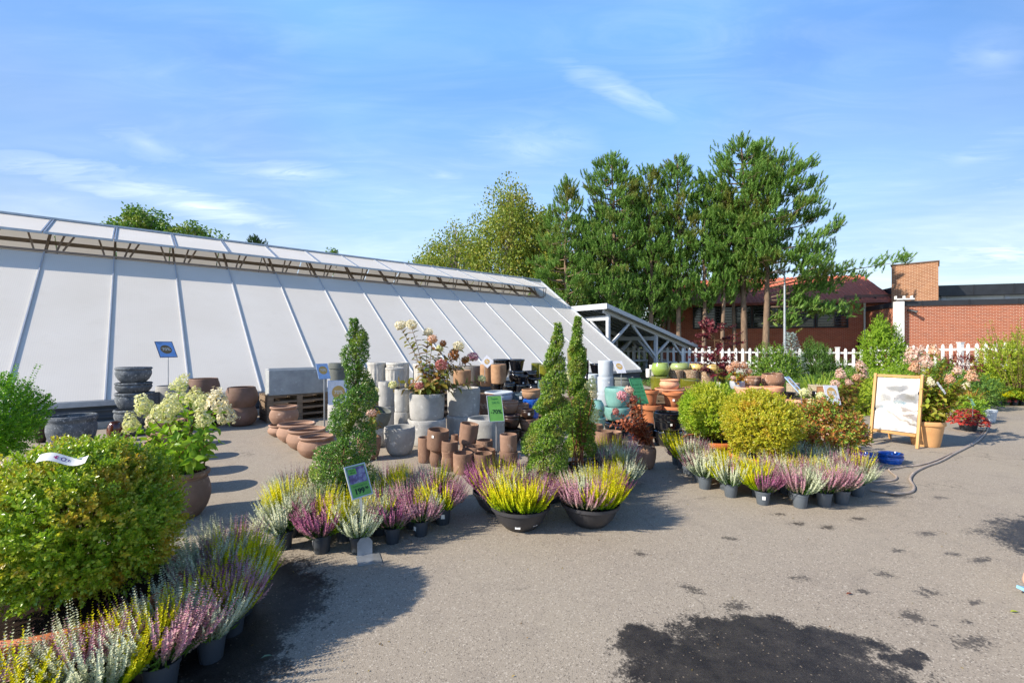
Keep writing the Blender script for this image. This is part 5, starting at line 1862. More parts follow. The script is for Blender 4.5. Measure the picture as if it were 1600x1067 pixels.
S_red = leafmat('shrub_leaf_red_green', ['#7aa63a', '#94b442', '#a88a3c', '#b8603a', '#658e34', '#b8a044'], ['#b86a3c', '#c48a42', '#b04c34', '#98983c'], 3.5, .56, .42, .35, .4)
S_cot = leafmat('cotoneaster_leaf', ['#5c842c', '#749a38', '#487028', '#8cac42', '#9cb44a'], None, 3, .5, .4, .3, .4)
S_jun = leafmat('juniper_leaf', ['#507634', '#668c3c', '#42662e', '#7a9c46', '#5a7e38'], None, 3, .5, .55, .25, .3)
S_spr = leafmat('blue_spruce_needles', ['#9fb4b4', '#b4c6c4', '#86a0a0', '#c4d2ce', '#92aaa6'], None, 3, .5, .55, .15, .3)
S_bri = leafmat('bright_shrub_leaf', ['#84a830', '#9cbe3a', '#6e9428', '#b0cc48', '#88ac34'], None, 3, .5, .42, .38, .4)
S_yel = leafmat('yellow_green_leaf', ['#a0b834', '#b8c83e', '#8aa42e', '#c8d050', '#94ac34'], None, 3, .5, .42, .4, .4)
S_pur = leafmat('purple_leaf', ['#5f2630', '#77323c', '#4a1e2a', '#8c4248', '#6a323c'], None, 3, .5, .42, .35, .4)
S_heu = leafmat('heuchera_leaf', ['#b02c34', '#c84a44', '#92222c', '#d07050', '#a83a3a', '#c85a4a'], None, 3, .5, .42, .35, .4)
S_dred = leafmat('dark_red_leaf', ['#6f2a30', '#823a3c', '#5a2028', '#944a44'], None, 3, .5, .45, .3, .4)
S_org = leafmat('orange_grass_leaf', ['#b87a34', '#a8943a', '#c8843c', '#8a9a34', '#b05a34'], None, 3, .5, .5, .35, .3)

shrub('leafy_shrub', 'bushy shrub of red and green autumn leaves right of the bronze box ball', (4.16, 6.12, .004), .40, (.40, .40, .36), S_red, 800, .062, 61, up=.5, tpl=T_LEAF, ratio=.5)
shrub('garden_shrub', 'dark green rounded shrub in front of the picket fence left of the blue spruce', (W(1214, 560, 13.6)[0], 13.6, .004), .72, (.62, .6, .78), S_cot, 2100, .06, 62, tpl=T_DIA, ratio=.65, noise=.14)
shrub('garden_shrub', 'upright dark juniper shrub in front of the picket fence right of the blue spruce', (W(1273, 560, 15.0)[0], 15.0, .004), .80, (.50, .5, .86), S_jun, 2200, .07, 63, up=1.4, ratio=.3, noise=.16)
shrub('garden_shrub', 'bright green leafy shrub with a long top shoot before the white duct', (W(1383, 545, 14.2)[0], 14.2, .004), 1.10, (.60, .55, 1.10), S_bri, 2300, .07, 64, ratio=.55, noise=.14)
shrub('garden_shrub', 'loose leafy shoot cluster poking above the bright green shrub', (W(1375, 520, 14.0)[0], 14.0, .004), 2.05, (.14, .14, .38), S_bri, 160, .07, 65, stem=False)
for i, (a, d, zc, rx, rz_, m, lb) in enumerate([
        (1262, 12.2, .30, .75, .34, S_jun, 'low green juniper mat below the upright juniper'), (1335, 13.0, .40, .9, .42, S_cot, 'low dark shrub along the fence left of the bright shrub'),
        (1300, 16.0, .45, 1.2, .5, S_jun, 'broad low conifer at the fence foot behind the grass tuft'),
        (1405, 12.2, .45, .8, .5, S_bri, 'leafy green shrub behind the top of the sandwich board'), (1450, 13.0, .55, .9, .60, S_cot, 'green shrub behind the tall yellow green hydrangea'),
        (1505, 13.2, .65, .8, .62, S_dred, 'dark purple leaved shrub behind the yellow green hydrangea'), (1518, 11.4, .40, .55, .42, S_jun, 'grey green shrub right of the yellow green hydrangea'),
        (1575, 12.6, .42, .95, .40, S_bri, 'flat spreading bright green shrub above the tray of yellow heather'), (1600, 13.5, .62, .9, .48, S_yel, 'yellow green spreading shrub at the right edge of the bed'),
        (1120, 14.5, .35, 1.4, .40, S_cot, 'low green hedge clump below the fence behind the glazed pots'), (1085, 16.0, .3, 1.5, .35, S_jun, 'low dark groundcover clump beside the shelter post'),
        (1356, 10.6, .35, .5, .38, S_yel, 'yellow green shrub left behind the sandwich board'), (1650, 12.6, .5, 1.0, .5, S_bri, 'bright green spreading shrub cut by the right picture edge')]):
    shrub('bed_shrub', lb, (W(a, 560, d)[0], d, .004), zc, (rx, rx * .8, rz_), m, int(900 * rx + 300), .062, 70 + i, up=.35, noise=.2, ratio=.5)
shrub('loose_shrub', 'tall loose yellow green shrub with upright shoots at the right edge', (W(1585, 560, 12.4)[0], 12.4, .004), .95, (.70, .6, .72), S_yel, 1700, .065, 90, noise=.22, up=.9)
rng = np.random.default_rng(91)
pr, m_ = [], MB()
o = thing('arching_shrub', 'loose shrub of long upright yellowish shoots before the orange brick wall', 'shrub', (W(1592, 560, 11.9)[0], 11.9, .004), 0)
for k in range(34):
    a, q = rng.uniform(0, 6.28), rng.uniform(.1, .6)
    p0 = np.array([math.cos(a) * q * .4, math.sin(a) * q * .4, .5])
    p1 = np.array([math.cos(a) * q * 1.4, math.sin(a) * q, rng.uniform(1.3, 2.35)])
    pts = p0 + (p1 - p0) * np.linspace(.1, 1, 9)[:, None]
    m_.tube([tuple(p0), tuple(p1)], [.008, .003], 5)
    pr.append(sprigs(pts, np.repeat((p1 - p0)[None], 9, 0), rng, 3, .06, .034, .12, 60))
V, T = join(pr)
new('foliage', np_mesh('foliage', V, T, S_yel), o)
m_.build('stems', bark, o)
# blue spruce
rng = np.random.default_rng(92)
o = thing('blue_spruce', 'small silver blue spruce in front of the picket fence', 'spruce', (W(1236, 560, 14.6)[0], 14.6, .004), 0)
pr, m_ = [], MB()
m_.tube([(0, 0, 0), (0, 0, 1.0), (.02, 0, 2.05)], [.035, .022, .006], 7)
for k in range(120):
    z = .35 + 1.65 * (k / 120) ** .9
    L = .42 * (1 - (z - .35) / 1.8) + .06
    a = k * 2.4
    d = np.array([math.cos(a), math.sin(a), .25])
    m_.tube([(0, 0, z), tuple(d * L + [0, 0, z])], [.008, .003], 4)
    pts = np.array([0, 0, z]) + d * L * np.linspace(.25, 1, 5)[:, None]
    pr.append(sprigs(pts, np.repeat(d[None], 5, 0), rng, 5, .045, .012, L * .25, 55))
V, T = join(pr)
new('foliage', np_mesh('foliage', V, T, S_spr), o)
m_.build('trunk', bark, o)


def grass(name, label, pos, n, L, mat, seed, cat='grass', w_=.012, lean=.9, r0=.06, potr=None):
    rng = np.random.default_rng(seed)
    o = thing(name, label, cat, pos, 0)
    pr = []
    a = rng.uniform(0, 6.28, n)
    le = L * rng.uniform(.6, 1.1, n)
    el = rng.uniform(.25, 1.0, n) * lean
    b = np.stack([np.cos(a) * r0 * rng.uniform(0, 1, n), np.sin(a) * r0 * rng.uniform(0, 1, n), np.full(n, potr[1] - .03 if potr else .0)], 1)
    rad = np.stack([np.cos(a), np.sin(a), np.zeros(n)], 1)
    side = np.stack([-np.sin(a), np.cos(a), np.zeros(n)], 1)
    S = 6
    Vs, Ts = [], []
    pts = []
    for j in range(S + 1):
        s = j / S
        p = b + rad * (le * (np.sin(el) * s + .35 * el * s * s))[:, None]
        p[:, 2] += le * (np.cos(el) * s - .55 * el * s * s * s)
        ww = w_ * (1 - s) ** .6 * .5
        pts += [p - side * ww, p + side * ww]
    V = np.stack(pts, 1).reshape(-1, 3)
    base = (np.arange(n) * 2 * (S + 1))[:, None, None]
    tr = []
    for j in range(S):
        q = 2 * j
        tr += [(q, q + 1, q + 3), (q, q + 3, q + 2)]
    T = (np.array(tr)[None] + base).reshape(-1, 3)
    new('blades', np_mesh('blades', V, T, mat), o)
    if potr:
        m_ = MB()
        m_.lathe(open_pot([(potr[0] * .78, 0), (potr[0] * .8, .01), (potr[0] * .98, potr[1] * .93), (potr[0], potr[1])], .01, potr[1] * .85), 24)
        m_.build('pot', grey_pl, o)
    return o


S_gra = leafmat('lime_grass', ['#8fae34', '#a8c040', '#78982c', '#bccc54', '#98b43a'], None, 3, .5, .5, .4, .3)
grass('ornamental_grass', 'arching lime green grass tuft above the leaning white signs', (W(1280, 600, 10.9)[0], 10.9, .004), 900, 1.15, S_gra, 93, w_=.022, lean=.9, r0=.16)
grass('strap_leaf_plant', 'dark green strap leaved clump by the blue trays', (G(1330, 716)[0], 6.65, .004), 130, .30, leafmat('strap_leaf', ['#3f7424', '#528a2e', '#34601e', '#6a9c3a'], None, 3, .5, .4, .3, .4), 94, 'plant', .022, 1.1, .05)
grass('orange_grass', 'orange tinted grass in a pale grey bucket behind the red plant', (W(1527, 640, 9.7)[0], 9.9, .004), 240, .58, S_org, 95, 'grass', .014, .75, .09, (.14, .24))
shrub('young_shrub', 'small green and yellow plant in front of the orange grass', (W(1520, 640, 9.3)[0], 9.35, .004), .32, (.20, .18, .20), S_bri, 240, .05, 96, ratio=.6)
m_ = MB()
o = thing('bucket', 'pale grey bucket standing behind the red leaved plant', 'bucket', (W(1541, 650, 9.6)[0], 9.55, .004), 0)
m_.lathe(open_pot([(.095, 0), (.10, .01), (.125, .20), (.135, .205), (.135, .25), (.13, .255)], .008, .2), 28)
m_.build('pail', MT['palegrey'], o)
m_ = MB()
m_.lathe([(0, .21), (.12, .205)], 20)
m_.build('soil', soil_m, o)
# red leaved plant
rng = np.random.default_rng(97)
o = thing('red_leaved_plant', 'red and coral leaved plant in a black pot right of the tan pot', 'plant', (W(1517, 655, 8.5)[0], 8.55, .004), 0)
n = 420
a = rng.uniform(0, 6.28, n)
q = np.sqrt(rng.uniform(0, 1, n))
P = np.stack([np.cos(a) * q * .26, np.sin(a) * q * .26, .16 + .22 * (1 - q * q) + rng.normal(size=n) * .02], 1)
V, T = scatter(T_LEAF, P, np.stack([np.cos(a), np.sin(a), .3 - .7 * q], 1), np.stack([np.cos(a) * .5, np.sin(a) * .5, np.ones(n)], 1) + rng.normal(size=(n, 3)) * .3, .065 * rng.uniform(.7, 1.2, n), .06)
new('leaves', np_mesh('leaves', V, T, S_heu), o)
m_ = MB()
m_.lathe(open_pot([(.10, 0), (.11, .01), (.14, .15), (.15, .16)], .008, .14), 24)
m_.build('pot', grey_pl_d, o)
# row of small plants by the bed at the right edge
for k in range(9):
    a = 1548 + k * 12.5
    d = 12.2
    xx = W(a, 600, d)[0]
    if k % 2 == 0:
        rng = np.random.default_rng(700 + k)
        o = thing('small_bedding_plant', '%s dark red bedding plant from left in the tray row at the bed edge' % ORD[k // 2], 'plant', (xx, d, .004), 0, 'dark red plants in the tray row')
        n = 90
        aa = rng.uniform(0, 6.28, n)
        q = np.sqrt(rng.uniform(0, 1, n))
        P = np.stack([np.cos(aa) * q * .15, np.sin(aa) * q * .15, .12 + .14 * (1 - q * q)], 1)
        V, T = scatter(T_LEAF, P, np.stack([np.cos(aa), np.sin(aa), .4 - .5 * q], 1), np.stack([np.cos(aa) * .5, np.sin(aa) * .5, np.ones(n)], 1), .07, .06)
        new('leaves', np_mesh('leaves', V, T, S_dred), o)
        new('pot', HP[0], o)
    else:
        heather_pot(xx, d, 0, '%s bright yellow heather from left in the tray row at the bed edge' % ORD[k // 2], 'yellow heathers in the tray row', 720 + k, None, 1.05, 'yyy')
# purple leaved sapling
rng = np.random.default_rng(98)
o = thing('purple_sapling', 'slender purple leaved sapling standing behind the glazed pots', 'sapling', (W(1122, 600, 10.8)[0], 10.8, .4), 0)
m_ = MB()
m_.tube([(0, 0, 0), (.0, 0, .5), (-.06, 0, 1.0), (-.10, 0, 1.5), (-.12, 0, 1.85)], [.016, .014, .011, .008, .004], 7)
pr = []
for k in range(60):
    z = rng.uniform(.5, 1.75)
    a = rng.uniform(0, 6.28)
    L = rng.uniform(.25, .62) * (1 - abs(z - 1.15) * .55)
    d = np.array([math.cos(a) * 1.1, math.sin(a) * .8, rng.uniform(-.1, .55)])
    s0 = np.array([-.1 * z / 1.5, 0, z])
    m_.tube([tuple(s0), tuple(s0 + d * L)], [.006, .002], 5)
    pts = s0 + d * L * np.linspace(.3, 1, 6)[:, None]
    pr.append(sprigs(pts, np.repeat(d[None], 6, 0), rng, 2, .085, .055, .10, 60, T_LEAF))
V, T = join(pr)
new('foliage', np_mesh('foliage', V, T, S_pur), o)
m_.build('trunk', bark, o)
m_ = MB()
m_.box((0, -.03, .23), (.10, .004, .22))
m_.build('plant_tag', label_w, o)
# leaf litter and grit fallen round the pots and over the yard
rng = np.random.default_rng(444)
cs = np.array([(-1.4, 4.1, 1.1), (.5, 4.3, .9), (3.0, 5.3, 1.2), (-2.2, 2.5, 1.2), (-.2, 6.3, 1.6), (-3.4, 5.5, 1.5), (6.6, 7.2, 1.3), (2.2, 3.0, 2.4), (1.0, 5.5, 2.5)])
k_ = rng.integers(0, len(cs), 900)
P = np.stack([cs[k_, 0] + rng.normal(size=900) * cs[k_, 2] * .7, cs[k_, 1] + rng.normal(size=900) * cs[k_, 2] * .6, np.full(900, .008)], 1)
a = rng.uniform(0, 6.28, 900)
V, T = scatter(T_DIA, P, np.stack([np.cos(a), np.sin(a), rng.normal(size=900) * .15], 1), np.array([[0, 0, 1.0]]) + rng.normal(size=(900, 3)) * .2, rng.uniform(.006, .022, 900), .008)
kindof(new('leaf_litter', np_mesh('leaf_litter', V, T, leafmat('dry_litter', ['#6a5236', '#8a6f42', '#4d3d2c', '#a08a4c', '#6f6a3a', '#b0a48c'], None, 3, .5, .8, 0, .1))), 'stuff')
# soil bed the shrubs grow in
mb = MB()
pts = [(W(1180, 560, 13)[0], 11.6), (9.0, 9.9), (11.2, 11.9), (20, 12.5), (19, 23), (9, 25.5), (5, 25), (5.5, 13.5)]
mb.add([(x, y, .008) for x, y in pts], [tuple(range(len(pts)))])
kindof(mb.build('planting_bed', pbr('bed_soil', '#4c4030', '#5b5f34', 2.5, .95, .1, 0, .8, 20, tone=0)), 'structure')
# ================================================================== trees
N_pine = leafmat('pine_needles', ['#64903c', '#7ca64a', '#527c34', '#92b45c', '#6c9642', '#a4be6c'], ['#80893e', '#9a984e', '#6a7a38'], .5, .60, .5, .25, .3)
N_fir = leafmat('fir_needles', ['#2f5226', '#3f6630', '#264420', '#4c7438'], None, .5, .5, .5, .2, .3)
B_leaf = leafmat('birch_leaf', ['#748c36', '#8a9e42', '#627a30', '#a0a84a', '#7a9038', '#b0a644'], ['#a8a042', '#98923c', '#b8aa4a'], .35, .64, .5, .4, .3)
D_leaf = leafmat('broad_leaf', ['#4f7a2c', '#648e36', '#406826', '#7ca044', '#8a9c44'], ['#7a9a3c', '#98984a', '#6c8a34'], .35, .66, .5, .35, .3)
pbark = pbr('pine_bark', '#8a7663', '#67574a', 4, .95, .1, 0, .8, 12, (3, 3, .6))
bbark = pbr('birch_bark', '#b8b0a2', '#6c655c', 3, .9, .2, 0, .4, 12, (2, 2, 1))


def pine(label, px, d, ytop, prof, seed, lean=0.0, low=None, tr=.16, dens=1.0, mat=None, group='pine trees behind the picket fence'):
    """prof: (photo y, reach to the left, reach to the right in photo px); the crown is filled branch by branch"""
    rng = np.random.default_rng(seed)
    x = W(px, HY, d)[0]
    o = thing('pine_tree', label, 'pine tree', (x, d, 0), 0, group)
    H = CH - (ytop - HY) * d / F
    zs, lf, rt = [np.array(v) for v in zip(*sorted((CH - (y - HY) * d / F, a * d / F, b * d / F) for y, a, b in prof))]
    tz = np.linspace(0, H - .2, 10)
    ph = rng.uniform(0, 6)
    tx = lean * (tz / H) ** 1.5 + .12 * np.sin(tz * .7 + ph) * (tz / H)
    ty = .10 * np.sin(tz * .6 + ph + 2) * (tz / H)
    m_ = MB()
    m_.tube([(a, b, c) for a, b, c in zip(tx, ty, tz)], list(tr * (1 - .85 * (tz / H)) + .01), 9)
    tw_p, tw_a = [], []
    nb = int((zs[-1] - zs[0]) * 7.6 * dens)
    for k in range(nb):
        z = zs[0] + (zs[-1] - zs[0]) * ((k + rng.uniform(0, 1)) / nb)
        a = k * 2.399 + rng.normal() * .3
        cx, sy = math.cos(a), math.sin(a)
        reach = np.interp(z, zs, rt) * max(cx, 0) + np.interp(z, zs, lf) * max(-cx, 0)
        dpt = (np.interp(z, zs, rt) + np.interp(z, zs, lf)) * .45 * abs(sy)
        L = math.hypot(reach, dpt) if abs(cx) < .7 else reach
        L = max(.25, L * rng.uniform(.72, 1.08))
        z0 = max(z - .22 * L, 1.2)
        s0 = np.array([np.interp(z0, tz, tx), np.interp(z0, tz, ty), z0])
        hor = np.array([cx, sy, 0])
        p1 = s0 + hor * L * .55 + np.array([0, 0, .06 * L])
        p2 = s0 + hor * L + np.array([0, 0, .28 * L])
        m_.tube([tuple(s0), tuple(p1), tuple(p2)], [.045 * min(1, L / 2) + .008, .028 * min(1, L / 2) + .006, .008], 5)
        # side twigs in the outer part, each ending in upright brush tufts
        nt = max(5, int(L * 6.0 * dens))
        for j in range(nt):
            u = rng.uniform(.35, 1.0) ** .7
            c = s0 * (1 - u) ** 2 + 2 * u * (1 - u) * p1 + u * u * p2
            off = np.array([-sy, cx, 0]) * rng.normal() * L * .20 + hor * rng.normal() * .12 + np.array([0, 0, rng.normal() * .12])
            e = c + off
            if rng.uniform() < .35:
                m_.tube([tuple(c), tuple(e)], [.012, .006], 4)
            for q in range(4):
                tw_p.append(e + rng.normal(size=3) * np.array([.14, .14, .09]))
                tw_a.append(hor * .42 + np.array([0, 0, 1.0]) + rng.normal(size=3) * .25)
    # leader
    for j in range(14):
        tw_p.append(np.array([tx[-1], ty[-1], H - .1 - .05 * j]) + rng.normal(size=3) * .08 * (1 + j * .12))
        tw_a.append(np.array([0, 0, 1.2]) + rng.normal(size=3) * .35)
    for (ya, dxp, dyp) in (low or []):
        za = CH - (ya - HY) * d / F
        e = np.array([dxp * d / F, rng.normal() * .6 - .6, za])
        s0 = np.array([np.interp(za - .4, tz, tx), 0, za - dyp])
        m_.tube([tuple(s0), tuple((s0 + e) / 2 + [0, 0, .15]), tuple(e)], [.05, .035, .01], 6)
        for j in range(34):
            u = rng.uniform(.35, 1.05)
            c = s0 + (e - s0) * u + np.array([0, 0, .3 * u * (1 - u)]) + rng.normal(size=3) * np.array([.22, .30, .16])
            for q in range(3):
                tw_p.append(c + rng.normal(size=3) * .12)
                tw_a.append(np.array([np.sign(dxp) * .5, 0, .9]) + rng.normal(size=3) * .4)
    P, A = np.array(tw_p), unit(np.array(tw_a))
    nn = 34
    P2 = np.repeat(P, nn, 0)
    A2 = np.repeat(A, nn, 0)
    U, Vv = frame(A2, rng)
    n = len(P2)
    th = rng.uniform(0, 2 * PI, n)
    s = rng.uniform(0, 1, n)
    rd = U * np.cos(th)[:, None] + Vv * np.sin(th)[:, None]
    X = A2 * (.75 + .5 * s)[:, None] + rd * (.9 - .45 * s)[:, None]
    V, T = scatter(T_NEED, P2 + A2 * (s * .36)[:, None], X, A2, .165 * rng.uniform(.8, 1.25, n), .036)
    new('crown', np_mesh('crown', V, T, mat or N_pine), o)
    m_.build('trunk', pbark, o)
    return o


pine('narrow dark pine leftmost in the pine row next to the birches', 885, 28.5, 281, [(292, 8, 8), (320, 26, 20), (350, 44, 30), (390, 55, 40), (430, 62, 45), (470, 60, 45), (500, 45, 40)], 201)
pine('dense broad pine left of centre in the row with rounded top', 958, 28.0, 246, [(252, 14, 16), (275, 36, 34), (310, 56, 46), (350, 64, 50), (390, 66, 55), (430, 62, 55), (470, 58, 55), (500, 45, 45)], 202, dens=1.15)
pine('slim pine with pointed top right of the dense broad one', 1017, 27.2, 262, [(270, 10, 10), (290, 24, 22), (330, 32, 30), (380, 36, 34), (430, 40, 36), (470, 42, 36), (495, 30, 30)], 203)
pine('slim pine with twin humps of foliage in the row centre', 1061, 27.0, 249, [(256, 12, 14), (280, 26, 26), (320, 34, 34), (370, 36, 36), (420, 36, 34), (460, 32, 30), (485, 22, 20)], 204)
pine('pine in shade with bare lower trunk left of the twin big trunks', 1100, 26.6, 292, [(300, 14, 14), (340, 26, 26), (390, 28, 28), (440, 30, 24), (480, 20, 18)], 205, tr=.13)
pine('thin leaning pine just left of the lamp post group', 1128, 26.2, 290, [(300, 12, 12), (340, 22, 24), (390, 24, 22), (440, 22, 20), (470, 14, 14)], 206, .3, tr=.12)
pine('tallest pine with broad crown and two bare trunks showing below', 1163, 26.4, 219, [(226, 16, 16), (245, 44, 40), (275, 66, 60), (310, 70, 66), (345, 66, 64), (385, 58, 56), (425, 44, 46), (455, 24, 26)], 207, -.1, [(395, -70, .9)], .19, 1.1)
pine('big pine right of the tallest one with sparse lower limbs', 1196, 25.8, 236, [(244, 10, 36), (265, 30, 58), (300, 44, 76), (335, 50, 92), (370, 48, 104), (405, 40, 110), (435, 26, 100)], 208, .25, [(418, 172, 1.2), (438, 130, .8), (488, 100, -.3), (480, 62, -.4), (505, 35, -.1), (488, 130, .2), (455, 85, .4)], .19, 1.1)
pine('slender pine trunk between the twin big trunks', 1147, 27.4, 330, [(340, 12, 12), (380, 22, 22), (420, 24, 24), (460, 16, 18)], 209, tr=.12, dens=.8)
pine('pine with low hanging limbs above the shelter roof', 992, 29.5, 300, [(310, 16, 16), (350, 40, 40), (400, 56, 50), (440, 62, 56), (480, 64, 58), (515, 55, 45)], 210)
pine('shaded pine filling the gap behind the shelter roof', 925, 30.5, 330, [(340, 20, 20), (380, 44, 44), (430, 60, 60), (480, 66, 64), (530, 60, 50)], 211)
pine('background pine behind the brick house left end', 1045, 29.6, 330, [(345, 20, 20), (390, 34, 34), (440, 40, 34), (480, 34, 28), (500, 22, 18)], 212, tr=.13)


def broadleaf(name, label, px, d, ytop, ybot, hw, mat, seed, cat, leaf=.16, nclump=70, per=95, weep=0.0, bk=None, skew=0.0, group=None):
    rng = np.random.default_rng(seed)
    x = W(px, HY, d)[0]
    o = thing(name, label, cat, (x, d, 0), 0, group)
    zt, zb = CH - (ytop - HY) * d / F, CH - (ybot - HY) * d / F
    rx = hw * d / F
    zc, rz_ = (zt + zb) / 2, (zt - zb) / 2
    m_ = MB()
    m_.tube([(0, 0, 0), (.1, 0, zc * .6), (skew * rx * .3, 0, zc), (skew * rx, 0, zt - .5)], [.22, .18, .12, .03], 8)
    D = rdir(rng, nclump)
    rr = rng.uniform(.3, 1, nclump) ** .45
    C_ = D * rr[:, None] * np.array([rx, rx * .9, rz_]) * .9
    C_[:, 0] += skew * rx * np.clip(C_[:, 2] / rz_, -1, 1)
    C_[:, 0] *= 1 - .38 * np.clip(C_[:, 2] / rz_, 0, 1)
    C_[:, 2] += zc
    cr = rng.uniform(.16, .30, nclump) * rx
    for c in C_[::2]:
        m_.tube([(0, 0, max(c[2] - rz_ * .7, zb * .6)), tuple(c * np.array([.5, .5, 1]) - [0, 0, .3]), tuple(c)], [.07, .04, .01], 5)
    n = nclump * per
    idx = np.repeat(np.arange(nclump), per)
    E = rdir(rng, n) * (rng.uniform(.25, 1, n) ** .5)[:, None]
    P = C_[idx] + E * cr[idx][:, None] * np.array([1.15, 1.15, .85 + weep * .9])
    if weep:
        P[:, 2] -= weep * rng.uniform(0, 1, n) ** 2 * rx * .28
    X = rdir(rng, n) + np.array([0, 0, -.4 - weep])
    V, T = scatter(T_DIA, P, X, rdir(rng, n), leaf * rng.uniform(.6, 1.2, n), leaf * .65)
    new('crown', np_mesh('crown', V, T, mat), o)
    m_.build('trunk', bk or bbark, o)
    return o


broadleaf('birch_tree', 'tall yellowing birch with drooping twigs left of the pines', 797, 34, 276, 540, 78, B_leaf, 221, 'birch', .21, 190, 130, .8)
broadleaf('birch_tree', 'lower yellowing birch sloping down behind the greenhouse ridge', 712, 36, 340, 560, 72, B_leaf, 222, 'birch', .21, 130, 120, .6)
broadleaf('birch_tree', 'smallest rounded birch farthest left behind the greenhouse ridge', 668, 38, 376, 560, 44, B_leaf, 223, 'birch', .21, 80, 110, .4)
broadleaf('birch_tree', 'green birch crown between the tall birch and the first pine', 848, 33, 322, 540, 56, B_leaf, 224, 'birch', .20, 120, 120, .6)
broadleaf('leafy_tree', 'leafy tree with uneven crown above the left part of the greenhouse', 225, 31, 316, 480, 70, D_leaf, 225, 'tree', .21, 120, 120, 0)
broadleaf('leafy_tree', 'lower yellow green crown right behind the leafy tree', 310, 31.5, 346, 480, 62, D_leaf, 226, 'tree', .21, 100, 120, 0)
broadleaf('leafy_tree', 'small tree tips just above the greenhouse ridge at far left', 88, 30, 337, 470, 40, D_leaf, 227, 'tree', .16, 46, 80, 0)
broadleaf('leafy_tree', 'dark green tree tip alone above the middle of the ridge', 525, 34, 380, 500, 28, D_leaf, 228, 'tree', .15, 34, 90, 0)
pine('tiny conifer tip poking above the greenhouse ridge', 403, 36, 374, [(378, 3, 3), (390, 9, 9), (420, 18, 18), (460, 26, 26)], 213, tr=.12, mat=N_fir, group=None)
broadleaf('leafy_tree', 'dark leafy tree filling behind the timber shelter', 905, 38, 430, 600, 70, D_leaf, 229, 'tree', .2, 60, 110, 0)
broadleaf('leafy_tree', 'dark leafy tree behind the pines left of the brick house', 985, 39, 420, 600, 70, D_leaf, 230, 'tree', .2, 60, 110, 0)
# ================================================================== signs and small things
def plain(name, c, rough=.5, spec=.4):
    return pbr(name, c, None, 14, rough, spec, 0, .04, 60, None, 0, None, .02)


blue_s = plain('blue_sheet', '#8ab6f0')
pale_s = plain('pale_blue_sheet', '#a9c6ee')
white_s = plain('white_sheet', '#e8e8ee')
disc_s = plain('ochre_disc', '#d3ab62')
disc_d = plain('brown_disc', '#86704e')
green_s = plain('bright_green_sheet', '#6aa850')
green_d = plain('deep_green_sheet', '#448a5c')
ink = plain('dark_green_ink', '#12301f')
ink_b = plain('navy_frame', '#2a3d5c')
paper_ink = plain('white_ink', '#efe9dc')
steel = pbr('sign_steel', '#aeb3b8', '#979da3', 8, .4, .5, .6, .05, 60, tone=.03)
frame_s = pbr('silver_frame', '#c3cad0', '#b0b8bf', 8, .4, .5, .4, .05, 60, tone=.03)


def text(body, size, mat, parent, x, z, y=-.0045, bold=.0, align='CENTER'):
    cu = bpy.data.curves.new('lettering', 'FONT')
    cu.body = body
    cu.size = size
    cu.align_x = align
    cu.align_y = 'CENTER'
    cu.extrude = .0004
    cu.offset = bold
    cu.materials.append(mat)
    tmp = bpy.data.objects.new('lettering', cu)
    me = bpy.data.meshes.new_from_object(tmp)
    bpy.data.objects.remove(tmp)
    return new('lettering', me, parent, (x, y, z), (PI / 2, 0, 0))


def sign(label, px, py, d, w_, h_, yaw, tilt, roll, sheet, frame=None, foot=None, stake=.008, name='price_sign', base=None, fw=.008):
    """board centred on a photo point; yaw turns its face to the right, tilt leans its top back"""
    c = Vector(W(px, py, d))
    o = thing(name, label, 'sign', (c.x, c.y, 0), 0)
    bm_ = MB()
    bm_.box((0, 0, 0), (w_, .006, h_))
    Mx = Matrix.Rotation(R(yaw), 4, 'Z') @ Matrix.Rotation(R(-tilt), 4, 'X') @ Matrix.Rotation(R(roll), 4, 'Y')
    b = bm_.build('board', sheet, o, (0, 0, c.z))
    b.rotation_euler = Mx.to_euler()
    if frame:
        fm = MB()
        for s_ in (-1, 1):
            fm.box((s_ * w_ / 2, -.001, 0), (fw, .011, h_ + fw))
            fm.box((0, -.0012, s_ * h_ / 2), (w_ + fw * .98, .0105, fw))
        fm.build('frame', frame, b)
    lowp = Mx @ Vector((0, .006, -h_ / 2 + .03))
    zf = foot if foot is not None else .004
    sm = MB()
    sm.tube([(lowp.x, lowp.y, zf), (lowp.x, lowp.y, c.z + lowp.z)], stake, 8)
    sm.build('stake', steel, o)
    if base:
        zz = MB()
        zz.box((lowp.x, lowp.y, .008), (base, base * .8, .006))
        zz.build('base_plate', steel, o)
    return o, b


def disc(parent, rx, rz_, x, z, mat, y=-.0036):
    m_ = MB()
    vs = [(x + rx * math.cos(k / 32 * 2 * PI), y, z + rz_ * math.sin(k / 32 * 2 * PI)) for k in range(32)]
    vs += [(a, y + .001, c) for a, b, c in vs]
    m_.add(vs, [tuple(range(32))[::-1]] + [(k, (k + 1) % 32, (k + 1) % 32 + 32, k + 32) for k in range(32)])
    return m_.build('round_print', mat, parent)


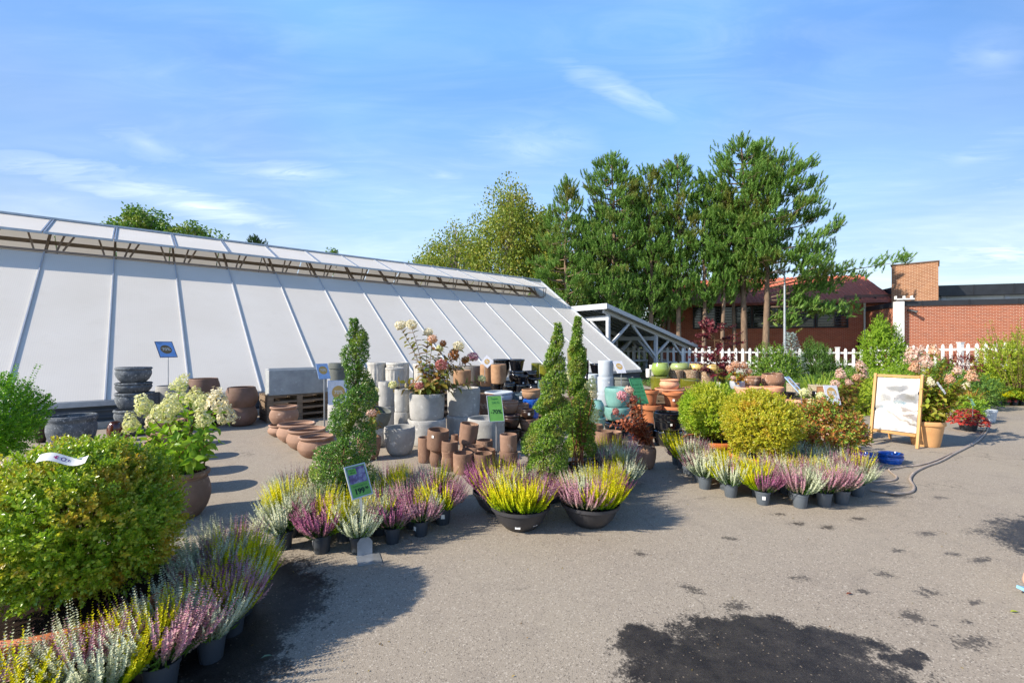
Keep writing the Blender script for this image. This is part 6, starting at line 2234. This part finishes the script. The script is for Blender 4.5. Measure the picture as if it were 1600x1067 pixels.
# percent signs
o, b = sign('blue percent sign with brown disc on a thin stake before the greenhouse, leftmost sign', 259.5, 546, 8.6, .29, .34, 65, 32, 0, blue_s, ink_b, .78, .007)
disc(b, .095, .095, 0, .0, disc_d)
text('70%', .085, paper_ink, b, 0, 0, -.006, .001)
text('Super', .035, ink_b, b, -.07, .135)
o, b = sign('pale blue percent sign with ochre disc on a grey post before the concrete troughs', 505, 580, 8.6, .23, .31, 50, 24, 0, pale_s, None, .004, .014)
disc(b, .082, .082, 0, .02, disc_s)
text('70%', .07, paper_ink, b, 0, .02, -.006, .001)
o, b = sign('white percent sheet with ochre disc standing in a grey planter behind the spiral tree', 527, 613, 8.1, .30, .42, 30, 8, 0, white_s, pale_s, .50, .007)
disc(b, .11, .12, .02, .0, disc_s)
text('70%', .09, paper_ink, b, .02, 0, -.006, .001)
o, b = sign('white square sign tilted on its corner above the tan cylinder pots', 761, 565, 9.2, .19, .19, 8, 12, 43, white_s, None, .85, .006)
disc(b, .055, .055, 0, 0, disc_s)
text('70%', .045, paper_ink, b, 0, 0, -.006, .001)
o, b = sign('white percent sign with ochre disc leaning by the pale grey cylinder stack', 968, 573.5, 8.75, .205, .27, 22, 34, 0, white_s, None, .62, .008)
disc(b, .07, .07, 0, .015, disc_s)
text('70%', .06, paper_ink, b, 0, .015, -.006, .001)
o, b = sign('slim white sign with two ochre discs leaning steeply right above the bronze ball', 1242, 603, 6.9, .20, .34, 44, 40, 0, white_s, pale_s, .004, .006)
disc(b, .06, .06, 0, .07, disc_s)
disc(b, .06, .06, 0, -.07, disc_s)
text('70%', .05, paper_ink, b, 0, .07, -.006, .001)
o, b = sign('white percent sign with big ochre disc behind the red green shrub', 1300, 617, 7.0, .26, .30, 14, 16, 2, white_s, None, .004, .007)
disc(b, .09, .09, 0, .03, disc_s)
text('70%', .08, paper_ink, b, 0, .03, -.006, .001)
m_ = MB()
m_.box((.02, -.004, -.12), (.07, .001, .014))
m_.build('printed_line', ink, b)
# green sale sign
o, b = sign('bright green sale sign reading minus 70 percent above the clay pot heap', 774, 638, 6.15, .205, .36, 18, 24, 0, green_s, frame_s, .004, .011, fw=.007)
text('Super', .042, plain('soft_green_ink', '#2f7a45'), b, 0, .135)
text('SALG', .046, M_('soft_green_ink'), b, .01, .08)
text('-70%', .078, ink, b, .005, -.05, -.0045, .0012)
# long dark green sign
o, b = sign('long deep green sign with rows of dots and small writing by the rust leaved hydrangea', 998, 611, 6.2, .185, .37, 22, 28, 0, green_d, M_('deep_green_sheet'), .004, .009, base=.16)
m_ = MB()
for k in range(4):
    for s_ in (-1, 1):
        m_.box((s_ * .062, -.0045, .095 - k * .052), (.016, .002, .009))
m_.build('dots', ink, b)
for k, w_ in enumerate(('Kjøp 2', 'Kjøp 3', 'Kjøp 4', 'Kjøp 5')):
    text(w_, .026, M_('soft_green_ink'), b, 0, .095 - k * .052)
# 199 price stand
o, b = sign('price stand with plant photo and green field reading 199 in front of the spiral tree', 560, 751, 3.52, .165, .245, 46, 26, -3, green_s, frame_s, .01, .0, fw=.009)
for ch_ in list(o.children):
    if ch_.name.startswith('stake'):
        bpy.data.objects.remove(ch_)
ph = bpy.data.materials.new('plant_photo_print')
t = NT(ph)
vec = t.coords(False)
n1 = t.noise(vec, 16, 4, .6)
c = t.ramp(n1, [(.30, lin('#22263a')), (.42, lin('#5a4a70')), (.50, lin('#6f6890')), (.57, lin('#8f94b0')), (.63, lin('#6f7a4a')), (.75, lin('#2f3b48'))])
t.out(t.principled(c, .35, .5))
m_ = MB()
m_.box((0, -.0042, .047), (.142, .002, .125))
m_.build('printed_photo', ph, b)
m_ = MB()
m_.box((-.034, -.0062, .078), (.066, .002, .046))
m_.build('printed_tag', plain('leaf_green_print', '#6ab04a'), b)
text('Ukens', .016, ink, b, -.034, .088, -.0078)
text('tilbud', .018, ink, b, -.034, .070, -.0078)
text('Calluna Trigo Trio', .0155, M_('soft_green_ink'), b, 0, -.036)
text('199', .056, ink, b, -.012, -.078, -.0045, .0022)
text('90', .026, ink, b, .050, -.067, -.0045, .001)
m_ = MB()
zt_ = b.location.z
fy = G(572, 868)[1] - o.location.y
fx = G(570, 868)[0] - o.location.x
m_.beam((fx, fy, .02), (.01, .006, zt_ - .06), .022, .006, 0, (0, 1, 0))
m_.build('stake', steel, o)
m_ = MB()
Mz = Matrix.Translation((fx, fy, 0)) @ Matrix.Rotation(R(24), 4, 'Z')
m_.box((.02, -.085, .0075), (.17, .17, .005), 0, Mz)
pr_ = [(-.055, .01), (.055, .01), (.055, .105), (.03, .14), (-.03, .14), (-.055, .105)]
vs = [(x, -.004, z) for x, z in pr_] + [(x, .002, z) for x, z in pr_]
m_.add(vs, [(0, 1, 2, 3, 4, 5), (11, 10, 9, 8, 7, 6)] + [(k, k + 6, (k + 1) % 6 + 6, (k + 1) % 6) for k in range(6)], 0, Mz)
m_.build('base_bracket', steel, o)
# small green plant sign at the right
o, b = sign('small green plant sign standing in the red leaved plant', 1518, 627, 8.4, .14, .17, 30, 25, 8, plain('pale_green_sheet', '#9ccf8c'), None, .2, .004)
text('Heuchera', .022, ink, b, 0, .03)
# grey stakes lying in the red shrub
for (p, q, lb) in [((1300, 690, 6.0), (1314, 723, 5.9), 'short weathered wooden stick leaning at the foot of the red green shrub')]:
    o = thing('stick', lb, 'stick', (0, 0, 0), 0)
    a_, b_ = Vector(W(*p)), Vector(W(*q))
    o.location = b_
    m_ = MB()
    m_.beam(a_ - b_, (0, 0, 0), .035, .012)
    m_.build('slat', wood_b, o)

# ================================================================== sandwich board
pine_w = pbr('pale_pine_wood', '#cda26c', '#b98c58', 4, .6, .3, 0, .15, 40, (1, 1, .25), tone=.02)
Lb = Vector(G(1357, 690))
Rb = Vector(G(1437, 702))
ux = (Rb - Lb)
wid = ux.length
sb = thing('sandwich_board', 'pine framed sandwich board with a shiny plastic covered white poster facing left', 'sandwich board', ((Lb + Rb) / 2)[:2] + (.004,), math.atan2(ux.y, ux.x))
HB, LN = 1.13, R(11)


def fp(x, s, o=0.0):            # front frame: s metres up along the leaning frame
    return Vector((x, math.sin(LN) * s - math.cos(LN) * o, math.cos(LN) * s + math.sin(LN) * o))


bw = .055
hx = wid / 2
for s_ in (-1, 1):
    m_ = MB()
    m_.beam(fp(s_ * (hx - bw / 2), 0), fp(s_ * (hx - bw / 2), HB / math.cos(LN)), .035, bw, 0, (0, 1, 0))
    m_.build('leg', pine_w, sb)
    m_ = MB()
    y1 = .62
    tp = fp(0, HB / math.cos(LN) - .03)
    m_.beam((s_ * (hx - bw * 1.6), y1, 0), (s_ * (hx - bw * 1.6), tp.y + .035, tp.z), .03, .045, 0, (0, 1, 0))
    m_.build('rear_leg', pine_w, sb)
for s0 in (.20, HB / math.cos(LN) - .03):
    m_ = MB()
    m_.beam(fp(-hx + bw, s0, -.002), fp(hx - bw, s0, -.002), bw, .03, 0, (0, -math.sin(LN), math.cos(LN)))
    m_.build('rail', pine_w, sb)
m_ = MB()
m_.beam((-hx + .1, .55, .22), (hx - .1, .55, .22), .03, .045)
m_.build('rear_rail', pine_w, sb)
psm = bpy.data.materials.new('poster_print')
t = NT(psm)
tcn = t.n.new('ShaderNodeTexCoord')
sp_ = t.n.new('ShaderNodeSeparateXYZ')
t.link(tcn.outputs['Object'], sp_.inputs[0])
pv = tcn.outputs['Object']
wn_ = t.new('ShaderNodeTexNoise')
wn_.inputs['Scale'].default_value = 5.0
wn_.inputs['Detail'].default_value = 4
t.link(pv, wn_.inputs['Vector'])
wv_ = t.n.new('ShaderNodeVectorMath')
wv_.operation = 'MULTIPLY_ADD'
t.link(wn_.outputs['Color'], wv_.inputs[0])
wv_.inputs[1].default_value = (.24, .24, .24)
t.link(pv, wv_.inputs[2])
fine = t.noise(pv, 60, 4, .8)
soft_ = t.noise(pv, 7, 3, .6)
c = t.mix(0.0, lin('#d2d1ce'), lin('#d2d1ce'))
for (x_, z_, rx_, rz_, ro_, hexc, k_) in [(.02, .90, .24, .055, .10, '#8f9090', .8), (-.10, .76, .15, .10, -.3, '#9a9a99', .7), (.14, .76, .18, .085, .15, '#858585', .85), (-.22, .60, .10, .05, .3, '#a3a19d', .7),
                                          (.13, .665, .15, .028, -.05, '#86b6cc', .8), (-.14, .565, .07, .022, 0, '#93bccb', .6), (.16, .59, .18, .018, -.12, '#9c7f70', .7), (.10, .53, .22, .02, -.15, '#a58878', .7), (.20, .43, .12, .07, -.7, '#8e7468', .75), (.0, .46, .16, .03, -.45, '#b59c8e', .6), (.25, .36, .07, .03, 0, '#7d6a60', .7)]:
    mp = t.new('ShaderNodeMapping', vector_type='TEXTURE')
    mp.inputs['Location'].default_value = (x_ + .12, .12 + .12, z_ + .12)
    mp.inputs['Rotation'].default_value = (0, -ro_, 0)
    mp.inputs['Scale'].default_value = (rx_ * 1.15, 5, rz_ * 1.5)
    t.link(wv_.outputs[0], mp.inputs['Vector'])
    ln = t.new('ShaderNodeVectorMath', operation='LENGTH')
    t.link(mp.outputs[0], ln.inputs[0])
    mask = t.ramp(t.math('ADD', ln.outputs['Value'], t.math('ADD', t.math('MULTIPLY_ADD', fine, .8, -.4), t.math('MULTIPLY_ADD', soft_, .8, -.4))), [(.45, k_), (1.1, 0.0)])
    c = t.mix(mask, c, tuple(v_ * .42 for v_ in lin(hexc)))
# pale creases running out from the two clips
for (x_, z_, ro_, L_) in [(-.02, .66, 1.35, .20), (-.16, .84, .45, .22), (.16, .86, -.35, .24), (.10, .50, .75, .30), (-.2, .62, -.1, .14)]:
    mp = t.new('ShaderNodeMapping', vector_type='TEXTURE')
    mp.inputs['Location'].default_value = (x_ + .12, .12 + .12, z_ + .12)
    mp.inputs['Rotation'].default_value = (0, ro_, 0)
    mp.inputs['Scale'].default_value = (L_, 5, .024)
    t.link(wv_.outputs[0], mp.inputs['Vector'])
    ln = t.new('ShaderNodeVectorMath', operation='LENGTH')
    t.link(mp.outputs[0], ln.inputs[0])
    c = t.mix(t.ramp(ln.outputs['Value'], [(.3, .95), (1.15, 0.0)]), c, lin('#d6d5d2'))
t.out(t.principled(c, .5, .3))
s0, s1 = .235, HB / math.cos(LN) - .065
m_ = MB()
Q = [fp(x, s, o_) for o_ in (-.006, 0) for s in (s0, s1) for x in (-hx + bw + .002, hx - bw - .002)]
m_.add([tuple(q) for q in Q], [(0, 2, 3, 1), (4, 5, 7, 6), (0, 1, 5, 4), (2, 6, 7, 3), (0, 4, 6, 2), (1, 3, 7, 5)])
po = m_.build('poster', psm, sb)
# wrinkled clear plastic over the poster: sheet with star shaped creases
nx_, nz_ = 56, 70
xs, ss = np.linspace(-hx + bw + .006, hx - bw - .006, nx_), np.linspace(s0 + .004, s1 - .004, nz_)
XX, SS = np.meshgrid(xs, ss)
Cx, Cs = -.03, .62
aa = np.arctan2(SS - Cs, XX - Cx)
rr_ = np.hypot(XX - Cx, SS - Cs)
dsp_ = .010 + .006 * np.sin(aa * 5 + 1.1 + 2.0 * np.sin(rr_ * 5)) * np.minimum(1, rr_ * 4) + .004 * np.sin(XX * 21 + SS * 13) * np.sin(SS * 17 - XX * 6)
edge = np.minimum(np.minimum(XX - xs[0], xs[-1] - XX), np.minimum(SS - ss[0], ss[-1] - SS))
dsp_ = .004 + (dsp_ - .002) * np.clip(edge / .05, 0, 1)
V_ = np.stack([XX, np.sin(LN) * SS - np.cos(LN) * dsp_, np.cos(LN) * SS + np.sin(LN) * dsp_], -1).reshape(-1, 3)
T_ = []
for j in range(nz_ - 1):
    for i in range(nx_ - 1):
        a = j * nx_ + i
        T_ += [(a, a + 1, a + nx_ + 1), (a, a + nx_ + 1, a + nx_)]
clm = bpy.data.materials.new('clear_plastic')
t = NT(clm)
gl = t.n.new('ShaderNodeBsdfGlossy')
gl.inputs['Roughness'].default_value = .16
tp_ = t.n.new('ShaderNodeBsdfTransparent')
lw = t.n.new('ShaderNodeLayerWeight')
lw.inputs['Blend'].default_value = .35
mx = t.n.new('ShaderNodeMixShader')
t.link(t.math('MULTIPLY_ADD', lw.outputs['Fresnel'], .6, .10), mx.inputs[0])
t.link(tp_.outputs[0], mx.inputs[1])
t.link(gl.outputs[0], mx.inputs[2])
t.out(mx.outputs[0])
cm_ = np_mesh('plastic_cover', V_, np.array(T_), clm)
cm_.polygons.foreach_set('use_smooth', [True] * len(cm_.polygons))
new('plastic_cover', cm_, sb)
for (x, s) in ((-hx + bw, .56), (hx - bw, .86)):
    m_ = MB()
    c0 = fp(x, s, .022)
    m_.box(tuple(c0), (.016, .012, .045))
    m_.build('clip', black_m, sb)

# ================================================================== blue trays
def tray(pos, rx, ry, h, label, rz_=0.0):
    m_ = MB()
    m_.lathe(open_pot([(.80, 0), (.84, .01), (.93, h * .6), (.97, h * .62), (1.0, h * .66), (.985, h * .7), (1.0, h * .95), (1.01, h)], .03, h * .35), 44, 0, None, None, rx, ry)
    o = m_.build('plant_saucer', MT['blue'], None, pos, (0, 0, rz_))
    tag(o, label, 'saucer', 'blue saucers on the asphalt')
    return o


c1 = G(1352, 727)
tray((c1[0], c1[1] + .16, .004), .235, .17, .075, 'lower wide oval blue saucer left in front of the sandwich board', -.25)
tray((c1[0] - .005, c1[1] + .165, .064), .225, .165, .06, 'upper oval blue saucer stacked on the wide left one', -.25)
c1 = G(1404, 727)
tray((c1[0], c1[1] + .13, .004), .155, .135, .085, 'lower round blue saucer right of the wide oval ones', .1)
tray((c1[0], c1[1] + .13, .070), .15, .13, .06, 'upper round blue saucer stacked on the right hand one', .1)

# ================================================================== hoses
hose_m = pbr('beige_hose', '#b3a598', '#96897d', 6, .55, .4, 0, .1, 60, tone=.03)


def hose(label, pts, r):
    P = [Vector(G(a, b, r + .004)) for a, b in pts]
    out = []
    for i in range(len(P) - 1):
        p0, p1, p2, p3 = P[max(i - 1, 0)], P[i], P[i + 1], P[min(i + 2, len(P) - 1)]
        for k in range(8):
            u = k / 8
            out.append(.5 * ((2 * p1) + (p2 - p0) * u + (2 * p0 - 5 * p1 + 4 * p2 - p3) * u * u + (3 * p1 - p0 - 3 * p2 + p3) * u ** 3))
    out.append(P[-1])
    o = out[0].copy()
    o.z = 0
    t_ = thing('garden_hose', label, 'hose', o, 0)
    m_ = MB()
    m_.tube([p - o for p in out], r, 10)
    m_.build('tube', hose_m, t_)
    return t_


hose('beige hose curving from the red plant down to the heather by the box balls', [(1546, 663), (1540, 676), (1526, 690), (1508, 700), (1492, 708), (1470, 720), (1448, 728), (1430, 737), (1422, 748), (1428, 760), (1424, 768), (1405, 771), (1385, 769), (1360, 765)], .014)
hose('second hose lying along the first, ending in a short loop by the blue saucers', [(1543, 662), (1536, 676), (1522, 690), (1502, 701), (1484, 709), (1462, 719), (1438, 726), (1412, 729), (1390, 732), (1393, 738), (1401, 745), (1396, 750), (1380, 751), (1360, 752)], .011)

# fallen heather sprig and leaves on the asphalt
for i, (a, b, mt, lb) in enumerate([(1578, 955, L_box_g, 'single green leaf lying on the asphalt at the right edge'), (1322, 928, RU_leaf, 'single brown leaf lying on the asphalt above the wet patch'), (407, 1028, H_whi, 'pale fallen heather spike on the wet asphalt at left')]):
    g = G(a, b, .012)
    V, T = scatter(T_LEAF, np.array([[0, 0, 0.]]), np.array([[1.0, .3 * i, .05]]), np.array([[0, 0, 1.0]]), .055, .016)
    o = new('fallen_leaf', np_mesh('fallen_leaf', V, T, mt), None, g)
    tag(o, lb, 'leaf')

# ================================================================== person leaving the picture at the right edge
skin = pbr('skin', '#dcae94', '#d0a088', 8, .5, .4, 0, .05, 60, tone=0)
denim = pbr('blue_shorts', '#4f6a94', '#435a80', 20, .85, .2, 0, .3, 60, tone=0)
shirt = pbr('white_shirt', '#d8d6d2', '#c9c7c3', 20, .85, .2, 0, .3, 60, tone=0)
hair_m = pbr('brown_hair', '#4a3527', '#38281d', 20, .6, .3, 0, .6, 60, (1, 1, .2), tone=0)
sole_m = pbr('light_blue_sole', '#8fc4e8', '#7db4da', 8, .6, .3, 0, .05, 60, tone=0)


def skinned(name, verts, edges, radii, mat, parent, root=0, sub=2):
    me = bpy.data.meshes.new(name)
    me.from_pydata([tuple(v) for v in verts], edges, [])
    me.materials.append(mat)
    o = new(name, me, parent)
    sk = o.modifiers.new('skin', 'SKIN')
    sk.use_smooth_shade = True
    for i, sv in enumerate(me.skin_vertices[0].data):
        rr = radii[i]
        sv.radius = rr if isinstance(rr, tuple) else (rr, rr)
        sv.use_root = i == root
    sb_ = o.modifiers.new('sub', 'SUBSURF')
    sb_.levels = sb_.render_levels = sub
    return o


# walks to the right (+x of the yard); heel of the rear foot shows at the picture edge
pe = thing('person', 'bare heel in a light blue sandal of a person walking out at the right edge', 'person', (3.795, 2.98, .004), 0)
V = [(0, 0, .92), (.01, 0, 1.10), (.03, 0, 1.30), (.045, 0, 1.44), (.055, 0, 1.50), (.075, 0, 1.62), (.08, 0, 1.70),      # 0-6 spine, neck, head
     (-.01, .09, .88), (.14, .095, .50), (.30, .09, .10), (.36, .09, .045), (.47, .09, .03),        # 7-11 front leg
     (-.02, -.09, .88), (-.16, -.095, .50), (-.47, -.09, .20), (-.52, -.09, .088), (-.415, -.09, .036),   # 12-16 rear leg, heel up
     (.03, .17, 1.38), (-.08, .22, 1.13), (-.02, .21, .90), (.01, .205, .83),                        # 17-20 arm
     (.03, -.17, 1.38), (.10, -.22, 1.12), (.24, -.20, .95), (.29, -.195, .90)]                      # 21-24 arm
E = [(0, 1), (1, 2), (2, 3), (3, 4), (4, 5), (5, 6), (0, 7), (7, 8), (8, 9), (9, 10), (10, 11), (0, 12), (12, 13), (13, 14), (14, 15), (15, 16),
     (3, 17), (17, 18), (18, 19), (19, 20), (3, 21), (21, 22), (22, 23), (23, 24)]
RD = [(.10, .14), (.09, .125), (.10, .15), (.07, .11), .052, (.088, .075), (.07, .065), (.085, .085), .058, .034, .036, .026, (.085, .085), .058, .036, .036, .03,
      .05, .038, .028, .024, .05, .038, .028, .024]
body = skinned('body', V, E, RD, skin, pe)


def hand(base, fwd, side):
    vs, es, rs = [tuple(base)], [], [.02]
    f_ = Vector(fwd).normalized()
    s_ = Vector(side).normalized()
    b_ = Vector(base)
    vs.append(tuple(b_ + f_ * .05))
    es.append((0, 1))
    rs.append((.028, .014))
    for k, (off, L) in enumerate(((-.027, .072), (-.009, .082), (.009, .078), (.026, .060))):
        p = b_ + f_ * .075 + s_ * off
        i0 = len(vs)
        curl = f_.cross(s_) * .012
        vs += [tuple(p), tuple(p + f_ * L * .55 + curl * .6), tuple(p + f_ * L + curl * 2)]
        es += [(1, i0), (i0, i0 + 1), (i0 + 1, i0 + 2)]
        rs += [.0095, .0085, .007]
    i0 = len(vs)
    vs += [tuple(b_ + f_ * .03 - s_ * .032), tuple(b_ + f_ * .068 - s_ * .050)]
    es += [(0, i0), (i0, i0 + 1)]
    rs += [.011, .009]
    return skinned('hand', vs, es, rs, skin, body, 0, 2)


hand((.015, .205, .81), (.1, 0, -1), (1, 0, .1))
hand((.30, -.195, .89), (.75, 0, -.65), (.6, 0, .75))
skinned('shorts', [(0, 0, .99), (0, 0, .90), (0, .09, .84), (.085, .094, .62), (-.01, -.09, .84), (-.11, -.094, .62)], [(0, 1), (1, 2), (2, 3), (1, 4), (4, 5)], [(.115, .155), (.12, .16), (.10, .10), (.095, .095), (.10, .10), (.095, .095)], denim, pe, 1)
m_ = MB()
rings = [(0, .82, .145, .182), (0, .90, .134, .176), (.0, .98, .125, .168), (.008, 1.08, .118, .158), (.018, 1.18, .122, .165), (.028, 1.28, .128, .180), (.034, 1.36, .122, .190), (.038, 1.42, .100, .160), (.045, 1.455, .070, .085)]
vs, fs, n_ = [], [], 28
for (cx, cz, ra, rb) in rings:
    for k in range(n_):
        an = 2 * PI * k / n_
        wv = 1 + .025 * math.sin(5 * an + cz * 23) * math.sin(cz * 17)
        vs.append((cx + ra * wv * math.cos(an), rb * wv * math.sin(an), cz))
for j in range(len(rings) - 1):
    for k in range(n_):
        q, r_ = j * n_ + k, j * n_ + (k + 1) % n_
        fs.append((q, r_, r_ + n_, q + n_))
m_.add(vs, fs, 0, None, True)
m_.tube([(.036, .10, 1.40), (.03, .165, 1.385), (.0, .19, 1.31), (-.035, .207, 1.22)], [.06, .072, .068, .064], 14)
m_.tube([(.036, -.10, 1.40), (.03, -.165, 1.385), (.05, -.19, 1.31), (.072, -.207, 1.22)], [.06, .072, .068, .064], 14)
m_.build('shirt', shirt, pe)
m_ = MB()
m_.lathe([(0, .118), (.045, .110), (.078, .085), (.097, .045), (.103, 0), (.101, -.04), (.093, -.075), (.070, -.085)], 28, 0, Matrix.Translation((.062, 0, 1.672)) @ Matrix.Rotation(R(-24), 4, 'Y'), lambda an, z: .03 * math.sin(an * 9 + z * 60), 1.05, .92)
m_.build('hair', hair_m, pe)
m_ = MB()
for (sx_, sy_, sz_, s2) in ((.155, 1, 1.665, 1), (.155, -1, 1.665, 1)):
    m_.lathe([(0, -.009), (.008, -.004), (.009, 0), (.008, .004), (0, .009)], 10, 0, Matrix.Translation((sx_, sy_ * .03, sz_)))
m_.build('eyes', plain('eye_white', '#d8d4cc'), body)
m_ = MB()
m_.tube([(.150, 0, 1.655), (.182, 0, 1.625), (.155, 0, 1.612)], [.008, .014, .009], 8)
m_.tube([(.143, -.024, 1.585), (.152, 0, 1.582), (.143, .024, 1.585)], [.003, .006, .003], 6)
m_.tube([(.07, .082, 1.66), (.06, .094, 1.64), (.07, .082, 1.61)], [.006, .011, .006], 6)
m_.tube([(.07, -.082, 1.66), (.06, -.094, 1.64), (.07, -.082, 1.61)], [.006, .011, .006], 6)
m_.build('face', skin, body)
m_ = MB()
m_.beam((-.545, -.09, .048), (-.385, -.09, .010), .085, .018)
m_.build('sandal', sole_m, pe)
m_ = MB()
m_.box((.41, .09, .006), (.25, .085, .012))
m_.build('sandal', sole_m, pe)
